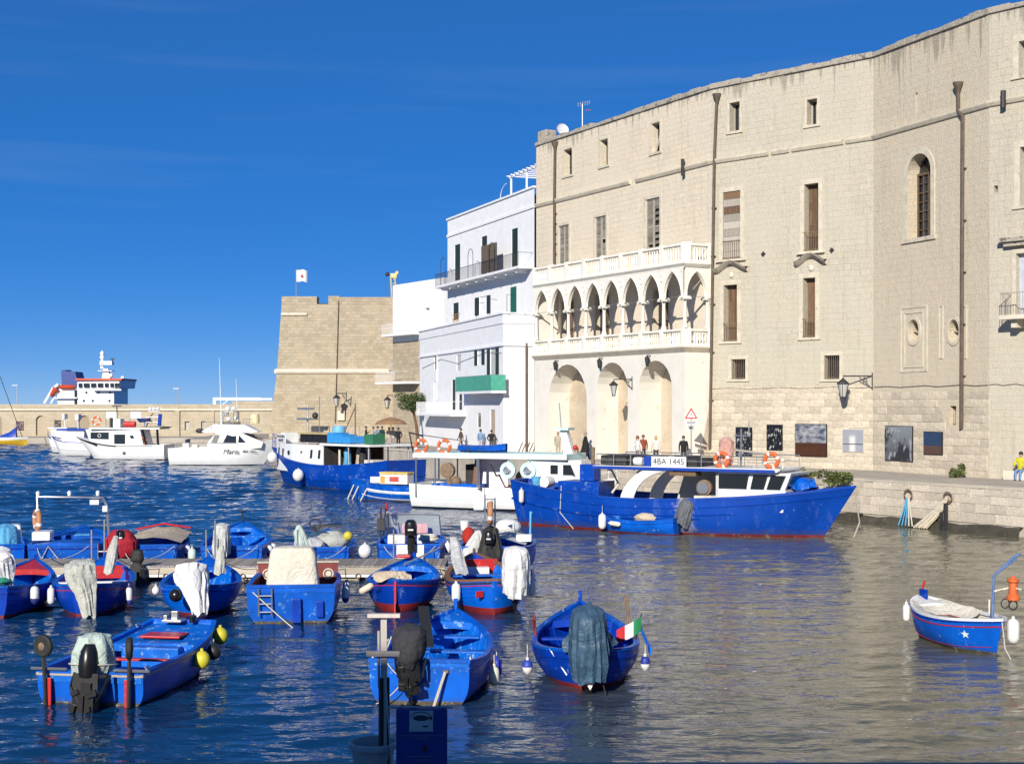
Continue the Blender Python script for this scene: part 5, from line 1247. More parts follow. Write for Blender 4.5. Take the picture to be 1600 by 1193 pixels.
def text(parent, M, s, size, m, name='lettering', ext=.004, shear=0.0):
    cu = bpy.data.curves.new(name, 'FONT'); cu.body = s; cu.size = size; cu.extrude = ext; cu.align_x = 'CENTER'; cu.align_y = 'CENTER'; cu.shear = shear; cu.resolution_u = 3
    tmp = bpy.data.objects.new(name, cu); COL.objects.link(tmp); dg = bpy.context.evaluated_depsgraph_get(); me = bpy.data.meshes.new_from_object(tmp.evaluated_get(dg)); bpy.data.objects.remove(tmp); bpy.data.curves.remove(cu)
    me.materials.clear(); return obj(name, me, m, parent, M)
UP = Matrix.Rotation(R(90), 4, 'X')        # text stands up, facing -y
# ================================================================== THE NEAR BOATS
def boat_A():
    b = Boat('open_boat', 'bright blue square-bowed open boat with red hatch and launching wheels at the stern', (-7.62, 25.4), (-6.95, 29.9), 4.5, 2.12, (.60, .60, .86), stern=.95, bow=.66, draft=.22, rake=.5, smax=.35, group='small boats afloat', bexp=2.6, full=5.5)
    b.hull(M_blue, M_bluein, M_scum, .05, floor=.10, rail=(.09, .05)); r = b.root
    b.strake(.02, .05, M_greywood, 'rub_rail', .02)
    b.deck(.66, .985, M_bluein, 'foredeck', .05, .03); b.deck(.0, .10, M_bluein, 'stern_deck', .04, .0)
    z = b.sheer(.72)-.05; x, _ = b.xy(.75, .5)
    b.add('hatch', MB().box((x+.10, 0, z+.09), (.55, .85, .05)), M_redp, smooth=None, bevel=.02)
    b.add('hatch_locker', MB().box((x-.42, .0, .38), (.5, 1.2, .42)), M_bluein, smooth=None, bevel=.03)
    b.thwart(.42, M_redp, .52, .16)
    b.thwart(.30, M_bluein, .40, .34)
    xb = b.pt(.97, 1).x; zb = b.sheer(.97)
    br = b.add('bow_roller_bracket', MB().box((xb-.12, .12, zb+.06), (.30, .42, .05)).box((xb-.05, .12, zb+.16), (.10, .14, .18)).box((xb-.05, .32, zb+.11), (.12, .08, .1)), M_steel, smooth=None, bevel=.01)
    b.add('black_bollard', MB().lathe([(.06, 0), (.06, .08), (.09, .10), (.09, .15)], 10, (xb-.1, -.28, zb+.02)), M_black)
    outboard(b, 'half', M_mint_c, tilt=8, y=-.12, seed=2.0, big=1.15, block=True)
    for side in (1, -1):                           # launching wheels on struts
        p = b.pt(0, side); y = side*(abs(p.y)-.22)
        st = b.add('wheel_strut', MB().tube([(p.x-.12, y, .02), (p.x-.14, y+side*.03, .95)], .035, 7), M_iron)
        b.add('strut_plate', MB().box((p.x-.07, y-side*.03, .25), (.05, .12, .5)), M_redp, smooth=None, bevel=.01)
        b.add('strut_crossbar', MB().tube([(p.x-.07, y-.38, .66), (p.x-.07, y+.30, .66)], .028, 6), M_steel)
        w = obj('wheel', MB().lathe([(.06, -.05), (.17, -.055), (.20, -.03), (.20, .03), (.17, .055), (.06, .05)], 18, (0, 0, 0), 'y'), M_rubber, r, T(p.x-.14, y+side*.03, 1.08) @ RZ(R(75 if side > 0 else 20)))
        obj('hub', MB().lathe([(.03, -.07), (.07, -.06), (.07, .06), (.03, .07)], 10, (0, 0, 0), 'y'), M_rust, w)
    for t, lab in ((.93, 'round yellow ball fender at the bow of the square-bowed open boat'), (.55, 'round yellow ball fender amidships on the square-bowed open boat')):
        p = b.world(b.pt(t, -1, 0, -.13)); fender(p, lab, (.58, .52, .04), .19, .4, 'ball', hang=.02)
    p = b.world(b.pt(.74, -1, 0, -.13)); fender(p, 'black ball fender between the two yellow ones on the square-bowed boat', (.02, .02, .02), .17, .4, 'ball', hang=.08)
    b.cleats()
boat_A()
def boat_B():
    b = Boat('open_boat', 'bright blue transom-stern open boat with a charcoal quilted motor cover in the foreground', (-1.68, 25.45), (-1.22, 30.4), 5.0, 2.12, (.80, .62, 1.02), stern=.86, draft=.28, rake=.45, group='small boats afloat', bexp=2.4, full=4.5)
    b.hull(M_blue, M_bluein, M_scum, .06, floor=.12, rail=(.08, .05)); b.strake(.10, .05, M_blue, 'rubbing_strake', .02)
    b.deck(.0, .20, M_bluein, 'stern_deck', .03, .02); b.deck(.86, .99, M_bluein, 'foredeck', .04, .04)
    b.thwart(.55, M_bluein, .52, .30); b.thwart(.78, M_bluein, .62, .22); b.ribs(M_bluein, 10, .24, .9)
    b.stem(M_blue, .22); b.cleats(); b.planks(M_blue2)
    b.add('black_plank', MB().box((.55, .35, .95), (1.9, .22, .035), rz=R(12), ry=R(-16)), M_rubber, smooth=None)
    outboard(b, 'quilt', M_char_c, tilt=-6, y=.14, hgt=.10, seed=1.0, big=.96, block=True)
    p = b.pt(0, -1)
    b.add('stern_prop', MB().tube([(p.x-.08, p.y+.42, .62), (p.x-.16, p.y+.62, .0)], .03, 6), M_greywood); b.add('drip_rail', MB().box((p.x-.03, p.y+.42, .62), (.06, .10, .04)), M_rust, smooth=None)
    for k, t in enumerate((.28, .36)): q = b.pt(t, 1, -.02, .12); b.add('rail_stanchion', MB().tube([q, q+Vector((.05, -.1, .28))], .014, 5), M_rope)
    for t, c, lab in ((.42, (.03, .05, .40), 'dark blue fender on the right side of the boat with the quilted motor cover'), (.34, (.66, .66, .55), 'pale fender on the right side of the boat with the quilted motor cover')):
        fender(b.world(b.pt(t, -1, 0, -.13)), lab, c, .12, .42, hang=.12 if c[2] < .5 else .22)
    fender(b.world(b.pt(.45, 1, 0, -.12)), 'dark blue fender on the left side of the boat with the quilted motor cover', (.03, .05, .40), .10, .36, hang=.02)
    rope([b.world(b.pt(.0, 1, 0, .3)), b.world((b.pt(0, 1).x-.25, .2, .55)), b.world((b.pt(0, 1).x-.2, .75, .05))], 'pale rope hanging in a loop over the stern of the quilted-cover boat', .010, sag=.08)
boat_B()
def boat_C():
    b = Boat('double_ended_boat', 'deep blue double-ended boat with a petrol blue tarp over the motor and a small flag', (1.46, 26.6), (1.52, 31.3), 4.75, 2.15, (.78, .64, 1.05), stern=.2, draft=.3, rake=.4, srake=.10, group='small boats afloat', smax=.44)
    b.hull(M_blue2, M_blue2, M_red, .09, floor=.16, rail=(.10, .05), rail_m=M_blue); b.strake(.14, .05, M_blue2, 'rubbing_strake', .022)
    b.deck(.78, .99, M_blue2, 'foredeck', .04, .05); b.deck(.02, .16, M_blue, 'stern_deck', .04, .03); b.thwart(.38, M_maroon, .48, .28); b.thwart(.60, M_blue2, .56, .26); b.ribs(M_blue2, 9, .2, .78); b.stem(M_blue2, .25); b.cleats(); b.planks(M_blue2)
    outboard(b, 'drape', M_petrol, tilt=-10, y=.02, hgt=.12, seed=4.0, big=1.35)
    s0 = b.pt(.0, 1).x
    mb = drape([((s0+.55, -.02, 1.62), .05, .05), ((s0+.45, 0, 1.38), .20, .16), ((s0+.30, 0, 1.10), .34, .34), ((s0+.15, 0, .92), .42, .50), ((s0+.05, .0, .80), .36, .46)], 36, .34, 8, 6.0); b.add('tarpaulin', mb, M_petrol)
    b.add('tarpaulin_corner', MB().poly([(s0-.30, .02, .58), (s0-.36, -.20, .48), (s0-.42, .0, .12), (s0-.34, .12, .30)]), M_white_c)
    # trident forks and boathook standing on the right gunwale
    for k, (t, lean) in enumerate(((.52, .1), (.56, .16), (.60, .05))): q = b.pt(t, -1, -.02, .1); b.add('fishing_fork', MB().tube([q, q+Vector((lean, .05, .75))], .016, 5), M_rust)
    q = b.pt(.40, -1, -.02, .06); fl = b.add('flag_staff', MB().tube([q, q+Vector((-.02, -.12, .55))], .014, 5), M_iron)
    top = q+Vector((-.02, -.12, .50)); cols = (mat('flag_green', (.02, .25, .09), .8), mat('flag_white', (.72, .72, .70), .8), mat('flag_red', (.50, .02, .03), .8)); n = 4
    for k in range(3):
        mb = MB()
        for i in range(n):
            a, c = (k+i/n)/3, (k+(i+1)/n)/3; f = lambda u, v: Vector((top.x-.08*math.sin(u*5), top.y+.50*u, top.z-.30*v-.30*u))
            mb.quad(f(a, 0), f(c, 0), f(c, 1), f(a, 1))
        obj('flag_band', mb, cols[k], fl)
    q = b.pt(.5, 1, -.02, .06); b.add('red_tiller_post', MB().tube([q, q+Vector((.1, .03, .42))], .03, 6).tube([q+Vector((.06, 0, 0)), q+Vector((-.05, .06, .35))], .025, 6), M_maroon)
    q = b.pt(.34, -1, 0, -.03); b.add('blue_oar', MB().tube([q+Vector((-.4, -.12, .05)), q+Vector((.9, -.02, .32))], .03, 6).box(q+Vector((-.62, -.14, .0)), (.5, .04, .16)), M_bluein)
    fender(b.world(b.pt(.30, 1, 0, -.14)), 'small blue and white fender on the left side of the double-ended boat', (.03, .06, .42), .12, .30, tip=(.7, .7, .68), hang=.30)
    fender(b.world(b.pt(.30, -1, 0, -.14)), 'small dark blue fender on the right side of the double-ended boat', (.02, .04, .30), .11, .30, tip=(.7, .7, .68), hang=.22)
    rope([b.world(b.pt(.12, 1, 0, -.01)), b.world(b.pt(.05, 1, .5, -.03))], 'white mooring line down the stern of the double-ended boat', .016, M_wht)
    rope([b.world((s0-.1, -.15, .55)), b.world((s0-.5, -.3, .0)), b.world((s0-.9, -.7, -.3))], 'thin line from the stern of the double-ended boat into the water', .012, M_rubber)
boat_C()
def boat_D():
    b = Boat('lamp_fishing_boat', 'small blue boat with white inside, red stripe, star and fishing lamp on the right', (9.75, 33.7), (10.55, 30.3), 3.5, 1.45, (.86, .66, .80), stern=.22, draft=.26, rake=.25, srake=.08, group='small boats afloat', smax=.5, bexp=2.6)
    b.hull(M_blue, M_whtin, M_scum, .05, floor=.14, rail=(.09, .05), rail_m=M_wht); b.strake(.14, .035, M_redp, 'red_stripe', .012); b.strake(.02, .05, M_blue2, 'rubbing_strake', .03); b.strake(.60, .02, M_redp, 'waterline_stripe', .01, .1, .95)
    b.deck(.80, .985, M_whtin, 'foredeck', .02, .04); b.deck(.02, .18, M_whtin, 'stern_deck', .02, .06); b.thwart(.34, M_whtin, .48, .30); b.thwart(.62, M_bluein, .5, .24)
    b.add('red_crate', MB().box((.15, -.35, .56), (.45, .34, .22)), M_redp, smooth=None, bevel=.02)
    mb = MB(); n = 10; P = []
    for i in range(n+1):
        t = .10+.62*i/n; row = []
        for j in range(9):
            c = -1+2*j/8; p = b.pt(t, 1); sag = .22*(1-c*c)*(.4+.6*math.sin(math.pi*i/n)); row.append((p.x, c*(p.y-.04), p.z+.05-sag*(.5 if i < 3 else 1)+.05*noise.noise(Vector((i*.6, j*.7, 2)))))
        P.append(row)
    for i in range(n):
        for j in range(8):
            if i > 5 and j > 5: continue
            mb.quad(P[i][j], P[i+1][j], P[i+1][j+1], P[i][j+1])
    b.add('canvas_cover', mb, M_cream_c, merge=True)
    q = b.pt(.05, 1, 0, .1); b.add('rudder_head', MB().box((q.x+.02, 0, q.z+.10), (.30, .06, .26)), M_blue2, smooth=None); b.add('tiller', MB().tube([(q.x-.05, .0, q.z+.2), (q.x-.02, .05, q.z+.42)], .03, 6), M_redp)
    q = b.pt(.55, 1, 0, .05); b.add('thole_pin', MB().tube([q, q+Vector((0, 0, .34))], .03, 6), M_cream_c)
    # lamp davit at the bow
    q = b.pt(.86, 1, 0, .35); top = q+Vector((.1, .0, 1.15)); dv = b.add('lamp_davit', MB().tube([q, q+Vector((.06, 0, .95)), top+Vector((.25, .28, .22)), top+Vector((.34, .40, .32))], .032, 7).tube([q+Vector((.08, .02, 1.0)), top+Vector((.30, .34, .20))], .022, 6), mat('faded_blue_steel', (.10, .18, .38), .5, .2, 8))
    lp = q+Vector((.26, .34, .45)); b.add('gas_lamp', MB().lathe([(.12, -.02), (.145, .0), (.145, .08), (.10, .12), (.09, .36), (.13, .40), (.13, .44), (.06, .48), (.03, .52)], 14, lp), M_orange); b.add('lamp_bracket', MB().tube([q+Vector((.05, 0, .62)), lp+Vector((-.1, 0, .25)), lp+Vector((.22, .04, .25))], .022, 6), M_cream_c); b.add('lamp_glass', MB().torus(lp+Vector((0, 0, -.12)), .10, .018, 'x', 14, 6).torus(lp+Vector((-.15, -.1, -.1)), .10, .014, 'x', 14, 6), M_iron)
    # star near the bow, seen on the near side
    def star(t, side, z, s):
        x, y = b.xy(t, z); x2, y2 = b.xy(t+.02, z); tg = Vector((x2-x, side*(y2-y), 0)).normalized(); x3, y3 = b.xy(t, z+.05); upv = Vector((x3-x, side*(y3-y), .05)).normalized(); nn = tg.cross(upv).normalized()
        if nn.y*side < 0: nn = -nn
        c = Vector((x, side*y, z))+nn*.012; pts = []
        for k in range(10):
            a = math.pi/2+k*math.pi/5; rr = s if k % 2 == 0 else s*.42; pts.append(c+tg*rr*math.cos(a)+upv*rr*math.sin(a))
        mb = MB()
        for k in range(10): mb.poly([c, pts[k], pts[(k+1) % 10]])
        b.add('star_emblem', mb, mat('star_white', (.66, .80, .74), .5), recalc=False)
    star(.80, -1, .40, .105); star(.80, 1, .40, .105)
    fender(b.world(b.pt(.06, -1, 0, -.14)), 'flat white fender at the stern of the boat with the fishing lamp', (.76, .76, .73), .10, .46, hang=.10); fender(b.world(b.pt(.86, 1, 0, -.16)), 'large white fender at the bow of the boat with the fishing lamp', (.74, .74, .72), .16, .62, hang=.0)
    q = b.world(b.pt(1, 1, .05)); rope([q, q+Vector((.03, -.1, -.55)), q+Vector((.22, -.5, -1.1))], 'mooring line from the bow of the lamp boat into the water', .013)
boat_D()
# ---------------- pontoon
PX0, PX1, PY0, PY1, PZ = -17.5, -2.05, 43.2, 45.3, .50
def pontoon():
    r = thing('pontoon', 'long grey timber pontoon on concrete floats between the two rows of boats', 'pontoon', ((PX0+PX1)/2, (PY0+PY1)/2, 0)); F = T(-(PX0+PX1)/2, -(PY0+PY1)/2, 0)
    mw = wood('grey_deck_timber', (.34, .30, .255), (14, 1.2, 14), .25); pl = MB(); pl.box((0, 0, 0), (1, 1, 1)); me = pl.mesh('plank'); me.materials.append(mw)
    n = int((PX1-PX0)/.145)
    for i in range(n):
        o = bpy.data.objects.new('plank', me); put(o, r, F @ T(PX0+(PX1-PX0)*(i+.5)/n, (PY0+PY1)/2+random.uniform(-.01, .01), PZ-.02+random.uniform(-.003, .003)) @ Matrix.Diagonal(((PX1-PX0)/n-.012, PY1-PY0, .035, 1)))
    for y in (PY0-.02, PY1+.02):
        for k in range(4):
            a = PX0+(PX1-PX0)*k/4; c = PX0+(PX1-PX0)*(k+1)/4
            obj('side_board', MB().bx(a+.01, c-.01, y-.03, y+.03, PZ-.26, PZ-.045), wood('pale_side_board', (.46, .41, .33), (1.2, 14, 14), .2), r, F, smooth=None)
    obj('frame_rail', MB().bx(PX0, PX1, PY0-.05, PY0+.01, PZ-.34, PZ-.27), M_wht, r, F, smooth=None)
    mc = mat('wet_concrete', (.30, .27, .21), .85, .25, 2, .5, 10, grime=(.0, .22, (.05, .05, .03), .9))
    for i in range(7): x = PX0+1.2+(PX1-PX0-2.4)*i/6; obj('float', MB().bx(x-.75, x+.75, PY0+.08, PY1-.08, -.3, PZ-.35), mc, r, F, smooth=None, bevel=.08)
    for px in (143, 163, 322, 336, 465, 615, 768, 778):
        p = at(px, 872, 45.0); obj('mooring_post', MB().tube([(p.x, 45.0, PZ-.2), (p.x, 45.0, 1.75 if px in (163, 336) else 1.45)], .028, 7), M_steel, r, F)
    for px in (85, 175, 260, 380, 560, 690): p = at(px, 890, PY0); obj('mooring_ring', MB().torus((p.x, PY0-.1, PZ-.3), .07, .016, 'y', 14, 6), M_rust, r, F)
pontoon()
h = thing('hanging_black_shape', 'black draped shape hanging on the near side of the pontoon', 'motor', (at(215, 900, 43).x, 42.95, 0))  # black pleated form hung against the pontoon's near side
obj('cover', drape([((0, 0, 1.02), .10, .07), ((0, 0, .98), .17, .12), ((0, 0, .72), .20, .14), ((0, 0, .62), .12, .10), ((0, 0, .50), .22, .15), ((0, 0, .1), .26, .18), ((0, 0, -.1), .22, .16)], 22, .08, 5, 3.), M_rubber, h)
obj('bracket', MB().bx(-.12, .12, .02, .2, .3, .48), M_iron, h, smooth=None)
def near_row():
    G = 'small boats afloat'
    # leftmost, cut by the frame
    b = Boat('moored_boat', 'blue boat with a white-covered motor and green net cut by the left frame edge', (-13.15, 35.8), (-13.9, 41.8), 4.9, 2.0, (.80, .66, 1.0), stern=.3, draft=.3, group=G)
    b.hull(M_blue2, M_bluein, M_red, .06, floor=.16, rail=(.10, .05), rail_m=M_blue); b.strake(.12, .05, M_blue2); b.deck(.78, .99, M_redp, 'foredeck', .03, .05); b.thwart(.4, M_bluein); b.stem(M_blue2); b.planks(M_blue2, 3); outboard(b, 'long', M_white_c, tilt=-22, hgt=.35, seed=8, x=-1.5, big=1.0)
    b.add('green_net', MB().ball((-1.7, .1, .86), .30, 14, 8, (1.1, 1.2, .5)), cloth('green_fishing_net', (.03, .25, .17))); fender(b.world(b.pt(.14, -1, 0, -.15)), 'white fender with dark tip at the stern of the boat cut by the left edge', (.70, .70, .66), .13, .5, tip=(.03, .04, .2), hang=.0)
    # second
    b = Boat('moored_boat', 'blue boat with a checked grey-green tarp over its motor, red inside the bow', (-10.95, 36.1), (-12.0, 41.8), 5.1, 2.12, (.82, .66, 1.0), stern=.3, draft=.3, group=G)
    b.hull(M_blue2, M_bluein, M_red, .07, floor=.16, rail=(.12, .05), rail_m=M_blue); b.strake(.12, .03, M_redp, 'red_stripe', .015); b.deck(.80, .99, M_blue, 'foredeck', .03, .07); b.deck(.02, .16, M_blue, 'stern_deck', .03, .03)
    b.add('red_bulkhead', MB().bx(b.pt(.79, 1).x-.02, b.pt(.79, 1).x, -.62, .62, .5, .86), M_redp, smooth=None); b.thwart(.36, M_wht, .68, .2); b.stem(M_blue2); b.planks(M_blue2, 3)
    outboard(b, 'long', M_olive_c, tilt=-8, hgt=.10, seed=11, big=1.05); b.add('rolled_tarp', drape([((.9, -.45, 1.75), .06, .06), ((.6, -.4, 1.4), .16, .14), ((.3, -.36, 1.05), .17, .15), ((.1, -.32, .8), .13, .13)], 20, .12, 5, 2.), M_olive_c)
    fender(b.world(b.pt(.18, 1, 0, -.14)), 'white fender on the left side of the boat with the checked tarp', (.72, .72, .70), .11, .5, hang=.05); fender(b.world(b.pt(.2, -1, 0, -.15)), 'white and blue fender on the right side of the boat with the checked tarp', (.70, .70, .68), .11, .5, tip=(.04, .06, .3), hang=.1)
    # third
    b = Boat('moored_boat', 'blue boat with a crumpled white cover hanging over its raised motor', (-8.1, 36.0), (-8.95, 41.8), 5.0, 2.1, (.80, .66, 1.0), stern=.25, draft=.3, group=G, srake=.1)
    b.hull(M_blue, M_bluein, M_red, .07, floor=.16, rail=(.11, .05)); b.strake(.12, .05, M_blue2); b.deck(.80, .99, M_blue, 'foredeck', .03, .06); b.deck(.02, .2, M_blue, 'stern_deck', .03, .03); b.thwart(.45, M_bluein); b.stem(M_blue); b.planks(M_blue2, 3)
    outboard(b, 'long', M_white_c, tilt=16, hgt=.06, seed=15, big=1.08); b.add('propeller_head', MB().ball((b.pt(0, 1).x-.35, .45, .62), .17, 12, 8), M_black)
    b.add('standing_tarp', drape([((.3, -.5, 1.55), .07, .06), ((.2, -.48, 1.3), .18, .13), ((.15, -.46, 1.0), .22, .16), ((.1, -.46, .8), .2, .16)], 20, .14, 6, 9.), M_olive_c)
    fender(b.world(b.pt(.35, 1, 0, -.12)), 'round white fender on the left side of the boat with the crumpled white cover', (.72, .72, .70), .12, .3, 'ball', hang=.05)
    # fourth
    b = Boat('moored_boat', 'wide blue transom boat with a tall cream cover, maroon inside and a stern ladder', (-5.5, 35.0), (-6.15, 41.6), 5.6, 2.35, (.92, .78, 1.10), stern=.92, draft=.3, rake=.5, group=G, full=4.5)
    b.hull(M_blue, M_maroon, M_scum, .05, floor=.18, rail=(.10, .06)); b.strake(.10, .05, M_blue); b.deck(.82, .99, M_blue, 'foredeck', .03, .06); b.deck(0, .12, M_blue, 'stern_deck', .03, .0)
    x = b.pt(.62, 1).x; bh = b.add('cabin_bulkhead', MB().bx(x, x+.05, -1.08, 1.08, .3, 1.12), M_maroon, smooth=None); b.add('bulkhead_rail', MB().bx(x-.04, x+.09, -1.10, 1.10, 1.12, 1.17), M_greywood, smooth=None)
    for s_ in (-1, 1): b.add('round_emblem', MB().torus((x-.01, s_*.82, .82), .13, .02, 'x', 18, 6).lathe([(.08, -.02), (.08, .0)], 14, (x-.012, s_*.82, .82), 'x'), M_cream_c)
    x0 = b.pt(0, 1).x
    b.add('console_cover', MB().loft([[(x0+1.0+.33*cx*q[0], .62*cy*q[0], q[1]) for cx, cy in [(math.copysign(abs(math.cos(a))**.4, math.cos(a)), math.copysign(abs(math.sin(a))**.4, math.sin(a))) for a in [2*math.pi*j/28 for j in range(28)]]] for q in ((1.12, .62), (1.08, .9), (1.0, 1.3), (.92, 1.68), (.80, 1.79), (.3, 1.83))]), M_cream_c)
    lad = b.add('stern_ladder', MB().tube([(x0-.06, .78, .88), (x0-.10, .78, .20)], .022, 6).tube([(x0-.06, .46, .88), (x0-.10, .46, .20)], .022, 6), M_steel)
    for q in range(3): b.add('rung', MB().tube([(x0-.08, .46, .3+.2*q), (x0-.08, .78, .3+.2*q)], .018, 5), M_steel, lad)
    b.add('rudder_pad', MB().box((x0-.04, -.15, .32), (.1, .22, .6)), M_blue2, smooth=None, bevel=.02); b.add('transducer_pad', MB().box((x0-.03, -.72, .35), (.06, .18, .4)), M_blue2, smooth=None, bevel=.02)
    rope([b.world((x0, .95, .8)), b.world((x0-.25, .3, .25)), b.world((x0-.7, -.2, -.1))], 'rope from the stern of the cream-covered boat down to the water', .016)
    for t, lab in ((.30, 'blue and white fender near the stern right of the cream-covered boat'), (.48, 'blue and white fender amidships right of the cream-covered boat')): fender(b.world(b.pt(t, -1, 0, -.15)), lab, (.70, .70, .68), .11, .46, tip=(.04, .06, .32), hang=.1)
    # fifth
    b = Boat('moored_boat', 'small deep blue boat with bright red bottom and red lines, stern towards the viewer', (-3.05, 36.8), (-2.85, 41.6), 4.4, 1.95, (.86, .68, 1.0), stern=.2, draft=.32, rake=.3, group=G, srake=.06)
    b.hull(M_blue2, M_bluein, M_red, .20, floor=.18, rail=(.09, .05), rail_m=M_blue); b.strake(.13, .03, M_redp, 'red_stripe', .014); b.strake(.09, .025, M_rubber, 'black_line', .012); b.deck(.78, .99, M_bluein, 'foredeck', .03, .06); b.thwart(.36, M_bluein); b.thwart(.58, M_bluein); b.ribs(M_bluein, 8, .2, .78); b.stem(M_blue2)
    s0 = b.pt(0, 1).x; b.add('rudder', MB().box((s0+.0, 0, .40), (.05, .05, .85)).box((s0-.03, .0, .05), (.14, .04, .4)), M_redp, smooth=None); b.add('stern_bundle', drape([((s0+.3, .1, 1.05), .12, .3), ((s0+.25, .1, .95), .22, .5), ((s0+.2, .1, .86), .25, .52)], 24, .2, 9, 4.), M_tan)
    text(b.root, T(s0+.195, .42, .60) @ RZ(R(-62)) @ Matrix.Rotation(R(90), 4, 'X'), 'MARSO', .16, mat('navy_letters', (.01, .02, .16), .5), 'boat_name')
    b.add('red_cushion', MB().box((b.pt(.97, 1).x-.3, .25, 1.06), (.35, .4, .08)), M_redp, smooth=None, bevel=.02); b.add('boathook', MB().tube([(b.pt(.9, 1).x-.7, .15, .9), (b.pt(.9, 1).x+.6, -.75, 1.25)], .02, 6), M_greywood)
    fender(b.world(b.pt(.12, 1, 0, -.16)), 'cream fender slung at the stern of the small red-bottomed boat', (.62, .56, .44), .11, .48, hang=.0, tilt=R(60), rz=R(0))
    # sixth
    b = Boat('moored_boat', 'blue boat with brown rail and red bow inside next to the pontoon end', (-.45, 36.3), (-1.15, 41.5), 4.9, 2.15, (.92, .74, 1.12), stern=.22, draft=.32, rake=.3, group=G, srake=.06)
    b.hull(M_blue, M_bluein, M_red, .17, floor=.2, rail=(.13, .05), rail_m=M_brown); b.strake(.13, .03, M_redp, 'red_stripe', .014); b.strake(.06, .05, M_rubber, 'dark_strake', .02); b.deck(.84, .99, M_blue2, 'foredeck', .03, .07); b.deck(.04, .15, M_blue, 'stern_deck', .04, .03)
    x = b.pt(.83, 1).x; b.add('red_bulkhead', MB().bx(x-.03, x, -.58, .58, .55, 1.02), M_redp, smooth=None); b.add('white_locker', MB().box((x-.2, .1, .72), (.3, .8, .2)), M_wht, smooth=None)
    for q, t in enumerate((.30, .46, .62)): b.thwart(t, M_bluein if q != 1 else M_maroon, .62+.04*q, .34)
    b.stem(M_brown); b.planks(M_blue2, 3); outboard(b, 'drape', M_white_c, tilt=-12, y=-.55, hgt=.15, seed=21, x=b.pt(.06, 1).x, big=1.25); s0 = b.pt(0, 1).x
    b.add('rolled_awning', drape([((.95, .75, 1.72), .10, .10), ((.6, .72, 1.45), .18, .16), ((-.1, .7, 1.1), .20, .18), ((-.7, .66, .88), .17, .16)], 22, .16, 6, 13.), M_grey_c)
    b.add('registration_plate', MB().box((s0+.06, .38, .55), (.03, .22, .16), rz=R(28)), M_redp, smooth=None)
    fender(b.world(b.pt(.13, 1, 0, -.16)), 'white fender at the stern left of the brown-railed boat', (.74, .74, .72), .14, .56, hang=.05); fender(b.world(b.pt(.25, -1, 0, -.16)), 'white fender on the right side of the brown-railed boat', (.74, .74, .72), .11, .44, hang=.05)
near_row()
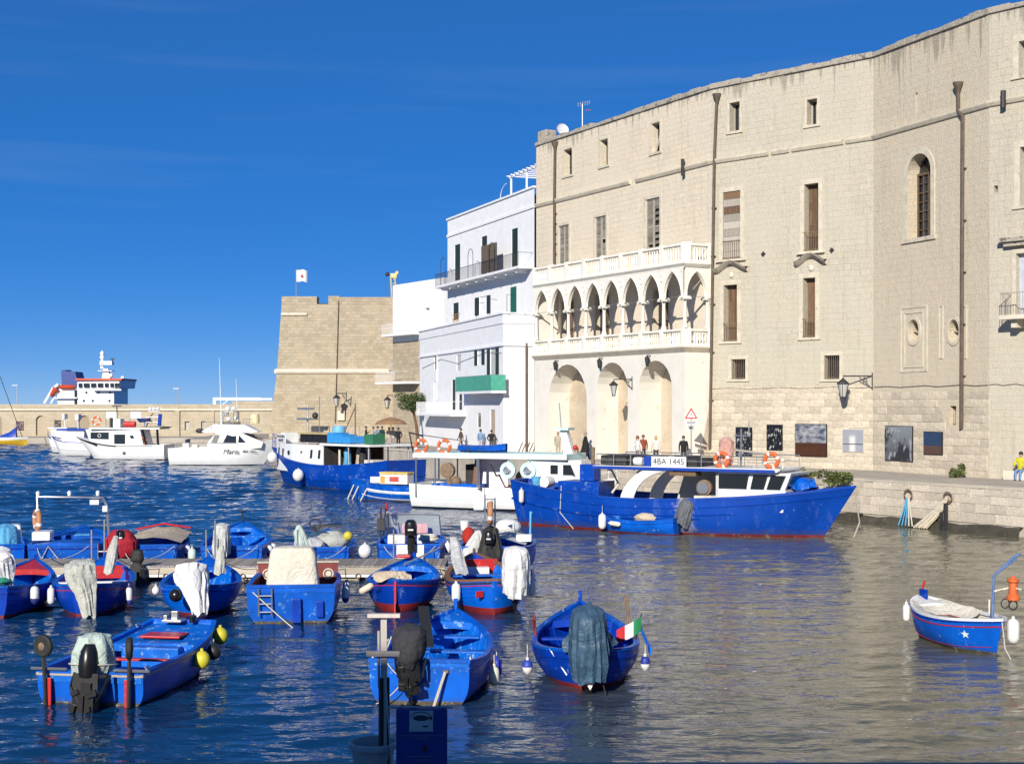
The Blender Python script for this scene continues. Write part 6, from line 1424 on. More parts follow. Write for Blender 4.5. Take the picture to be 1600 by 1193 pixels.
def far_row():
    G = 'small boats afloat'; Y = 46.3
    def mk(px, lab, L=5.0, B=2.15, fb=(.82, .66, .98), stern=.85, lean=0.0, name='moored_boat', y=Y, m=None, m_in=None, bot=None, **k):
        p = Vector(((px-800)/FPX*y, y)); d = Vector((p.x*.02+lean, 1))
        b = Boat(name, lab, (p.x, p.y), (p.x+d.x*6, p.y+d.y*6), L, B, fb, stern=stern, group=G, draft=.3, **{'full': 4.0, **k}); b.hull(m or M_blue, m_in or M_bluein, bot or M_scum, .06, floor=.16, rail=(.10, .05)); b.strake(.10, .05, M_blue2); return b
    b = mk(-8, 'blue boat under a sky blue cloth cut by the left frame edge'); b.add('blue_cloth', drape([((-1.6, -.3, 1.45), .1, .1), ((-1.6, -.3, 1.35), .4, .35), ((-1.6, -.3, 1.0), .5, .45), ((-1.6, -.3, .75), .52, .5)], 24, .1, 6, 1.), M_sky_c); b.add('white_console', MB().box((-.6, -.5, 1.0), (.9, .7, .7), taper=.8), M_wht, smooth=None, bevel=.08)
    # boat with the goal-post frame
    b = mk(98, 'blue decked boat with a tall grey goal-post frame and lifebuoy behind the pontoon', 5.6, 2.6, (.84, .74, 1.0), lean=.12); b.deck(.0, .40, M_blue, 'stern_deck', .02, .10); b.deck(.62, .99, M_blue, 'foredeck', .02, .1)
    x = b.pt(.42, 1).x; fr = b.add('arch_frame', MB().tube([(x, 1.12, .8), (x, 1.16, 2.28), (x, -1.0, 2.22), (x+.05, -1.14, 1.95), (x+.2, -1.2, .8)], .05, 7), M_steel)
    for y_ in (1.14, .1, -.85): b.add('deck_light', MB().lathe([(.05, 0), (.07, .08), (.07, .14), (.02, .18)], 10, (x, y_, 2.3)), M_wht, fr)
    b.add('floodlight', MB().box((x-.1, -.75, 2.08), (.16, .3, .16)).box((x-.1, -1.1, 1.85), (.14, .16, .2)), M_wht, fr, smooth=None)
    lifebuoy(b.root, T(x-.1, 1.15, 1.5) @ RZ(R(22)), .30, .09, mat('faded_lifebuoy', (.42, .20, .10), .7, .2, 6)); b.add('deck_chest', MB().box((x-.5, .9, 1.0), (.9, .6, .3)), M_wht, smooth=None, bevel=.05); p = b.pt(0, 1)
    b.add('tow_bridle', MB().tube([(p.x-.05, .75, .2), (p.x-.05, .45, .8), (p.x-.05, .1, .35)], .02, 5), M_rope); b.add('pale_patch', MB().box((x+.4, -.3, .93), (.5, .5, .02)), M_sky_c, smooth=None)
    # beige cover, red motor tarp
    b = mk(232, 'blue boat under a beige tarpaulin with a red-wrapped motor behind the pontoon', 5.2, 2.1, lean=.12); mb = MB(); P = [[(-1.6+3.3*i/10, -.95+1.9*j/8, .80+.18*math.sin(math.pi*j/8)+.10*noise.noise(Vector((i*.6, j*.6, 5)))+.10*i/10) for j in range(9)] for i in range(11)]
    for i in range(10):
        for j in range(8): mb.quad(P[i][j], P[i+1][j], P[i+1][j+1], P[i][j+1])
    b.add('beige_tarpaulin', mb, M_tan, merge=True); b.add('tarp_edge', MB().tube([(1.3, .95, 1.02), (1.45, 0, 1.2), (1.35, -.95, 1.05)], .035, 6), M_redp); p = b.pt(0, 1)
    b.add('red_wrapped_motor', drape([((p.x-.05, .85, 1.35), .12, .12), ((p.x-.05, .85, 1.28), .32, .34), ((p.x-.05, .85, .98), .46, .52), ((p.x-.05, .85, .66), .42, .5), ((p.x-.05, .85, .45), .34, .4)], 30, .08, 6, 3.), M_red_c); outboard(b, None, None, 0, y=.85); lad = b.add('boarding_ladder', MB().tube([(p.x-.1, 1.25, .2), (p.x-.1, 1.25, .9)], .02, 5).tube([(p.x-.1, 1.0+.6, .2), (p.x-.1, 1.6, .9)], .02, 5), M_steel)
    for q in range(2): b.add('rung', MB().tube([(p.x-.1, 1.25, .4+.25*q), (p.x-.1, 1.6, .4+.25*q)], .018, 5), M_wht, lad)
    fender(b.world(b.pt(.2, -1, 0, -.14)), 'blue-tipped white fender on the boat under the beige tarpaulin', (.7, .7, .68), .13, .45, tip=(.04, .06, .35), hang=.0); fender(b.world(b.pt(.05, -1, 0, -.45)), 'pale green fender between the beige-covered boat and the next boat', (.55, .66, .58), .16, .5, hang=.1)
    # open boat
    b = mk(362, 'open bright blue boat with a high rounded bow behind the pontoon and a grey-bagged motor', 5.4, 2.3, (.78, .72, 1.18), lean=.06); b.deck(.86, .99, M_bluein, 'foredeck', .03, .05); b.deck(0, .14, M_bluein, 'stern_deck', .03, .02); b.thwart(.45, M_bluein); b.thwart(.68, M_bluein, .8); b.ribs(M_bluein, 8, .2, .85); outboard(b, 'drape', M_grey_c, 0, y=.3, hgt=.18, seed=31, big=1.05); q = b.pt(.96, 1); b.add('grapnel', MB().tube([(q.x, 0, 1.1), (q.x, 0, 1.55)], .025, 6).torus((q.x, 0, 1.55), .13, .025, 'z', 12, 5), M_iron)
    for k, (t, s_) in enumerate(((.12, -1), (.3, -1))): fender(b.world(b.pt(t, s_, 0, -.14)), ('white fender with blue tip at the stern of the open bright blue boat', 'white fender further forward on the open bright blue boat')[k], (.7, .7, .68), .12, .42, tip=(.03, .03, .12), hang=.0)
    # low cluttered boat
    b = mk(500, 'low blue boat heaped with grey nets and a mint cloth behind the tall cream cover', 5.0, 2.2, (.74, .62, .9), lean=.05); b.thwart(.5, M_bluein)
    for k, (x, y_, r_, m_) in enumerate(((-1.4, .4, .42, M_grey_c), (-.6, -.3, .5, M_olive_c), (.3, .2, .45, M_petrol), (.9, -.2, .4, M_olive_c))):
        mb = MB().ball((x, y_, .74), r_, 18, 10, (1.2, 1.3, .62)); mb.v = [tuple(Vector(v)+Vector((wrinkle(v, .1, 4), wrinkle(v, .1, 4, 3), wrinkle(v, .12, 4, 7)))) for v in mb.v]; b.add('net_heap', mb, m_)
    b.add('mint_cloth', drape([((-1.7, .75, 1.42), .06, .06), ((-1.72, .72, 1.2), .2, .18), ((-1.78, .62, .85), .28, .26), ((-1.8, .55, .5), .2, .2)], 24, .2, 7, 17.), M_mint_c); b.add('yellow_float', MB().ball((-.9, -.85, .98), .16, 12, 8), fender_mat((.58, .48, .05))); b.add('winch', MB().torus((.6, .35, 1.25), .2, .03, 'x', 14, 6).tube([(.6, .35, .7), (.6, .35, 1.25)], .05, 6).box((.6, -.1, 1.2), (.1, .9, .08)), M_iron)
    fender(b.world(b.pt(.04, -1, 0, -.5)), 'big white ball fender between the net boat and the windscreen boat', (.74, .74, .72), .26, .5, 'ball', hang=-.1)
    # windscreen boat
    b = mk(640, 'blue boat with a clear windscreen and a bare black motor behind the pontoon', 5.2, 2.35, (.84, .76, 1.0), lean=.03); b.deck(.55, .99, M_blue, 'foredeck', .02, .08)
    x = b.pt(.5, 1).x; tm = bpy.data.materials.new('windscreen_acrylic'); tm.use_nodes = True; bs = tm.node_tree.nodes['Principled BSDF']; bs.inputs['Base Color'].default_value = (.62, .70, .74, 1); bs.inputs['Transmission Weight'].default_value = .55; bs.inputs['Roughness'].default_value = .15; bs.inputs['IOR'].default_value = 1.1
    W_ = [(1.0, .0), (.95, .25), (.5, .45), (0, .5), (-.5, .45), (-.95, .25), (-1.0, 0)]; ws = MB()
    for (y0, d0), (y1, d1) in zip(W_[:-1], W_[1:]): ws.quad((x+d0, y0, .9), (x+d1, y1, .9), (x+d1-.28, y1*.94, 1.62), (x+d0-.28, y0*.94, 1.62))
    wsn = b.add('windscreen', ws, tm, merge=True); b.add('windscreen_frame', MB().tube([(x+d-.28, y_*.94, 1.63) for y_, d in W_], .025, 6).tube([(x, 1.0, .9), (x-.28, .94, 1.62)], .022, 6).tube([(x, -1.0, .9), (x-.28, -.94, 1.62)], .022, 6), M_steel, wsn)
    b.add('pink_towel', MB().box((x-.05, -.1, 1.12), (.3, .9, .35), ry=R(20)), cloth('faded_pink_towel', (.55, .33, .36)), smooth=None, bevel=.04); b.add('seat', MB().box((x-.9, .5, .85), (.5, .6, .35)).box((x-.9, -.5, .85), (.5, .6, .35)), M_whtin, smooth=None, bevel=.05); b.add('rope_coil', MB().torus((-1.5, -.6, .93), .3, .06, 'z', 20, 7).torus((-1.5, -.6, 1.02), .24, .06, 'z', 20, 7), M_cream_c)
    b.add('instrument_mast', MB().tube([(x-.6, 1.05, .85), (x-.6, 1.05, 1.9)], .03, 6).box((x-.6, 1.05, 1.35), (.2, .26, .4)).tube([(x-.6, .8, 1.0), (x-.6, .8, 1.75)], .02, 6).torus((x-.6, .9, 1.8), .12, .02, 'y', 12, 5), M_iron); b.add('red_reel', MB().torus((x-.55, .85, 1.95), .13, .035, 'y', 14, 6), M_redp); outboard(b, None, None, -4, y=-.05, hgt=.2, big=1.25)
    p = b.pt(0, 1).x; b.add('motor_well', MB().box((p-.02, -.02, .62), (.04, .9, .45)), M_whtin, smooth=None)
    fender(b.world(b.pt(.15, -1, 0, -.14)), 'white fender on the right side of the windscreen boat', (.74, .74, .72), .12, .42, hang=-.05)
    # end boat
    b = mk(768, 'blue transom boat with a grey tarpaulin and an upright lifebuoy beyond the pontoon end', 5.4, 2.45, (.95, .85, 1.05), lean=.1, y=44.4); b.deck(0, .16, M_blue, 'stern_deck', .02, .02); mb = MB(); P = [[(-1.9+3.4*i/10, -1.0+2.0*j/8, .95+.22*math.sin(math.pi*j/8)+.14*noise.noise(Vector((i*.5, j*.6, 8)))) for j in range(9)] for i in range(11)]
    for i in range(10):
        for j in range(8): mb.quad(P[i][j], P[i+1][j], P[i+1][j+1], P[i][j+1])
    b.add('grey_tarpaulin', mb, M_grey_c, merge=True); p = b.pt(0, 1).x; b.add('black_motor_bag', drape([((p+.2, .05, 1.6), .1, .08), ((p+.2, .05, 1.5), .26, .22), ((p+.15, .05, 1.1), .34, .34), ((p+.05, .05, .8), .4, .42), ((p-.05, .05, .55), .42, .45)], 26, .12, 6, 9.), M_rubber); outboard(b, None, None, 0, y=.05)
    b.add('hanging_tarp', drape([((p+.3, .45, 1.45), .08, .08), ((p+.25, .5, 1.15), .22, .25), ((p+.1, .55, .8), .3, .36), ((p-.08, .6, .5), .26, .3)], 24, .2, 7, 23.), M_grey_c)
    po = b.add('post_rack', MB().tube([(p+.1, .22, .8), (p+.1, .22, 2.6)], .025, 6).tube([(p+.1, -.1, .8), (p+.1, -.1, 2.5)], .025, 6).tube([(p+.1, .22, 2.45), (p+.1, -.12, 2.45)], .02, 5), M_steel); lifebuoy(b.root, T(p+.02, .05, 2.05) @ RZ(R(8)), .33, .09, mat('faded_lifebuoy', (.42, .20, .10), .7, .2, 6)); b.add('white_board', MB().box((p+.08, .42, 2.35), (.03, .30, .46)), M_wht, po, smooth=None); b.add('radar_reflector', MB().poly([(p+.1, .3, 2.85), (p+.1, .48, 2.78), (p+.1, .3, 2.68)]).tube([(p+.1, .22, 2.5), (p+.1, .25, 2.9)], .012, 4), M_iron, po, smooth=None)
    b.add('red_net', MB().ball((-1.2, .9, 1.15), .28, 14, 8, (1, .8, 1.1)), cloth('red_net', (.40, .03, .02))); b.add('white_bucket', MB().lathe([(.12, 0), (.16, .3)], 12, (-1.1, 1.05, 1.35)), M_wht); b.add('white_crate', MB().box((-1.0, -.9, 1.1), (.4, .5, .22)), M_wht, smooth=None, bevel=.02); b.add('sky_blue_boards', MB().box((.6, -1.0, 1.4), (.5, .06, .8), ry=R(15)).box((.9, -1.0, 1.4), (.1, .05, .8), ry=R(18)), M_sky_c, smooth=None); b.add('cloth_heap', MB().ball((.9, -.2, 1.3), .38, 14, 8, (1, 1.2, .7)), M_white_c)
far_row()

def pontoon_lines():
    spots = [(-13.6, 40.7, 'boat cut by the left edge'), (-11.8, 41.0, 'boat with the checked tarp'), (-8.8, 40.9, 'boat with the crumpled white cover'), (-6.1, 40.5, 'cream-covered boat'), (-2.85, 41.1, 'small red-bottomed boat'), (-1.15, 41.0, 'brown-railed boat')]
    for i, (x, y, d) in enumerate(spots):
        for s_, w in ((-1, 'left'), (1, 'right')):
            rope([(x+s_*.25, y, 1.0), (min(x+s_*1.0, -2.2), PY0-.02, .42)], 'slack %s mooring line from the bow of the %s' % (w, d), .014, sag=.14)
    for px, d in ((98, 'goal-post frame boat'), (232, 'beige-covered boat'), (362, 'open bright blue boat'), (500, 'net-heaped boat'), (640, 'windscreen boat')):
        x = (px-800)/FPX*46.3
        for s_, w in ((-1, 'left'), (1, 'right')): rope([(x+s_*.85, 46.3, .8), (x+s_*.35, PY1-.05, .50)], '%s stern line from the %s to the pontoon' % (w, d), .014, sag=.06)
    b0 = Vector((-6.95, 29.7, .8)); rope([b0, (-7.6, 36, -.15), (-8.0, 40, -.3)], 'long line from the square-bowed open boat towards the pontoon', .012)
pontoon_lines()
# ================================================================== TRAWLERS AND YACHTS
M_grey_st = mat('grey_wheelhouse_shade_paint', (.50, .50, .48), .5, .08, 2); M_net = cloth('dark_net', (.05, .05, .05), .4); M_greencrate = mat('green_crate', (.03, .16, .08), .6); M_bcrate = mat('black_plastic_crate', (.012, .012, .014), .5, .2)
M_turq = mat('pale_turquoise_paint', (.52, .74, .72), .45, .06); M_nav = mat('navy_plate', (.01, .05, .35), .4); M_blk_let = mat('black_lettering', (.01, .01, .012), .5, 0)
def box_pts(x0, x1, y0, y1): return [(x0, y0), (x1, y0), (x1, y1), (x0, y1)]
def house(b, x0, x1, hw, z0, z1, m, name='wheelhouse', front_rake=0.0, back_rake=0.0, tap=.95, bevel=.03):
    lo = [(x0, -hw, z0), (x1, -hw, z0), (x1, hw, z0), (x0, hw, z0)]; hi = [(x0-back_rake, -hw*tap, z1), (x1+front_rake, -hw*tap, z1), (x1+front_rake, hw*tap, z1), (x0-back_rake, hw*tap, z1)]
    return b.add(name, MB().loft([lo, hi]), m, smooth=None, bevel=bevel)
def win(parent, pts, m, out, name='window'):
    """thin pane standing proud of a cabin side: pts corner loop, out = outward vector"""
    o = Vector(out); mb = MB(); a = [Vector(p)+o*.02 for p in pts]; i = mb.av([Vector(p)-o*.01 for p in pts]+a); n = len(pts)
    mb.f.append(tuple(i+n+k for k in range(n)))
    for k in range(n): mb.f.append((i+k, i+(k+1) % n, i+n+(k+1) % n, i+n+k))
    return obj(name, mb, m, parent, smooth=None)
def railing(b, pts, h, m, name='railing', n=None, mid=True):
    P = [Vector(p) for p in pts]; mb = MB().tube([p+Vector((0, 0, h)) for p in P], .022, 6)
    if mid: mb.tube([p+Vector((0, 0, h*.5)) for p in P], .014, 5)
    r = b.add(name, mb, m)
    for p in P: b.add('stanchion', MB().tube([p, p+Vector((0, 0, h))], .016, 5), m, r)
    return r
def hauled_paint():
    t = NT('trawler_blue_hauling_side'); sp = t.add('ShaderNodeSeparateXYZ'); t.link(t.tc(), sp.inputs[0]); n1 = t.noise(.9, 4); c = t.mix(t.ramp(n1, .3, .7), (.001, .042, .31), (.002, .060, .39))
    st = t.noise(1.6, 6, .7, src=t.mapping((1.2, 1, .35))); c = t.mix(t.math('MULTIPLY', t.ramp(st, .56, .74), .5), c, (.10, .17, .42)); c = t.mix(t.math('MULTIPLY', t.ramp(t.noise(7, 5, .7), .66, .70), .8), c, (.30, .36, .50))
    d = t.math('ABSOLUTE', t.math('SUBTRACT', sp.outputs[0], 1.25)); m = t.math('ADD', t.math('MULTIPLY', d, -.75), t.math('MULTIPLY', t.noise(2.6, 6, .75), 1.35)); c = t.mix(t.math('MULTIPLY', t.ramp(m, .35, .75), .75), c, (.50, .47, .38))
    c = t.mix(t.math('MULTIPLY', t.ramp(t.math('ADD', sp.outputs[2], t.math('MULTIPLY', t.noise(3, 5), .5)), .38, .62, (1, 1, 1, 1), (0, 0, 0, 1)), .6), c, (.05, .05, .09))
    t.set(**{'Base Color': c, 'Roughness': .40, 'Specular IOR Level': .3, 'Normal': t.bump(t.noise(5, 4), .2, .02)}); return t.m
def trawler_main():
    M_trawlm = hauled_paint(); M_redw = mat('faded_red_boot_top', (.17, .018, .02), .6, .3, 3, wear=(.30, .24, .17), wear_amt=.5, wscale=2.5)
    b = Boat('trawler', 'large blue trawler with white canopy arch and registration board lying along the quay', (0.30, 65.1), (13.6, 57.22), 15.85, 4.2, (1.98, 1.42, 2.12), stern=.35, draft=.9, rake=1.5, smax=.45, cat='fishing boat', group='fishing boats by the quay', full=3.0, srake=.5, bexp=2.8, th=.10)
    b.hull(M_trawlm, M_trawl, M_redw, .11, floor=lambda t: b.sheer(t)-.55, m_floor=mat('worn_deck', (.20, .19, .17), .8, .3, 3), rail=(.16, .09)); r = b.root
    b.strake(.30, .06, M_trawl, 'rubbing_strake', .03); b.strake(.75, .10, M_trawl, 'rubbing_strake', .06, 0, .62); b.strake(.62, .06, M_trawl, 'rubbing_strake', .04, .3, .72)
    X = lambda t: -b.L/2+b.L*t
    dz = lambda t: b.sheer(t)-.55
    # canopy arch and roof
    zr = 2.66; x0, x1 = X(.335), X(.80)
    roof = b.add('canopy_roof', MB().loft([[(x0-.6, -1.55, zr), (x1+.35, -1.45, zr+.02), (x1+.35, 1.45, zr+.02), (x0-.6, 1.55, zr)], [(x0-.65, -1.6, zr+.16), (x1+.55, -1.5, zr+.18), (x1+.55, 1.5, zr+.18), (x0-.65, 1.6, zr+.16)]]), M_wht, smooth=None, bevel=.03)
    b.add('roof_trim', MB().bx(x0-.66, x1+.3, -1.64, -1.60, zr+.02, zr+.14).bx(x0-.66, x1+.3, 1.60, 1.64, zr+.02, zr+.14), M_nav, roof, smooth=None)
    for side in (-1, 1):
        P = []
        for q in range(11):
            a = q/10*math.pi/2; P.append((x0+1.25+1.75*(1-math.cos(a))-1.9*(0), side*1.5, dz(.4)+.2+(zr-dz(.4)-.2)*math.sin(a)))
        rings = []
        for q, p in enumerate(P):
            a = q/10*math.pi/2; w = .42+.1*math.cos(a); nx, nz = math.cos(a), -math.sin(a)*.6
            rings.append([(p[0]-w*nx*1.2, p[1]-.05, p[2]-w*nz), (p[0], p[1]-.05, p[2]), (p[0], p[1]+.05, p[2]), (p[0]-w*nx*1.2, p[1]+.05, p[2]-w*nz)])
        b.add('canopy_arch', MB().loft(rings), M_wht, smooth=.6)
    # wheelhouse forward
    hx0, hx1 = X(.655), X(.815); z0 = dz(.7)
    wh = b.add('wheelhouse', MB().loft([[(hx0, -1.30, z0), (hx1+.25, -1.15, z0), (hx1+.25, 1.15, z0), (hx0, 1.30, z0)], [(hx0, -1.30, 1.93), (hx1+.35, -1.1, 1.93), (hx1+.35, 1.1, 1.93), (hx0, 1.30, 1.93)]]), M_wht, smooth=None, bevel=.03)
    up_ = b.add('wheelhouse_top', MB().loft([[(hx0, -1.28, 1.931), (hx1+.30, -1.08, 1.931), (hx1+.30, 1.08, 1.931), (hx0, 1.28, 1.931)], [(hx0, -1.28, zr-.005), (hx1+.62, -1.2, zr-.005), (hx1+.62, 1.2, zr-.005), (hx0, 1.28, zr-.005)]]), M_wht, smooth=None)
    L_ = hx1+.30-hx0
    for a, c in ((.02, .44), (.50, .70), (.74, .94)):
        f = lambda u, v: Vector((hx0+L_*u+(.30*v*u), -1.285+(.2-.11*v)*u, 1.99+(zr-2.09)*v)); win(up_, [f(a, 0), f(c, 0), f(c, 1), f(a, 1)], M_glass, (.3, -4, 0))
        g = lambda u, v: Vector((f(u, v).x, -f(u, v).y, f(u, v).z)); win(up_, [g(a, 0), g(c, 0), g(c, 1), g(a, 1)], M_glass, (.3, 4, 0))
    for k in range(3):
        f = lambda u, v: Vector((hx1+.31+.31*v, -.98+u*.66+k*.66, 1.99+(zr-2.11)*v)); win(up_, [f(.06, 0), f(.94, 0), f(.94, 1), f(.06, 1)], M_glass, (1, 0, 0))
    b.add('grey_bulkhead', MB().bx(hx0-1.5, hx0-.02, -1.25, -1.18, z0, zr-.02).bx(hx0-.08, hx0-.02, -1.17, 1.2, z0, zr-.02).bx(hx0-1.5, hx0-.09, 1.2, 1.27, z0, zr-.02) if False else MB().bx(hx0-.10, hx0-.02, -1.25, 1.25, z0, zr-.02), M_grey_st, smooth=None)
    b.add('grey_side_screen', MB().poly([(hx0-2.9, .9, z0), (hx0-.11, .9, z0), (hx0-.11, .9, zr-.02), (hx0-2.4, .9, zr-.02)]).poly([(hx0-2.9, .96, z0), (hx0-.11, .96, z0), (hx0-.11, .96, zr-.02), (hx0-2.4, .96, zr-.02)]), M_grey_st, smooth=None)
    b.add('screen_window', MB().bx(hx0-.9, hx0-.4, .85, .895, 1.95, 2.4), M_glass, smooth=None); b.add('net_hauler', MB().lathe([(.10, -.12), (.34, -.10), (.36, 0), (.34, .10), (.10, .12)], 18, (hx0-.75, -.9, 1.95), 'y').tube([(hx0-.75, -.9, 1.95), (hx0-.9, -.85, z0)], .09, 6), M_rust); b.add('hauler_drum', MB().lathe([(.25, -.05), (.25, .05)], 16, (hx0-.75, -1.05, 1.95), 'y'), M_steel); b.add('fish_box', MB().bx(hx0-1.0, hx0+.9, -1.45, -1.32, z0+.1, z0+.6), M_cream_c, smooth=None); b.add('roof_beam', MB().bx(hx0-2.1, hx0-.9, -1.5, -.9, zr-.2, zr-.02), M_oldwood, smooth=None)
    # deck gear aft
    b.add('winch_block', MB().bx(X(.155), X(.285), -.7, .9, dz(.2), dz(.2)+1.0), M_trawl, smooth=None, bevel=.03); b.add('winch_cover', MB().bx(X(.215), X(.26), -.4, .3, dz(.2)+1.01, dz(.2)+1.75), M_trawl, smooth=None, bevel=.03); b.add('exhaust_stack', MB().tube([(X(.235), .3, dz(.2)+1), (X(.235), .3, dz(.2)+2.5)], .09, 8), M_rust); b.add('white_drum', MB().lathe([(.25, -.3), (.27, 0), (.25, .3)], 14, (X(.11), -.4, dz(.1)+.75), 'y'), M_wht); b.add('blue_bucket', MB().lathe([(.17, 0), (.22, .4)], 12, (X(.085), -.7, dz(.08)+.55)), M_sky_c); b.add('hose', MB().tube([(X(.26), .2, dz(.2)+1.6), (X(.30), .1, dz(.2)+1.5), (X(.325), 0, dz(.2)+.9), (X(.31), -.2, dz(.2)+.5)], .05, 6), M_cream_c)
    b.add('fore_bundle', drape([((X(.86), 0, 2.45), .1, .1), ((X(.86), 0, 2.35), .45, .4), ((X(.86), 0, 2.0), .6, .6)], 18, .15, 5, 3.), M_blue)
    # roof rail, dark net cloths, registration board, lifebuoys
    zt = zr+.18; railing(b, [(x0-.5+(x1-x0+.8)*q/10, -1.45, zt) for q in range(11)], .48, M_steel, 'roof_railing'); railing(b, [(x0-.5+(x1-x0+.8)*q/10, 1.4, zt) for q in range(11)], .48, M_steel, 'roof_railing')
    for a, c, hh in ((-.45, .8, .42), (.9, 1.75, .36), (2.3, 3.3, .38), (3.4, 4.1, .32)): b.add('net_bin', MB().bx(x0+a, x0+c, -1.2, 1.2, zt, zt+hh), M_net, smooth=None, bevel=.06)
    bd = b.add('registration_board', MB().bx(x0+2.15, x0+3.75, -1.53, -1.50, zt-.02, zt+.42), M_wht, smooth=None); b.add('blue_plate', MB().bx(x0+1.80, x0+2.14, -1.53, -1.50, zt-.02, zt+.42), M_nav, smooth=None); b.add('white_tank', MB().lathe([(.16, -.2), (.18, 0), (.16, .2)], 12, (x0+1.5, -1.4, zt+.2), 'x'), M_wht); text(bd, T(x0+2.95, -1.536, zt+.20) @ UP, '4BA 1445', .36, M_blk_let)
    lifebuoy(r, T(x0+5.3, -1.42, zt+.32), .28, .09, M_orange); lifebuoy(r, T(x1+.1, -1.42, zt+.34), .28, .09, M_orange); b.add('pink_rag', drape([((x0+5.35, -1.0, zt+1.25), .1, .1), ((x0+5.35, -1.0, zt+1.1), .32, .25), ((x0+5.3, -1.0, zt+.6), .32, .3), ((x0+5.25, -1.0, zt+.1), .3, .3)], 20, .15, 6, 5.), cloth('faded_pink_canvas', (.52, .30, .25)))
    ma = b.add('mast', MB().tube([(x0+5.6, 0, zt), (x0+5.6, 0, zt+1.6)], .05, 6).tube([(x0+5.3, 0, zt+1.3), (x0+6.0, 0, zt+1.3)], .03, 5).tube([(x0+5.95, 0, zt+1.3), (x0+5.95, 0, zt+1.9)], .025, 5), M_steel); b.add('lying_pole', MB().tube([(x0+5.4, -.8, zt+.75), (x0+7.0, -.9, zt+.6)], .05, 6), M_greywood); b.add('roof_light', MB().ball((x1+.5, -1.2, zt+.35), .10, 10, 7).tube([(x1+.5, -1.2, zt), (x1+.5, -1.2, zt+.3)], .04, 6), M_cream_c)
    q = b.world(b.pt(1, 1, .1)); rope([q, q+Vector((.4, .8, -1.4)), q+Vector((.2, 1.2, -2.2))], 'dark mooring line from the bow of the large blue trawler', .03, M_rope)
    fender(b.world(b.pt(.055, -1, .1, -.2)), 'white cloth-wrapped fender at the stern of the large blue trawler', (.66, .64, .58), .14, .7, hang=.1); rope([b.world(b.pt(.20, -1, -.3)), b.world(b.pt(.19, -1, .9, -.05)), b.world(b.pt(.24, -1, 1.5, -.4))], 'pale lines hanging down the side of the large blue trawler', .02); fender(b.world(b.pt(.345, -1, .3, -.22)), 'white fender on the side of the large blue trawler above the tender', (.76, .76, .73), .20, .75, hang=.35)
    return b
TR = trawler_main()
def tender():
    p0, p1 = wpt(1055, 836), wpt(920, 826); b = Boat('tender', 'small blue rowing tender with a grey-capped motor alongside the large blue trawler', (p0.x+.2, p0.y), (p1.x-.5, p1.y), 4.3, 1.6, (.72, .56, .80), stern=.7, draft=.2, rake=.4, group='small boats afloat')
    b.hull(M_blue, M_bluein, M_red, .06, floor=.14, rail=(.07, .05)); b.strake(.10, .05, M_blue); b.thwart(.4, M_bluein); b.stem(M_redp, .05)
    mb = MB().ball((-.55, .0, .66), .62, 18, 8, (1, .75, .42)); mb.v = [tuple(Vector(v)+Vector((0, 0, wrinkle(v, .1, 3)))) for v in mb.v]; b.add('cream_bundle', mb, M_tan); outboard(b, 'drape', cloth('grey_motor_cap', (.13, .14, .16)), tilt=-25, hgt=.25, seed=3, big=1.1); b.add('net_heap', MB().ball((.8, 0, .62), .5, 14, 7, (1.3, .8, .3)), M_sky_c)
    fender(b.world(b.pt(.62, 1, 0, -.14)), 'cream oval fender on the side of the small tender', (.70, .66, .55), .12, .62, hang=-.1, tilt=R(85), rz=b.ang)
tender()
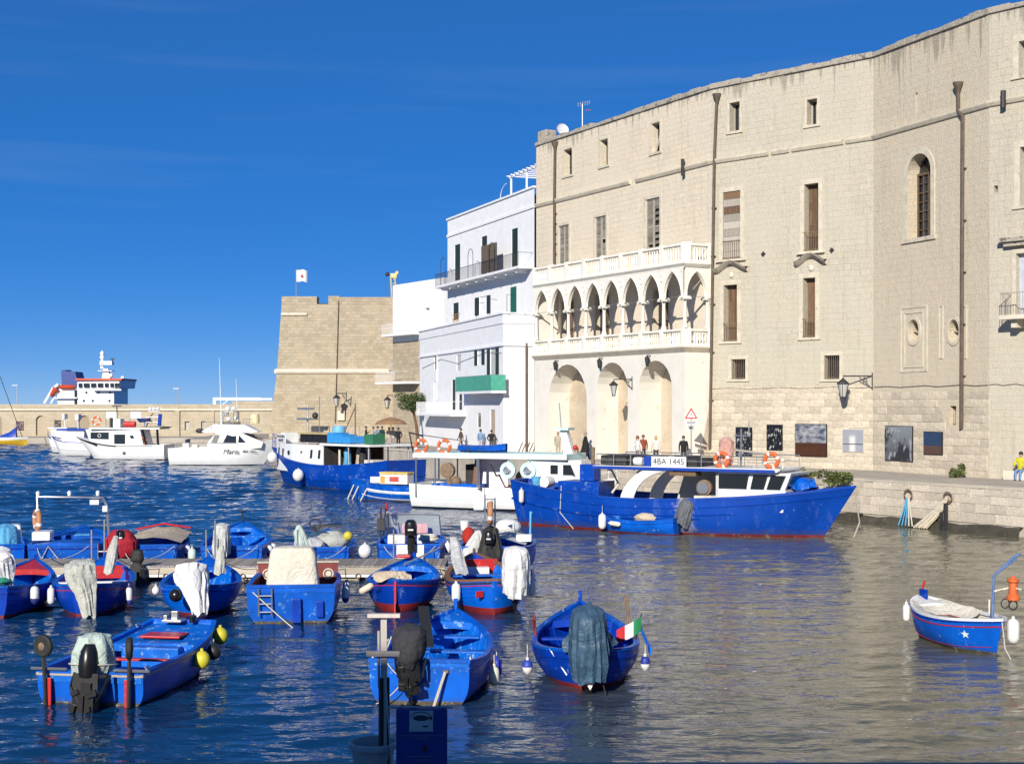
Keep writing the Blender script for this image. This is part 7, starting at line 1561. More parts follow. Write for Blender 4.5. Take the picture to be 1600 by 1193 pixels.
def trawler_left():
    b = Boat('trawler', 'blue trawler with a long white deckhouse and registration plate near the castle', (-6.6, 88.3), (-17.1, 99.6), 15.2, 4.2, (1.95, 1.50, 2.45), stern=.75, draft=.8, rake=1.6, smax=.42, cat='fishing boat', group='fishing boats by the quay', full=3.0, th=.1)
    b.hull(M_trawl, M_trawl, M_scum, .06, floor=lambda t: b.sheer(t)-.6, m_floor=mat('worn_deck', (.20, .19, .17), .8, .3, 3), rail=(.16, .09)); b.strake(.9, .08, M_trawl, 'rubbing_strake', .04, 0, .8); r = b.root; X = lambda t: -b.L/2+b.L*t; S = 1    # the left (port) side faces the viewer
    z0 = 1.0; zr = 2.84; hw = 1.75; x0, x1 = X(.43), X(.885)
    TS = (.43, .52, .60, .68, .76, .83, .885); yh = lambda t: min(hw, b.hb(t)*.93)
    ring = lambda z: [(X(t), -yh(t), z) for t in TS]+[(X(t), yh(t), z) for t in reversed(TS)]
    h = b.add('deckhouse', MB().loft([ring(z0), ring(zr)]), M_wht, smooth=None, bevel=.02); x1 = X(.885)
    fx = lambda u: X(.43+.455*u)
    def side_pt(u, z): return Vector((fx(u), yh(.43+.455*u), z))
    def nrm_at(u): d = side_pt(u+.02, 0)-side_pt(u-.02, 0); return Vector((-d.y, d.x, 0)).normalized()
    nrm = Vector((.0, 1, 0))
    for u, w, za, zb, m_ in ((.90, .040, 1.98, 2.55, M_glass), (.77, .040, 1.95, 2.5, M_glass), (.18, .035, 1.95, 2.52, M_glass), (.05, .035, 1.95, 2.52, M_glass)): win(h, [side_pt(u, za), side_pt(u+w, za), side_pt(u+w-.012, zb), side_pt(u-.012, zb)], m_, nrm_at(u+w/2))
    p = side_pt(.62, 2.25); nq = nrm_at(.62); obj('porthole', MB().lathe([(.16, -.03), (.16, .03)], 14, (0, 0, 0), 'y'), M_glass, h, T(*(p+nq*.02)) @ RZ(math.atan2(nq.y, nq.x)-math.pi/2)); nrm = (side_pt(.97, 0)-side_pt(.70, 0)).normalized(); nrm = Vector((-nrm.y, nrm.x, 0)); win(h, [side_pt(.29, 1.5), side_pt(.37, 1.5), side_pt(.37, 2.45), side_pt(.29, 2.45)], M_whtin, nrm*1.2, 'door'); win(h, [side_pt(.33, 2.40), side_pt(.362, 2.2), side_pt(.362, 2.40)], M_glass, nrm*2.4, 'window')
    # canopy aft and dark working deck
    roof = b.add('canopy_roof', MB().bx(X(.10), x0+.35, -1.8, 1.8, zr-.02, zr+.12), M_wht, smooth=None, bevel=.02)
    for t in (.12, .26): 
        for s_ in (-1, 1): b.add('canopy_post', MB().tube([(X(t), s_*1.6, 1.2), (X(t), s_*1.6, zr)], .05, 6), M_steel)
    b.add('dark_bulkhead', MB().bx(x0-.06, x0-.01, -1.7, 1.7, z0, zr-.03), M_dark, smooth=None); b.add('rear_screen', MB().bx(X(.30), x0-.07, -1.7, -1.6, z0, zr-.03), mat('brown_screen', (.10, .05, .03), .8), smooth=None)
    for k, (t, y) in enumerate(((.28, .5), (.25, .2), (.23, .8), (.33, .9))): b.add('hanging_net', drape([((X(t), y, 2.75), .08, .08), ((X(t), y, 2.5), .22, .2), ((X(t), y, 2.0), .26, .22), ((X(t), y, 1.5), .3, .26)], 16, .2, 5, k*2.), (M_tan, M_grey_c, M_net, M_sky_c)[k])
    b.add('tackle_post', MB().tube([(X(.36), 1.2, 1.2), (X(.36), 1.2, 2.6)], .08, 6), M_cream_c); b.add('fish_boxes', MB().bx(X(.10), X(.16), .6, 1.5, 1.4, 2.0), M_cream_c, smooth=None)
    # roof load
    zt = zr+.02; pl = b.add('registration_board', MB().loft([[tuple(side_pt(.70, zt)+nrm*.04), tuple(side_pt(.97, zt)+nrm*.04), tuple(side_pt(.97, zt)+nrm*.0), tuple(side_pt(.70, zt))], [tuple(side_pt(.70, zt+.62)+nrm*.04), tuple(side_pt(.97, zt+.62)+nrm*.04), tuple(side_pt(.97, zt+.62)), tuple(side_pt(.70, zt+.62))]]), M_wht, smooth=None)
    tl = Matrix.Rotation(math.atan2(nrm.y, nrm.x)+math.pi/2, 4, 'Z'); c = side_pt(.835, zt+.46)+nrm*.046; text(pl, T(*c) @ tl @ UP, "DUCA D'AOSTA", .24, M_blk_let); c = side_pt(.835, zt+.19)+nrm*.046; text(pl, T(*c) @ tl @ UP, '4BA1597', .30, M_blk_let)
    b.add('upper_house', MB().bx(fx(.90), x1-.25, -.6, .6, zt+.0, zt+.7), M_wht, smooth=None, bevel=.03); pass
    for k in range(5): b.add('black_crate', MB().bx(fx(.02)+k*.72-.4, fx(.02)+k*.72+.28, .2, 1.3, zt+.12, zt+.66), M_bcrate, smooth=None, bevel=.03)
    b.add('crate_cover', MB().bx(fx(.02)-.5, fx(.02)+3.3, .1, 1.4, zt+.67, zt+.76), mat('straw_cover', (.45, .36, .18), .8), smooth=None)
    for k in range(3): b.add('blue_crate', MB().bx(X(.28)+k*.85-.3, X(.28)+k*.85+.5, .3, 1.5, zt+.14, zt+.6+.1*k), mat('sky_blue_crate', (.03, .26, .62), .5, .15, 4), smooth=None, bevel=.04)
    b.add('blue_drum', MB().lathe([(.42, 0), (.45, .3), (.42, .6)], 14, (fx(.02)+.1, .3, zt+.62)), mat('light_blue_drum', (.14, .42, .66), .5)); b.add('green_bin', MB().bx(X(.11), X(.17), .4, 1.4, zt+.12, zt+.75), M_greencrate, smooth=None, bevel=.03)
    b.add('wind_shelter', MB().bx(fx(.05), fx(.85), -1.5, -1.4, zt, zt+1.15), M_tan, smooth=None); ra = b.add('radar_mast', MB().tube([(fx(.62), 0, zt), (fx(.62), 0, zt+2.6)], .06, 6).tube([(fx(.42), 0, zt), (fx(.42), 0, zt+3.2)], .03, 5).bx(fx(.52), fx(.78), -.1, .1, zt+2.3, zt+2.42).bx(fx(.5), fx(.75), -.3, .3, zt+1.6, zt+1.72), M_steel, smooth=None); b.add('search_light', MB().ball((fx(.45), .2, zt+1.9), .22, 10, 7), M_iron, ra); b.add('derrick', MB().tube([(X(.31), .5, zt), (X(.31), .5, zt+2.7)], .05, 6).tube([(X(.31), .5, zt+2.5), (X(.39), .5, zt+.8)], .04, 5), M_rust)
    railing(b, [b.pt(t, 1, -.05, .08) for t in (.84, .88, .92, .96, .995)], .95, M_nav, 'bow_rail'); railing(b, [b.pt(t, -1, -.05, .08) for t in (.84, .88, .92, .96, .995)], .95, M_nav, 'bow_rail')
    fender(b.world(b.pt(.86, 1, 0, -.42)), 'big white ball fender at the bow of the trawler near the castle', (.70, .70, .66), .42, .8, 'ball', hang=-.15); fender(b.world(b.pt(.55, 1, .2, -.42)), 'big white ball fender amidships on the trawler near the castle', (.70, .70, .66), .44, .8, 'ball', hang=.15)
trawler_left()
def striped_boat():
    p0 = wpt(545, 780); b = Boat('fishing_boat', 'blue and white striped boat with a yellow cool box moored beside the white boat', (-3.2, 78.6), (p0.x-.6, p0.y+.5), 6.8, 2.3, (.95, .90, 1.25), stern=.8, draft=.3, rake=.35, group='fishing boats by the quay', cat='fishing boat')
    b.hull(M_blue, M_bluein, M_scum, .06, floor=.4, rail=(.1, .06)); b.strake(.30, .32, M_wht, 'white_band', .012, 0, .78); b.strake(.74, .08, M_wht, 'white_line', .02, 0, .88); b.deck(.62, .99, M_blue, 'foredeck', .03, .05)
    cb = b.add('cool_box', MB().bx(-.9, .9, .2, .95, 1.0, 1.55), M_whtin, smooth=None, bevel=.04); b.add('cool_box_lid', MB().bx(-.92, .92, .18, .97, 1.56, 1.68), mat('yellow_lid', (.62, .46, .12), .5), cb, smooth=None, bevel=.02); b.add('cool_box_print', MB().bx(-.35, .25, .951, .962, 1.14, 1.42), mat('red_print', (.5, .08, .06), .5), cb, smooth=None); b.add('cool_box_print', MB().bx(.55, .84, .951, .962, 1.05, 1.45), mat('orange_print', (.6, .32, .06), .5), cb, smooth=None)
    b.add('white_bin', MB().box((1.35, .4, 1.2), (.7, .5, .35)), M_wht, smooth=None, bevel=.03)
    for t in (.78, .90, .97): q = b.pt(t, 1, .35, -.02); b.add('fender_stick', MB().tube([q, (q.x+.35, q.y+.15, .0)], .04, 6), M_rope)
    b.add('mooring_bar', MB().tube([b.pt(.22, 1, -.1, -.05), b.pt(.22, 1, .95, -.1)], .05, 6), M_wht)
striped_boat()
def white_boat():
    b = Boat('fishing_boat', 'white fishing boat with pale turquoise canopy roof and orange lifebuoys by the quay', (-4.95, 75.9), (5.4, 71.6), 11.2, 3.3, (1.24, 1.12, 1.7), stern=.8, draft=.6, rake=.9, smax=.42, group='fishing boats by the quay', cat='fishing boat', full=3.0, th=.09); r = b.root
    b.hull(M_wht, M_wht, mat('black_boot_top', (.02, .02, .025), .5), .10, floor=lambda t: b.sheer(t)-.6, rail=(.12, .08)); b.strake(.62, .04, M_turq, 'turquoise_line', .012); X = lambda t: -b.L/2+b.L*t; z0 = .6; zr = 2.66
    roof = b.add('canopy_roof', MB().bx(X(.03), X(.80), -1.5, 1.5, zr, zr+.30), M_turq, smooth=None, bevel=.04); b.add('roof_edge', MB().bx(X(.03)-.02, X(.80)+.02, -1.53, -1.505, zr+.02, zr+.2), M_wht, roof, smooth=None)
    for t in (.04, .14, .36): 
        for s_ in (-1, 1): b.add('canopy_post', MB().tube([(X(t), s_*1.4, z0), (X(t), s_*1.4, zr)], .045 if t != .36 else .09, 6), M_steel)
    h = b.add('wheelhouse', MB().loft([[(X(.62), -1.3, z0), (X(.84), -1.2, z0), (X(.88), -.6, z0), (X(.88), .6, z0), (X(.84), 1.2, z0), (X(.62), 1.3, z0)], [(X(.62), -1.3, zr-.003), (X(.80), -1.2, zr-.003), (X(.84), -.6, zr-.003), (X(.84), .6, zr-.003), (X(.80), 1.2, zr-.003), (X(.62), 1.3, zr-.003)]]), M_wht, smooth=None, bevel=.02)
    win(h, [(X(.715), -1.27, 1.95), (X(.75), -1.25, 1.95), (X(.75), -1.25, 2.4), (X(.715), -1.27, 2.4)], M_glass, (0, -1, 0)); win(h, [(X(.775), -1.235, 1.9), (X(.83), -1.215, 1.9), (X(.81), -1.215, 2.42), (X(.775), -1.235, 2.42)], M_glass, (0, -1, 0))
    b.add('mid_bulkhead', MB().bx(X(.28), X(.45), .2, .3, z0, zr-.02), M_wht, smooth=None); b.add('net_machine', MB().lathe([(.1, -.15), (.4, -.12), (.4, .12), (.1, .15)], 16, (X(.18), -.8, 2.0), 'y').tube([(X(.18), -.8, 2.0), (X(.2), -.8, z0)], .12, 6).ball((X(.215), -.6, 1.4), .3, 10, 7), M_rust); b.add('brown_board', MB().box((X(.31), -.4, 1.6), (.3, .1, 1.9), ry=R(6)), mat('varnish_brown', (.22, .09, .04), .5), smooth=None); b.add('dark_gear', MB().bx(X(.24), X(.30), .0, .9, z0, 2.3), M_dark, smooth=None); b.add('blue_hatch', MB().bx(X(.10), X(.34), -.9, .9, z0+.3, z0+.7), M_blue, smooth=None)
    for t in (.50, .60):
        d = b.add('hauler_disc', MB().lathe([(.10, -.10), (.42, -.08), (.44, 0), (.42, .08), (.10, .10)], 20, (X(t)+.1, -1.35, 2.1), 'y').tube([(X(t)+.1, -1.3, 2.15), (X(t)+.1, -1.3, zr)], .05, 6), M_turq); obj('disc_hub', MB().lathe([(.22, -.13), (.16, -.15), (.16, -.1)], 16, (X(t)+.1, -1.35, 2.1), 'y'), M_steel, d)
    b.add('gaff', MB().tube([(X(.42), -1.3, 2.4), (X(.45), -1.35, 1.8), (X(.47), -1.4, 1.85)], .05, 5), M_iron); b.add('red_floor', MB().bx(X(.38), X(.5), -.9, .6, z0+.02, z0+.5), M_redp, smooth=None); b.add('rust_gear', MB().ball((X(.54), .0, 1.6), .5, 12, 8, (1, .7, 1)), M_rust)
    lifebuoy(r, T(X(.065), -1.35, zr+.62), .33, .09); lifebuoy(r, T(X(.185), -1.35, zr+.62), .33, .09); b.add('rear_frame', MB().tube([(X(.02), -1.3, zr+.3), (X(.0), -1.3, zr+1.35), (X(.07), -1.3, zr+1.15)], .05, 6).tube([(X(.0), -1.3, zr+1.3), (X(.28), -1.0, zr+.9), (X(.30), -1, zr+.3)], .025, 5), M_iron)
    dg = b.add('dinghy', MB().loft([[(X(.22)+2.6*t, w*c, zr+.32+hh*.7*zz) for c, zz in ((-1, 1), (-.85, .3), (-.4, 0), (.4, 0), (.85, .3), (1, 1))] for t, w, hh in ((0, .55, .42), (.3, .75, .38), (.7, .7, .40), (1, .12, .55))], closed=False), M_blue); b.add('dinghy_cover', MB().loft([[(X(.22)+2.6*t, w*c, zr+.32+hh*.7+.08*(1-c*c)) for c in (-1, -.5, 0, .5, 1)] for t, w, hh in ((0, .55, .42), (.3, .75, .38), (.7, .7, .40), (1, .12, .55))], closed=False), M_blue, dg)
    # mast pod on the wheelhouse roof
    b.add('mast_pod', MB().loft([[(X(.745), -.3, zr+.3), (X(.79), -.3, zr+.3), (X(.79), .3, zr+.3), (X(.745), .3, zr+.3)], [(X(.725), -.22, zr+1.5), (X(.755), -.22, zr+1.5), (X(.755), .22, zr+1.5), (X(.725), .22, zr+1.5)]]), M_wht, smooth=None); b.add('pod_shelf', MB().bx(X(.70), X(.775), -.5, .5, zr+1.5, zr+1.62), M_turq, smooth=None); b.add('pod_antenna', MB().tube([(X(.725), 0, zr+1.6), (X(.715), 0, zr+2.9)], .03, 5).tube([(X(.715), 0, zr+2.4), (X(.70), 0, zr+2.75)], .02, 5), M_steel); b.add('red_lamp', MB().ball((X(.80), -.2, zr+.6), .14, 10, 7), M_redp)
    railing(b, [b.pt(t, -1, -.05, .08) for t in (.82, .87, .92, .96, .995)], .7, M_wht, 'bow_rail')
white_boat()
def yacht(name, label, x0, x1, Y, reg):
    pass
def yacht_right():
    Y = 129.0; xs = (270-800)/FPX*Y; xe = (436-800)/FPX*Y; b = Boat('motor_yacht', 'white flybridge motor yacht with black windows moored below the breakwater', (xs, Y), (xe, Y-.3), xe-xs, 3.6, (1.55, 1.62, 2.35), stern=.92, draft=.6, rake=1.5, smax=.4, cat='yacht', group='white yachts', full=3.2, th=.1)
    b.hull(M_wht, M_whtin, mat('black_boot_top', (.02, .02, .025), .5), .10, floor=lambda t: b.sheer(t)-.5, rail=(.14, .05)); X = lambda t: -b.L/2+b.L*t; b.deck(.5, .99, M_wht, 'foredeck', .05, .1)
    h = b.add('cabin', MB().loft([[(X(.36), -1.5, 1.3), (X(.86), -1.1, 1.6), (X(.86), 1.1, 1.6), (X(.36), 1.5, 1.3)], [(X(.36), -1.5, 2.0), (X(.88), -1.05, 2.1), (X(.88), 1.05, 2.1), (X(.36), 1.5, 2.0)], [(X(.44), -1.35, 2.95), (X(.68), -1.2, 2.95), (X(.68), 1.2, 2.95), (X(.44), 1.35, 2.95)]]), M_wht, smooth=None, bevel=.03)
    f = lambda t, z: Vector((X(t), -1.52+.42*max(0, (t-.36)/.5)*.9+.14*(z-2), z)); n_ = Vector((.05, -1, .15)).normalized()
    win(h, [f(.40, 2.1), f(.455, 2.1), f(.485, 2.8), f(.43, 2.8)], mat('smoked_pane', (.16, .15, .13), .2), n_); win(h, [f(.51, 2.1), f(.63, 2.1), f(.63, 2.8), f(.545, 2.8)], M_glass, n_*1.5); win(h, [f(.65, 2.1), f(.72, 2.1), f(.655, 2.75)], M_glass, n_*2); win(h, [(X(.71), -1.12, 2.82), (X(.80), -1.0, 2.4), (X(.845), .8, 2.4), (X(.74), .9, 2.82)], M_glass, (.8, -.3, 1))
    fb = b.add('flybridge', MB().loft([[(X(.34), -1.5, 2.96), (X(.78), -1.1, 2.96), (X(.78), 1.1, 2.96), (X(.34), 1.5, 2.96)], [(X(.31), -1.55, 3.10), (X(.83), -1.05, 3.05), (X(.83), 1.05, 3.05), (X(.31), 1.55, 3.10)], [(X(.42), -1.3, 3.75), (X(.70), -1.0, 3.70), (X(.70), 1.0, 3.70), (X(.42), 1.3, 3.75)]]), M_wht, smooth=None, bevel=.03)
    b.add('fly_screen', MB().bx(X(.50), X(.62), -1.0, 1.0, 3.72, 3.95), mat('smoked_pane', (.16, .15, .13), .2), fb, smooth=None); ar = b.add('radar_arch', MB().tube([(X(.50), -1.1, 3.7), (X(.50), -1.0, 4.9), (X(.50), 1.0, 4.9), (X(.50), 1.1, 3.7)], .06, 6).tube([(X(.60), -1.1, 3.7), (X(.60), -1.0, 4.9), (X(.60), 1.0, 4.9), (X(.60), 1.1, 3.7)], .06, 6).bx(X(.49), X(.61), -1.0, 1.0, 4.85, 4.95), M_steel, smooth=None)
    for x, y, z, r_ in ((.52, 0, 5.15, .28), (.57, .3, 5.2, .22), (.49, .2, 4.6, .2), (.60, -.3, 4.3, .22), (.54, -.5, 4.2, .26)): b.add('radar_dome', MB().ball((X(x), y, z), r_, 10, 7, (1, 1, .8)), M_wht, ar)
    b.add('yellow_canister', MB().lathe([(.42, 0), (.45, .5), (.38, .85)], 12, (X(.77), .3, 3.8)), mat('pale_yellow', (.66, .60, .35), .6)); b.add('whip_antenna', MB().tube([(X(.475), -.6, 3.6), (X(.455), -.6, 9.8)], [.05, .015], 5), M_wht); b.add('whip_antenna', MB().tube([(X(.60), .6, 3.6), (X(.585), .6, 7.9)], [.04, .012], 5), M_wht)
    railing(b, [(X(.08+.14*q), -1.5 if q < 4 else -1.3, 1.65) for q in range(5)], .4, M_steel, 'side_rail', mid=False); railing(b, [(X(.33+.07*q), -1.5, 3.08) for q in range(3)], .85, M_steel, 'fly_rail'); railing(b, [(X(.69+.03*q), -1.0, 3.7) for q in range(4)], .5, M_steel, 'fly_rail'); b.add('tender_motor', MB().ball((X(.29), -1.3, 3.15), .28, 10, 7, (1.4, .8, .8)), M_iron); b.add('fishing_chair', MB().box((X(.13), 0, 1.7), (.6, .6, .7)).box((X(.21), .3, 1.6), (.5, .8, .5)), M_whtin, smooth=None, bevel=.05)
    hx = MB(); t = .62; z = b.sheer(t)-.45; x, y = b.xy(t, z); text(b.root, T(x-.3, -y-.13, z) @ RZ(R(4.5)) @ UP, 'Maria', .62, M_blk_let, 'boat_name', shear=.3); t = .77; z = b.sheer(t)-.62; x, y = b.xy(t, z); text(b.root, T(x-.1, -y-.17, z) @ RZ(R(15)) @ UP, '4BA 1835', .30, M_blk_let, 'registration')
yacht_right()
def yacht_mid():
    Y = 143.0; xs = (267-800)/FPX*Y; xe = (116-800)/FPX*Y; b = Boat('cabin_cruiser', 'white cabin cruiser with a swooping black stripe and dark windows below the breakwater', (xs, Y-.6), (xe, Y+.4), xs-xe, 3.5, (1.5, 1.45, 2.35), stern=.92, draft=.6, rake=2.2, smax=.4, cat='yacht', group='white yachts', full=3.2, th=.1)
    b.hull(M_wht, M_whtin, mat('black_boot_top', (.02, .02, .025), .5), .08, floor=lambda t: b.sheer(t)-.45, rail=(.14, .05), rail_m=M_wht); X = lambda t: -b.L/2+b.L*t; b.deck(.62, .99, M_wht, 'foredeck', .04, .1); b.strake(.02, .42, M_rubber, 'black_bow_stripe', .02, .72, 1.0); b.strake(.04, .16, M_rubber, 'black_stripe', .02, .5, .73); b.strake(.05, .06, M_rubber, 'thin_black_stripe', .02, .12, .5)
    S = 1
    h = b.add('cabin', MB().loft([[(X(.22), 1.45, 1.3), (X(.80), .95, 1.5), (X(.80), -.95, 1.5), (X(.22), -1.45, 1.3)], [(X(.26), 1.4, 3.0), (X(.86), .95, 3.05), (X(.86), -.95, 3.05), (X(.26), -1.4, 3.0)]]), M_wht, smooth=None, bevel=.03)
    f = lambda t, z: Vector((X(t), 1.46-.50*(t-.22)/.60, z)); n_ = Vector((.08, 1, 0)).normalized()
    win(h, [f(.60, 2.05), f(.80, 2.1), f(.80, 2.75), f(.60, 2.75)], M_glass, n_*2); win(h, [f(.42, 1.6), f(.54, 1.6), f(.54, 2.55), f(.42, 2.55)], M_glass, n_*2); win(h, [f(.32, 2.15), f(.36, 2.15), f(.37, 2.45), f(.335, 2.45)], M_glass, n_*2); obj('porthole_ring', MB().torus((0, 0, 0), .16, .03, 'y', 14, 6), M_wht, h, T(*(f(.70, 2.42)+n_*.08)))
    rf = b.add('hard_top', MB().bx(X(.05), X(.80), -1.5, 1.5, 3.06, 3.22), M_wht, smooth=None, bevel=.04); b.add('top_edge', MB().bx(X(.03), X(.25), -1.52, 1.52, 3.225, 3.32), mat('olive_edge', (.25, .24, .12), .7), rf, smooth=None)
    for t, k in ((.10, -.05), (.22, .04)): b.add('black_strut', MB().tube([(X(t)-.3, 1.35, 1.3), (X(t+k*.4), 1.35, 3.05)], .13, 6), M_black); 
    lifebuoy(b.root, T(X(.245)-.15, 1.3, 1.9), .34, .09); railing(b, [(X(.05+.05*q), 1.3, 3.3) for q in range(4)], 1.0, M_steel, 'top_rail'); b.add('bimini_bow', MB().tube([(X(.20)-.1*q, 1.2, 3.3+1.35*math.sin(q*.2)) for q in range(8)], .06, 6), M_iron); b.add('blue_flag_roll', MB().tube([(X(.06), 1.3, 3.4), (X(.05), 1.3, 4.6)], .2, 8), M_nav); b.add('fly_console', MB().bx(X(.50), X(.58), -.6, .6, 3.23, 4.1), M_wht, smooth=None, bevel=.08); b.add('fly_seat', MB().bx(X(.60), X(.62), -.5, .5, 3.23, 4.2), M_iron, smooth=None); b.add('red_raft', MB().tube([(X(.34), .6, 3.55), (X(.46), .6, 3.55)], .30, 8), M_redp); b.add('solar_panel', MB().box((X(.24), .6, 3.95), (1.4, .9, .06), rx=R(25)).tube([(X(.24), .6, 3.2), (X(.24), .6, 3.9)], .04, 5), M_nav, smooth=None)
    for t in (.67, .41):
        p = b.add('flag_staff', MB().tube([(X(t), .2, 3.2), (X(t), .2, 4.9)], .03, 5), M_steel); mb = MB()
        for q in range(5): mb.quad((X(t)-.22*q, .2+.06*math.sin(q), 4.85), (X(t)-.22*(q+1), .2+.06*math.sin(q+1), 4.8), (X(t)-.22*(q+1), .2+.06*math.sin(q+1), 4.1), (X(t)-.22*q, .2+.06*math.sin(q), 4.15))
        b.add('white_pennant', mb, M_white_c, p)
    lifebuoy(b.root, T(X(.745), .8, 3.9), .4, .1); b.add('radar', MB().box((X(.56), 0, 5.4), (.9, .2, .12)).tube([(X(.56), 0, 4.1), (X(.56), 0, 5.4)], .06, 6), M_iron, smooth=None); b.add('hull_vent', MB().bx(X(.40), X(.43), 1.62, 1.72, .55, 1.05), M_iron, smooth=None); b.add('floodlights', MB().ball((X(.12), 1.2, 5.1), .2, 8, 6).ball((X(.16), 1.2, 5.1), .2, 8, 6).ball((X(.08), 1.2, 5.1), .2, 8, 6).tube([(X(.06), 1.2, 4.85), (X(.18), 1.2, 4.85)], .05, 5), M_wht)
yacht_mid()
def yacht_back(px0, px1, Y, label, m_top, name='motor_boat'):
    xs = (px1-800)/FPX*Y; xe = (px0-800)/FPX*Y; b = Boat(name, label, (xs, Y), (xe, Y+1.2), xs-xe+1.2, 3.0, (1.4, 1.5, 2.1), stern=.9, draft=.5, rake=1.3, cat='yacht', group='white yachts', th=.1); b.hull(M_wht, M_whtin, mat('black_boot_top', (.02, .02, .025), .5), .08, floor=lambda t: b.sheer(t)-.4, rail=(.14, .06), rail_m=m_top); X = lambda t: -b.L/2+b.L*t
    b.strake(.85, .05, mat('grey_line', (.35, .37, .40), .5), 'grey_line', .012); house(b, X(.15), X(.62), 1.1, 1.2, 2.7, M_wht, 'cabin', .3, 0, .9); b.add('blue_top', MB().bx(X(.1), X(.75), -1.2, 1.2, 2.75, 2.95), m_top, smooth=None, bevel=.04); railing(b, [b.pt(t, 1, 0, .08) for t in (.7, .8, .9, .98)], .6, M_steel, 'bow_rail'); b.add('mast', MB().tube([(X(.4), 0, 2.9), (X(.4), 0, 4.4)], .05, 6).bx(X(.36), X(.44), -.3, .3, 3.9, 4.5), M_wht, smooth=None)
yacht_back(88, 150, 152.0, 'white motor boat with a blue canvas top behind the black-striped cruiser', M_nav); yacht_back(79, 120, 162.0, 'pale motor boat at the far left of the three white boats, mostly hidden', M_wht)
def yellow_boat():
    b = Boat('yellow_boat', 'yellow and white sailing dinghy with a blue cover at the far left by the breakwater', ((-30-800)/FPX*197, 197.0), ((43-800)/FPX*197, 197.0), 6.6, 2.2, (.9, .9, 1.0), stern=.9, draft=.3, rake=.2, cat='boat', group='small boats afloat'); my = mat('yellow_hull', (.62, .40, .03), .4, .08)
    b.hull(my, M_whtin, None, floor=.5, rail=(.1, .1), rail_m=M_wht); b.strake(.0, .28, M_wht, 'white_band', .02); b.add('blue_cover', MB().loft([[(-.5+2.2*t, w*c, 1.0+hh*(1-c*c)) for c in (-1, -.5, 0, .5, 1)] for t, w, hh in ((0, .5, .3), (.5, .6, .7), (1, .3, 1.5))], closed=False), M_nav); b.add('mast', MB().tube([(2.6, 0, .8), (-.6, 0, 9.5)], .05, 6), M_iron)
yellow_boat()
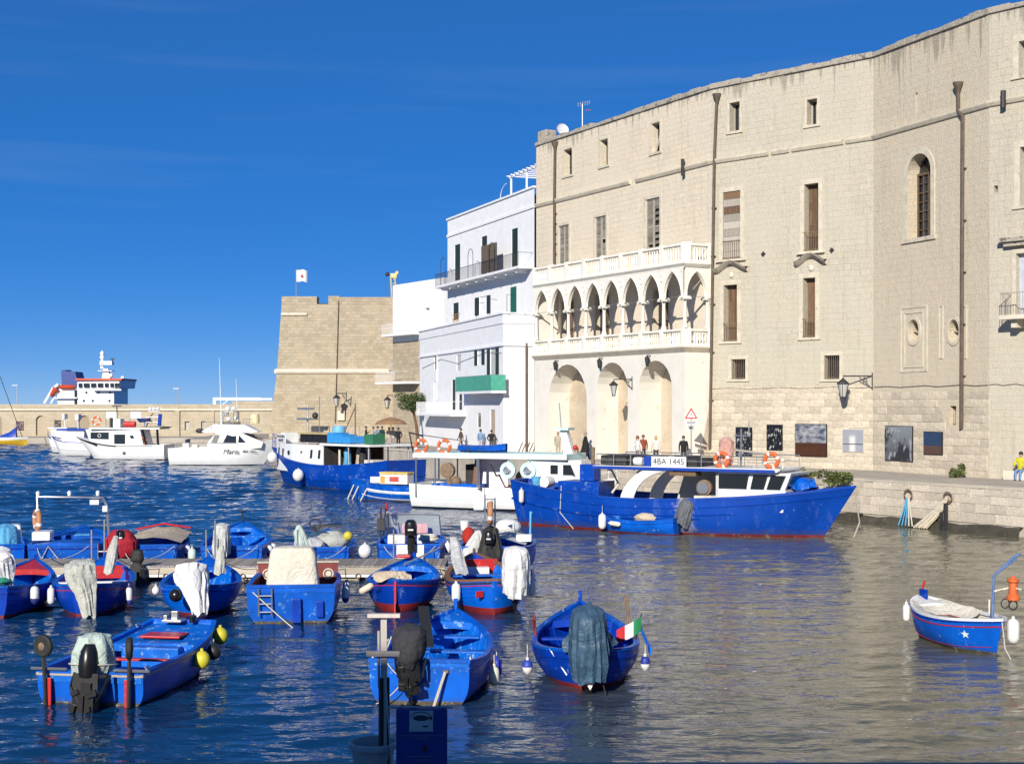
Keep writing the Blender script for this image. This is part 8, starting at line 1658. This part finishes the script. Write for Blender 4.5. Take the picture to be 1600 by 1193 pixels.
# ================================================================== PEOPLE
def person(label, loc, face, top, legs, hair, pose='stand', h=1.72, skirt=None, hat=None, bag=None, group='people on the quay', shoe=(.03, .03, .03)):
    """one continuous skinned body; colours by region; hair as a child"""
    k = h/1.75; walk = {'stand': 0.0, 'walk': .26, 'sit': 0}[pose if pose in ('walk', 'sit') else 'stand']
    V = []; E = []; Rr = []
    def v(x, y, z, r, to=None):
        V.append((x*k, y*k, z*k)); Rr.append(r*k); i = len(V)-1
        if to is not None: E.append((to, i))
        return i
    pel = v(0, 0, .95, .135); ab = v(0, .0, 1.10, .125, pel); ch = v(0, -.01, 1.30, .150, ab); ne = v(0, 0, 1.47, .065, ch); hd = v(.02, 0, 1.56, .075, ne); ht = v(.02, 0, 1.68, .085, hd)
    for s in (-1, 1):
        hp = v(0, s*.09, .90, .095, pel)
        if pose == 'sit': kn = v(.42, s*.11, .86, .075, hp); an = v(.44, s*.11, .46, .05, kn); ft = v(.60, s*.12, .42, .04, an)
        else:
            st = walk*s; kn = v(st*.55+.03*abs(st), s*.10, .50, .070, hp); an = v(st-.05*(st < 0), s*.10, .09, .048, kn); ft = v(st+.15, s*.12, .04, .042, an)
        sh = v(0, s*.19, 1.40, .065, ch); aw = {'walk': -s*.16, 'phone': .1, 'pocket': -.02}.get(pose, .03)
        if pose == 'phone': el = v(.05, s*.25, 1.12, .048, sh); wr = v(.28, s*.12, 1.26, .036, el); v(.34, s*.08, 1.29, .034, wr)
        elif pose == 'pocket': el = v(-.06, s*.31, 1.12, .050, sh); wr = v(.06, s*.20, .95, .04, el); v(.09, s*.17, .91, .038, wr)
        elif pose == 'sit': el = v(.08, s*.30, 1.14, .05, sh); wr = v(.32, s*.20, 1.05, .038, el); v(.39, s*.16, 1.03, .036, wr)
        else: el = v(aw*.45-.02, s*.25, 1.12, .05, sh); wr = v(aw+.04, s*.25, .88, .037, el); v(aw+.07, s*.25, .79, .038, wr)
    me = bpy.data.meshes.new('body'); me.from_pydata(V, E, []); me.update(); tmp = bpy.data.objects.new('body', me); COL.objects.link(tmp)
    md = tmp.modifiers.new('skin', 'SKIN'); ss = tmp.modifiers.new('sub', 'SUBSURF'); ss.levels = 1; ss.render_levels = 1; md.use_smooth_shade = True
    sv = me.skin_vertices[0].data
    for i, r in enumerate(Rr): sv[i].radius = (r*1.0, r*(1.0 if i not in (0, 1, 2) else 1.25))
    for i in range(len(V)): sv[i].use_root = (i == 0)
    dg = bpy.context.evaluated_depsgraph_get(); bm_ = bpy.data.meshes.new_from_object(tmp.evaluated_get(dg)); bpy.data.objects.remove(tmp)
    cols = [mat('skin_tone', (.42, .25, .17), .6, .08), cloth('top_%d_%d_%d' % tuple(int(c*99) for c in top), top), cloth('legs_%d_%d_%d' % tuple(int(c*99) for c in legs), legs), mat('shoe', shoe, .6)]
    bm_.materials.clear()
    for c in cols: bm_.materials.append(c)
    for p in bm_.polygons:
        c = p.center/k; hand = (abs(c.y) > .15 and c.z < .87 and pose not in ('sit',)) or (pose in ('phone', 'sit') and c.x > .29 and c.z > .95)
        if c.z > 1.475 or hand: p.material_index = 0
        elif c.z > .93 or (abs(c.y) > .2 and c.z > .8): p.material_index = 1
        elif c.z < (.09 if pose != 'sit' else .47): p.material_index = 3
        else: p.material_index = 2
        p.use_smooth = True
    drop = .42*k if pose == 'sit' else 0
    r = thing('person', label, 'person', (loc[0], loc[1], loc[2]), face, group)
    b = obj('body', bm_, None, r, T(0, 0, -drop))
    hm = mat('hair_%d_%d_%d' % tuple(int(c*99) for c in hair), hair, .7, .2)
    cap = MB().ball((-.005*k, 0, 1.655*k), .108*k, 14, 8, (1.05, .92, 1.12)); cap.v = [(x*(1 if z > 1.60*k else .7)-.025*k*(z < 1.64*k), y*(1 if z > 1.60*k else .72), z if z > 1.58*k or x < 0 else 1.70*k) for x, y, z in cap.v]; obj('hair', cap, hm, r, T(0, 0, -drop))
    nose = MB().box((.118*k, 0, 1.60*k), (.03*k, .025*k, .04*k)); obj('nose', nose, cols[0], r, T(0, 0, -drop))
    if skirt: obj('long_coat', drape([((0, 0, 1.15*k), .17*k, .19*k), ((0, 0, .95*k), .20*k, .22*k), ((-.04, 0, .6*k), .25*k, .27*k), ((-.16, .0, .22*k), .30*k, .34*k)], 18, .12, 5, 2.), cols[1], r)
    if bag: obj('backpack', MB().box((-.22*k, 0, 1.22*k), (.18*k, .30*k, .42*k)), cloth('bag_%d' % int(bag[0]*99), bag), r, smooth=None, bevel=.05)
    if hat: obj('cap', MB().ball((0, 0, 1.70*k), .11*k, 12, 7, (1.1, 1, .7)), mat('cap_%d' % int(hat[0]*99), hat, .8), r, T(0, 0, -drop))
    return r
def qpt(px, py): return wpt(px, py, QZ)
BK = (.018, .018, .02); JEAN = (.07, .11, .20); GREY = (.10, .10, .11)
PPL = [
 (720, 703, 'person in a brown jacket walking left of the others by the white house', (.09, .06, .045), (.06, .07, .09), BK, 'walk', 200, {}),
 (751, 706, 'person in a pale blue denim jacket with dark hair by the white house', (.16, .26, .42), (.40, .45, .52), BK, 'stand', 60, {}),
 (768, 708, 'person in a black jacket and grey jeans standing by the tan door', BK, (.08, .08, .09), (.05, .035, .025), 'pocket', 80, {}),
 (803.5, 706, 'tall person in a navy coat striding past the white house corner', (.025, .025, .06), (.05, .055, .08), (.22, .20, .18), 'walk', 20, {'h': 1.82}),
 (853, 712, 'person in a black top behind the mast pod of the white boat', BK, BK, (.08, .05, .03), 'stand', 250, {}),
 (872, 714, 'person in a pale sand jacket under the leftmost great arch', (.40, .36, .28), (.40, .36, .28), (.30, .24, .18), 'stand', 70, {}),
 (887.5, 715, 'person in an olive green jacket with hands in pockets near the first pier', (.10, .13, .03), BK, (.08, .05, .03), 'pocket', 70, {}),
 (915, 718, 'person in a long flowing black coat between the first two great arches', BK, BK, (.30, .24, .20), 'walk', 10, {'skirt': True, 'h': 1.8}),
 (996, 727, 'person in a white sweater and grey trousers walking below the third arch', (.66, .66, .64), (.20, .21, .23), (.22, .07, .03), 'walk', 215, {}),
 (1005, 724, 'person with long auburn hair in a rust top beside the white-sweater walker', (.24, .06, .03), BK, (.20, .05, .025), 'stand', 250, {}),
 (1025, 726, 'blonde person in a white vest and black sleeves inside the third arch', (.62, .60, .55), BK, (.50, .36, .16), 'stand', 90, {}),
 (1068, 727, 'person in a black jacket standing beside the triangular road sign', BK, BK, (.03, .025, .02), 'stand', 265, {}),
 (622.5, 701, 'person in a black jacket standing apart from the crowd below the castle', BK, BK, BK, 'pocket', 90, {}),
 (548, 697, 'person with dark hair at the left of the crowd below the castle', (.07, .05, .05), BK, BK, 'stand', 270, {}),
 (572, 697, 'person in a black hooded top in the crowd below the castle', BK, BK, BK, 'phone', 0, {}),
 (583, 698, 'person in a pale top in the crowd below the castle', (.45, .40, .34), JEAN, (.1, .06, .04), 'stand', 180, {}),
 (590, 697, 'person in a light blue shirt in the crowd below the castle', (.14, .30, .46), JEAN, BK, 'phone', 200, {}),
 (597, 697, 'person in a dark green coat at the right of the crowd', (.02, .05, .04), BK, BK, 'stand', 120, {}),
 (608, 700, 'person in a cream outfit under the brown parasol', (.52, .44, .36), (.50, .44, .38), (.2, .1, .05), 'stand', 300, {}),
 (614, 700, 'person in pale grey under the brown parasol', (.46, .44, .42), (.32, .32, .33), (.12, .08, .05), 'stand', 90, {}),
]
for px, py, lab, top, legs, hair, pose, face, kw in PPL:
    p = qpt(px, py+ (8 if 540 < px < 625 else 0)*0); person(lab, (p.x, p.y, QZ), R(face), top, legs, hair, pose, **kw)
# seated at the right edge on a low stone seat against the wall
p = W4.M @ Vector((W4.s(1597, -.55), -.55, 0)); seat = obj('stone_bench', MB().box((0, 0, .22), (1.6, .5, .44)), M_trim, None, T(p.x, p.y+.12, QZ) @ RZ(math.atan2(W4.u.y, W4.u.x)), smooth=None, bevel=.04); tag(seat, 'low stone seat against the palace wall at the right edge', 'bench')
person('person in a yellow top and jeans sitting at the right edge against the wall', (p.x-.06, p.y-.02, QZ+.0), R(232), (.52, .50, .03), (.14, .26, .50), BK, 'sit', h=1.75, group='people on the quay')
pr = thing('parasol', 'brown market parasol over the crowd below the castle', 'parasol', tuple(qpt(611, 700.5)) ); obj('pole', MB().tube([(0, 0, 0), (0, 0, 2.5)], .03, 6), M_oldwood, pr); obj('canopy', MB().lathe([(1.35, 1.95), (1.1, 2.2), (.5, 2.45), (.02, 2.55)], 10), cloth('brown_parasol', (.28, .17, .09)), pr, smooth=.2)
# ================================================================== PRINTS, LAMPS, SIGNS ON THE PALACE WALL
def on_wall(w, x0, x1, y0, y1, name, label, m, off=.09, group='photo prints on the palace wall', frame=None):
    s0, s1, a, b = w.rect(x0, x1, y0, y1, -off); o = thing(name, label, 'poster', M=w.M @ T(s0, -off, a), group=group); W_, H_ = s1-s0, b-a
    obj('printed_face', MB().bx(0, W_, -.02, 0, 0, H_), m, o, smooth=None); obj('backing', MB().bx(-.035, W_+.035, .002, .05, -.035, H_+.035), frame or M_black, o, smooth=None); return o
on_wall(W2, 1150, 1174, 668, 712, 'wall_print', 'dark photo print half hidden behind the trawler mast', print_mat('print_dark', (.014, .013, .013), 0)); on_wall(W2, 1198.5, 1221.5, 664, 702, 'wall_print', 'black photo print with pale figures, second from the left', print_mat('print_black_figures', (.010, .010, .011), 0))
on_wall(W2, 1243, 1291, 663, 712, 'wall_print', 'largest photo print showing a stormy sky over brown land', print_mat('print_storm', (0, 0, 0), 1)); on_wall(W2, 1317, 1348.5, 671, 705, 'wall_print', 'pale grey photo print with a light upright shape in the middle', print_mat('print_pale', (0, 0, 0), 3), frame=M_grey_st)
on_wall(W3, 1383, 1425, 666, 719, 'wall_print', 'grey photo print with dark figures left of the small dusk print', print_mat('print_grey', (0, 0, 0), 4)); on_wall(W3, 1443.5, 1471.5, 675, 709, 'wall_print', 'small photo print of a blue dusk sky over brown earth', print_mat('print_dusk', (0, 0, 0), 2))
M_lampglass = mat('lantern_glass', (.45, .46, .44), .15, .05)
def lantern(M, label, arm=1.3, side=-1, s=1.0):
    r = thing('wall_lantern', label, 'lantern', M=M, group='wrought iron wall lanterns'); x = side*arm*.62; y = -.9 if False else -.55*arm
    obj('bracket', MB().tube([(0, 0, .35), (x, y, .35)], .03, 6).tube([(0, 0, -.25), (0, 0, .5)], .03, 6).tube([(0, 0, -.2), (x*.45, y*.45, .3)], .02, 5).torus((x*.25, y*.25, .18), .1, .015, 'y', 12, 5), M_iron, r)
    l = obj('lantern_frame', MB().lathe([(.02, .30), (.05, .24), (.26, .06), (.27, .02), (.24, .0)], 8, (x, y, 0)).lathe([(.10, -.60), (.12, -.56), (.10, -.54)], 8, (x, y, 0)), M_iron, r, smooth=.3)
    obj('lantern_glass', MB().lathe([(.105, -.535), (.21, -.005)], 8, (x, y, 0)), M_lampglass, l, smooth=.3)
    for q in range(4): a = q*math.pi/2+.4; obj('lantern_bar', MB().tube([(x+.11*math.cos(a), y+.11*math.sin(a), -.54), (x+.225*math.cos(a), y+.225*math.sin(a), .0)], .014, 4), M_iron, l)
lantern(W2.M @ T(W2.s(1363), 0, W2.z(1363, 600)) @ Matrix.Scale(1.25, 4), 'wrought iron lantern on the palace wall above the largest prints', 1.5, -1)
lantern(LG.M @ T(LG.s(988), -.02, LG.z(988, 602)) @ Matrix.Scale(1.1, 4), 'wrought iron lantern between the second and third great arches', 1.3, -1)
for px, lab in ((873, 'small black lamp above the first great arch'), (942, 'small black lamp above the second great arch'), (1017, 'small black lamp above the third great arch')):
    l = thing('arch_lamp', lab, 'lamp', M=LG.M @ T(LG.s(px), -.02, 8.35), group='small lamps over the arches'); obj('lamp_body', MB().lathe([(.05, .1), (.16, -.05), (.10, -.5), (.03, -.55)], 10, (0, -.25, 0)), M_iron, l); obj('lamp_arm', MB().tube([(0, 0, .1), (0, -.25, .12)], .03, 5), M_iron, l)
p = at(540.5, 622, 147.4); lantern(T(p.x, 147.9, p.z) @ Matrix.Scale(1.5, 4), 'iron lantern on the castle wall above the trawler', 1.0, -1); p = at(619, 625, 143.4); lantern(T(p.x, 143.9, p.z) @ Matrix.Scale(1.4, 4), 'iron lantern beside the small tree at the castle corner', 1.0, -1)
def road_sign():
    p = qpt(1080, 729); r = thing('road_sign', 'triangular red-bordered warning sign on a post beside the loggia corner', 'sign', (p.x, p.y, QZ), R(-8)); k = p.y/FPX
    zc = EYE-(648-HOR)*k-QZ; obj('post', MB().tube([(0, 0, 0), (0, 0, zc+.35)], .03, 7), M_steel, r); s = .42
    tri = lambda q, y: [(q*s*math.cos(a), y, zc+q*s*math.sin(a)-.0) for a in (math.pi/2, math.pi/2+2.0944, math.pi/2+4.18879)]
    obj('sign_plate', MB().poly(tri(1.0, -.045)).poly(tri(1.0, -.035)), M_redp, r, smooth=None); obj('sign_face', MB().poly(tri(.66, -.050)), M_wht, r, smooth=None); obj('symbol', MB().bx(-.02, .02, -.054, -.052, zc-.08, zc+.14), M_blk_let, r, smooth=None)
    obj('text_plate', MB().bx(-.30, .30, -.045, -.035, zc-.52, zc-.33), M_wht, r, smooth=None); obj('text_lines', MB().bx(-.26, .26, -.05, -.047, zc-.40, zc-.36).bx(-.24, .22, -.05, -.047, zc-.48, zc-.44), M_blk_let, r, smooth=None); obj('lower_plate', MB().bx(-.16, .16, -.045, -.035, zc-.86, zc-.58), M_steel, r, smooth=None); obj('tow_symbol', MB().bx(-.12, .1, -.05, -.047, zc-.75, zc-.68).bx(-.05, .02, -.05, -.047, zc-.82, zc-.64), M_blk_let, r, smooth=None)
road_sign()
def antenna():
    p = W1.M @ Vector((W1.s(887), 1.2, PTOP)); r = thing('roof_antenna', 'television antenna on a thin mast on the palace roof', 'antenna', (p.x, p.y, PTOP-.2)); k = p.y/FPX; h = (213-165)*k+.4
    obj('mast', MB().tube([(0, 0, 0), (0, 0, h)], .035, 6), M_steel, r); obj('boom', MB().tube([(-.35, 0, h-.05), (.55, 0, h+.12)], .025, 5), M_steel, r)
    for q in range(6): x = -.3+.16*q; obj('element', MB().tube([(x, -.35, h+.19*x), (x, .35, h+.19*x)], .012, 4).tube([(x, 0, h+.19*x-.12), (x, 0, h+.19*x+.16)], .012, 4), M_steel, r)
    obj('reflector', MB().tube([(.2, 0, h-.45), (.6, 0, h-.4)], .03, 5), mat('antenna_red', (.4, .08, .06), .5), r)
    p = W1.M @ Vector((W1.s(861), .9, PTOP)); d = thing('satellite_dish', 'pale grey satellite dish on the palace roof corner', 'satellite dish', (p.x, p.y, PTOP+.26)); dm = MB().lathe([(.04, 0), (.25, .04), (.44, .14), (.45, .16)], 18, caps=False); obj('dish', dm, mat('dish_grey', (.62, .63, .64), .5), d, T(0, 0, .62) @ Matrix.Rotation(R(70), 4, 'X') @ Matrix.Rotation(R(15), 4, 'Y')); obj('stand', MB().tube([(0, .1, 0), (0, .1, .6)], .04, 6), M_steel, d)
antenna()
# ================================================================== PLANTS
LEAF = mat('leaf_green', (.055, .085, .022), .6, .35, 2.5, rand=.1); LEAF2 = mat('weed_green', (.10, .12, .035), .7, .35, 4)
def leaves(n, R_, seed, squash=(1, 1, .85), size=(.10, .20), clumps=9):
    rnd = random.Random(seed); C = [Vector((rnd.uniform(-1, 1)*R_*.62*squash[0], rnd.uniform(-1, 1)*R_*.62*squash[1], rnd.uniform(-.7, .9)*R_*.62*squash[2])) for _ in range(clumps)]; mb = MB()
    for i in range(n):
        c = rnd.choice(C); d = Vector((rnd.gauss(0, 1), rnd.gauss(0, 1), rnd.gauss(0, 1))).normalized(); p = c+Vector((d.x*squash[0], d.y*squash[1], d.z*squash[2]))*R_*.45*rnd.uniform(.55, 1.05); s = rnd.uniform(*size); u = Vector((rnd.gauss(0, 1), rnd.gauss(0, 1), rnd.gauss(0, .6))).normalized(); w = u.orthogonal().normalized(); w = (w*math.cos(i)+u.cross(w)*math.sin(i)).normalized(); mb.quad(p-u*s*.5, p+w*s*.28, p+u*s*.5, p-w*s*.28)
    return mb
p = at(641, 628, 124); tr = thing('tree', 'small round green tree between the castle and the white house', 'tree', (p.x, 124, QZ)); hh = p.z-QZ
obj('trunk', MB().tube([(.7, 0, 0), (.55, 0, hh*.45), (.3, 0, hh*.75), (0, 0, hh)], [.16, .13, .10, .06], 8), M_oldwood, tr)
for q in range(5): a = q*1.25; obj('limb', MB().tube([(.3, 0, hh*.75), (.8*math.cos(a), .8*math.sin(a), hh+.35*math.sin(q*2))], [.07, .025], 6), M_oldwood, tr)
obj('crown', leaves(2600, 1.28, 5, (1.05, 1, .78), (.12, .24), 12), LEAF, tr, T(0, 0, hh), smooth=None)
tr.children[-1]['kind'] = 'stuff'
def weeds(px, py, Rw, Rh, n, seed, label, Y=None):
    p = qpt(px, py); r = thing('quay_weeds', label, 'plant', (p.x, p.y, QZ), group='weeds growing on the quay'); o = obj('foliage', leaves(n*2, Rw, seed, (1.1, .5, Rh/Rw), (.14, .26), 7), LEAF2, r, T(0, 0, Rh*.35), smooth=None); o['kind'] = 'stuff'; obj('stem', MB().tube([(0, 0, 0), (.05, 0, Rh*.5)], .02, 5), M_oldwood, r)
weeds(1302, 750, .85, .42, 300, 2, 'bushy green weeds on the quay edge behind the trawler bow'); weeds(1263, 748, .35, .35, 90, 3, 'small weed tuft left of the bushy weeds on the quay edge'); weeds(1495, 746, .42, .6, 200, 4, 'green weed at the foot of the long downpipe'); weeds(992, 731, .5, .6, 180, 6, 'weed tuft on the quay beside the chimney of the trawler')
def mooring_things():
    mr = mat('rust_ring', (.16, .10, .06), .85, .3, 8)
    for px, lab, m_, k in ((1418, 'iron mooring ring with a blue rope hanging on the quay wall', M_sky_c, 0), (1480, 'bundle of thick pale ropes slanting down the quay wall', M_cream_c, 1)):
        M_, L_ = seg_frame(QE[2], QE[1]); w = Wall(QE[2], QE[1]); s = w.s(px, -.25); r = thing('mooring_ring', lab, 'mooring ring', M=w.M @ T(s, -.22, 1.35), group='mooring gear on the quay wall')
        obj('ring', MB().torus((0, 0, .1), .22, .035, 'y', 16, 6), mr, r)
        if k == 0:
            for q in range(5): obj('rope_strand', MB().tube([(-.05+.04*q, -.05, -.05), (-.16+.10*q, -.12, -.6), (-.35+.20*q, -.22, -1.28)], .030, 6), M_sky_c if q < 3 else M_rope, r)
        else:
            for q in range(6): obj('rope_strand', MB().tube([(.05, -.05-.02*q, .1), (-.15-.06*q, -.12, -.4), (-.55-.1*q, -.2-.02*q, -.9), (-.95-.14*q, -.26, -1.3)], .05, 6), M_cream_c if q % 2 else M_tan, r)
            obj('dark_post', MB().box((.0, -.12, -.75), (.12, .16, 1.2)).box((-.25, -.12, -.95), (.1, .14, .8)), M_iron, r, smooth=None)
mooring_things()
# stacked pots / lobster creels by the white house corner
p = qpt(829, 710); cr = thing('net_frame', 'leaning grey wooden slat frame on the quay by the white house corner', 'frame', (p.x, p.y, QZ), R(-20))
for q in range(7): obj('lath', MB().box((-.8+.27*q, 0, .42), (.06, .06, 1.0), ry=R(25)), M_oldwood, cr, smooth=None)
obj('bottom_bar', MB().bx(-1.1, 1.0, -.05, .05, .0, .08), M_oldwood, cr, smooth=None)
# ================================================================== FOREGROUND on the near quay
def foreground():
    Yf = 12.9
    p = at(600, 1000, Yf); r = thing('mooring_post', 'pale wooden post with two crossbars standing on the near quay edge', 'post', (p.x, Yf, QZ)); k = Yf/FPX; Z = lambda y: EYE-(y-HOR)*k-QZ; mw = wood('weathered_white_post', (.50, .47, .42), (9, 9, .9), .15)
    obj('post', MB().bx(-.028, .028, -.03, .03, 0, Z(962)-.03), mw, r, smooth=None); obj('top_bar', MB().bx(-.15, .15, -.035, .035, Z(964), Z(958)), mw, r, smooth=None, bevel=.004); obj('lower_bar', MB().bx(-.155, .15, -.075, -.032, Z(1023), Z(1015)), mw, r, smooth=None, bevel=.004); obj('dark_sleeve', MB().box((.0, .01, (Z(1058))/2), (.085, .075, Z(1058)), rz=R(20)), M_rubber, r, smooth=None); obj('side_cane', MB().tube([(-.045, 0, Z(1075)), (-.05, 0, Z(985))], .012, 6), mw, r); obj('stay_cord', MB().tube([(.02, -.05, Z(1070)), (.06, -.06, Z(1160)), (.11, -.08, 0)], .008, 5), M_rope, r); obj('prop_pole', MB().tube([(-.02, .04, Z(1075)), (.0, .05, .0)], .02, 6), M_rubber, r)
    s = at(659, 1150, Yf-.15); sg = thing('info_sign', 'dark blue notice board with a pale fish panel standing on the near quay', 'sign', (s.x, Yf-.15, QZ)); k = (Yf-.15)/FPX; Z = lambda y: EYE-(y-HOR)*k-QZ; w = 40*k
    mb_ = mat('sign_dark_blue', (.014, .04, .26), .4, .06); obj('board', MB().bx(-w, w, -.02, .02, .08, Z(1107)), mb_, sg, smooth=None, bevel=.006); obj('top_rail', MB().tube([(-w-.07, .02, Z(1105)), (w+.05, .02, Z(1105))], .012, 6), M_steel, sg); obj('leg', MB().bx(-w+.02, -w+.06, .021, .06, 0, Z(1107)), M_steel, sg, smooth=None); obj('leg', MB().bx(w-.06, w-.02, .021, .06, 0, Z(1107)), M_steel, sg, smooth=None)
    pn = obj('pale_panel', MB().bx((640-659)*k, (677-659)*k, -.025, -.021, Z(1141), Z(1108.5)), mat('sign_pale_panel', (.50, .52, .52), .5, .08), sg, smooth=None); cx, cz = (658-659)*k, Z(1120); inkm = mat('sign_ink', (.03, .04, .08), .5)
    obj('fish_shape', MB().poly([(cx+.072*math.cos(a)*1.0, -.028, cz+.026*math.sin(a)) for a in [q*.3491 for q in range(18)]]).poly([(cx+.06, -.028, cz), (cx+.10, -.028, cz+.02), (cx+.10, -.028, cz-.022)]), inkm, pn, smooth=None); obj('fish_arc', MB().tube([(cx+.10*math.cos(a), -.027, cz-.01+.065*math.sin(a)) for a in [.25+q*.22 for q in range(13)]], .004, 4), inkm, pn); obj('small_fish', MB().poly([(cx+.04+.03*math.cos(q*.6), -.028, Z(1133)+.008*math.sin(q*.6)) for q in range(11)]), inkm, pn, smooth=None)
    ml = mat('sign_faint_letters', (.10, .13, .26), .5, .05)
    for y, x0, x1 in ((1147.5, -.19, .19), (1152, -.06, .06), (1180, -.13, .10), (1185.5, -.08, .07)): obj('text_line', MB().bx(x0, x1, -.024, -.0205, Z(y)-.005, Z(y)+.005), ml, sg, smooth=None)
    obj('red_mark', MB().poly([(.03+.02*math.cos(q*.7), -.0235, Z(1168)+.035*math.sin(q*.7)) for q in range(9)]), mat('sign_dark_red', (.08, .01, .03), .5), sg, smooth=None)
    b = at(583, 1155, Yf+.1); bn = thing('waste_bin', 'grey round plastic tub standing on the near quay beside the blue notice board', 'bin', (b.x, Yf+.1, QZ)); k = (Yf+.1)/FPX; zt = EYE-(1157-HOR)*k-QZ; mg = mat('grey_plastic_tub', (.40, .40, .40), .5, .08)
    obj('tub', MB().lathe([(.16, 0), (.195, zt-.10), (.20, zt-.06), (.23, zt-.055), (.235, zt-.02), (.225, zt), (.21, zt), (.19, zt-.06), (.15, .02)], 26, caps=False), mg, bn); obj('tub_rim_band', MB().torus((0, 0, zt*.62), .186, .006, 'z', 24, 5), mg, bn); obj('tub_inside', MB().lathe([(.001, zt-.12), (.19, zt-.12)], 20, caps=False), M_rubber, bn)
foreground()
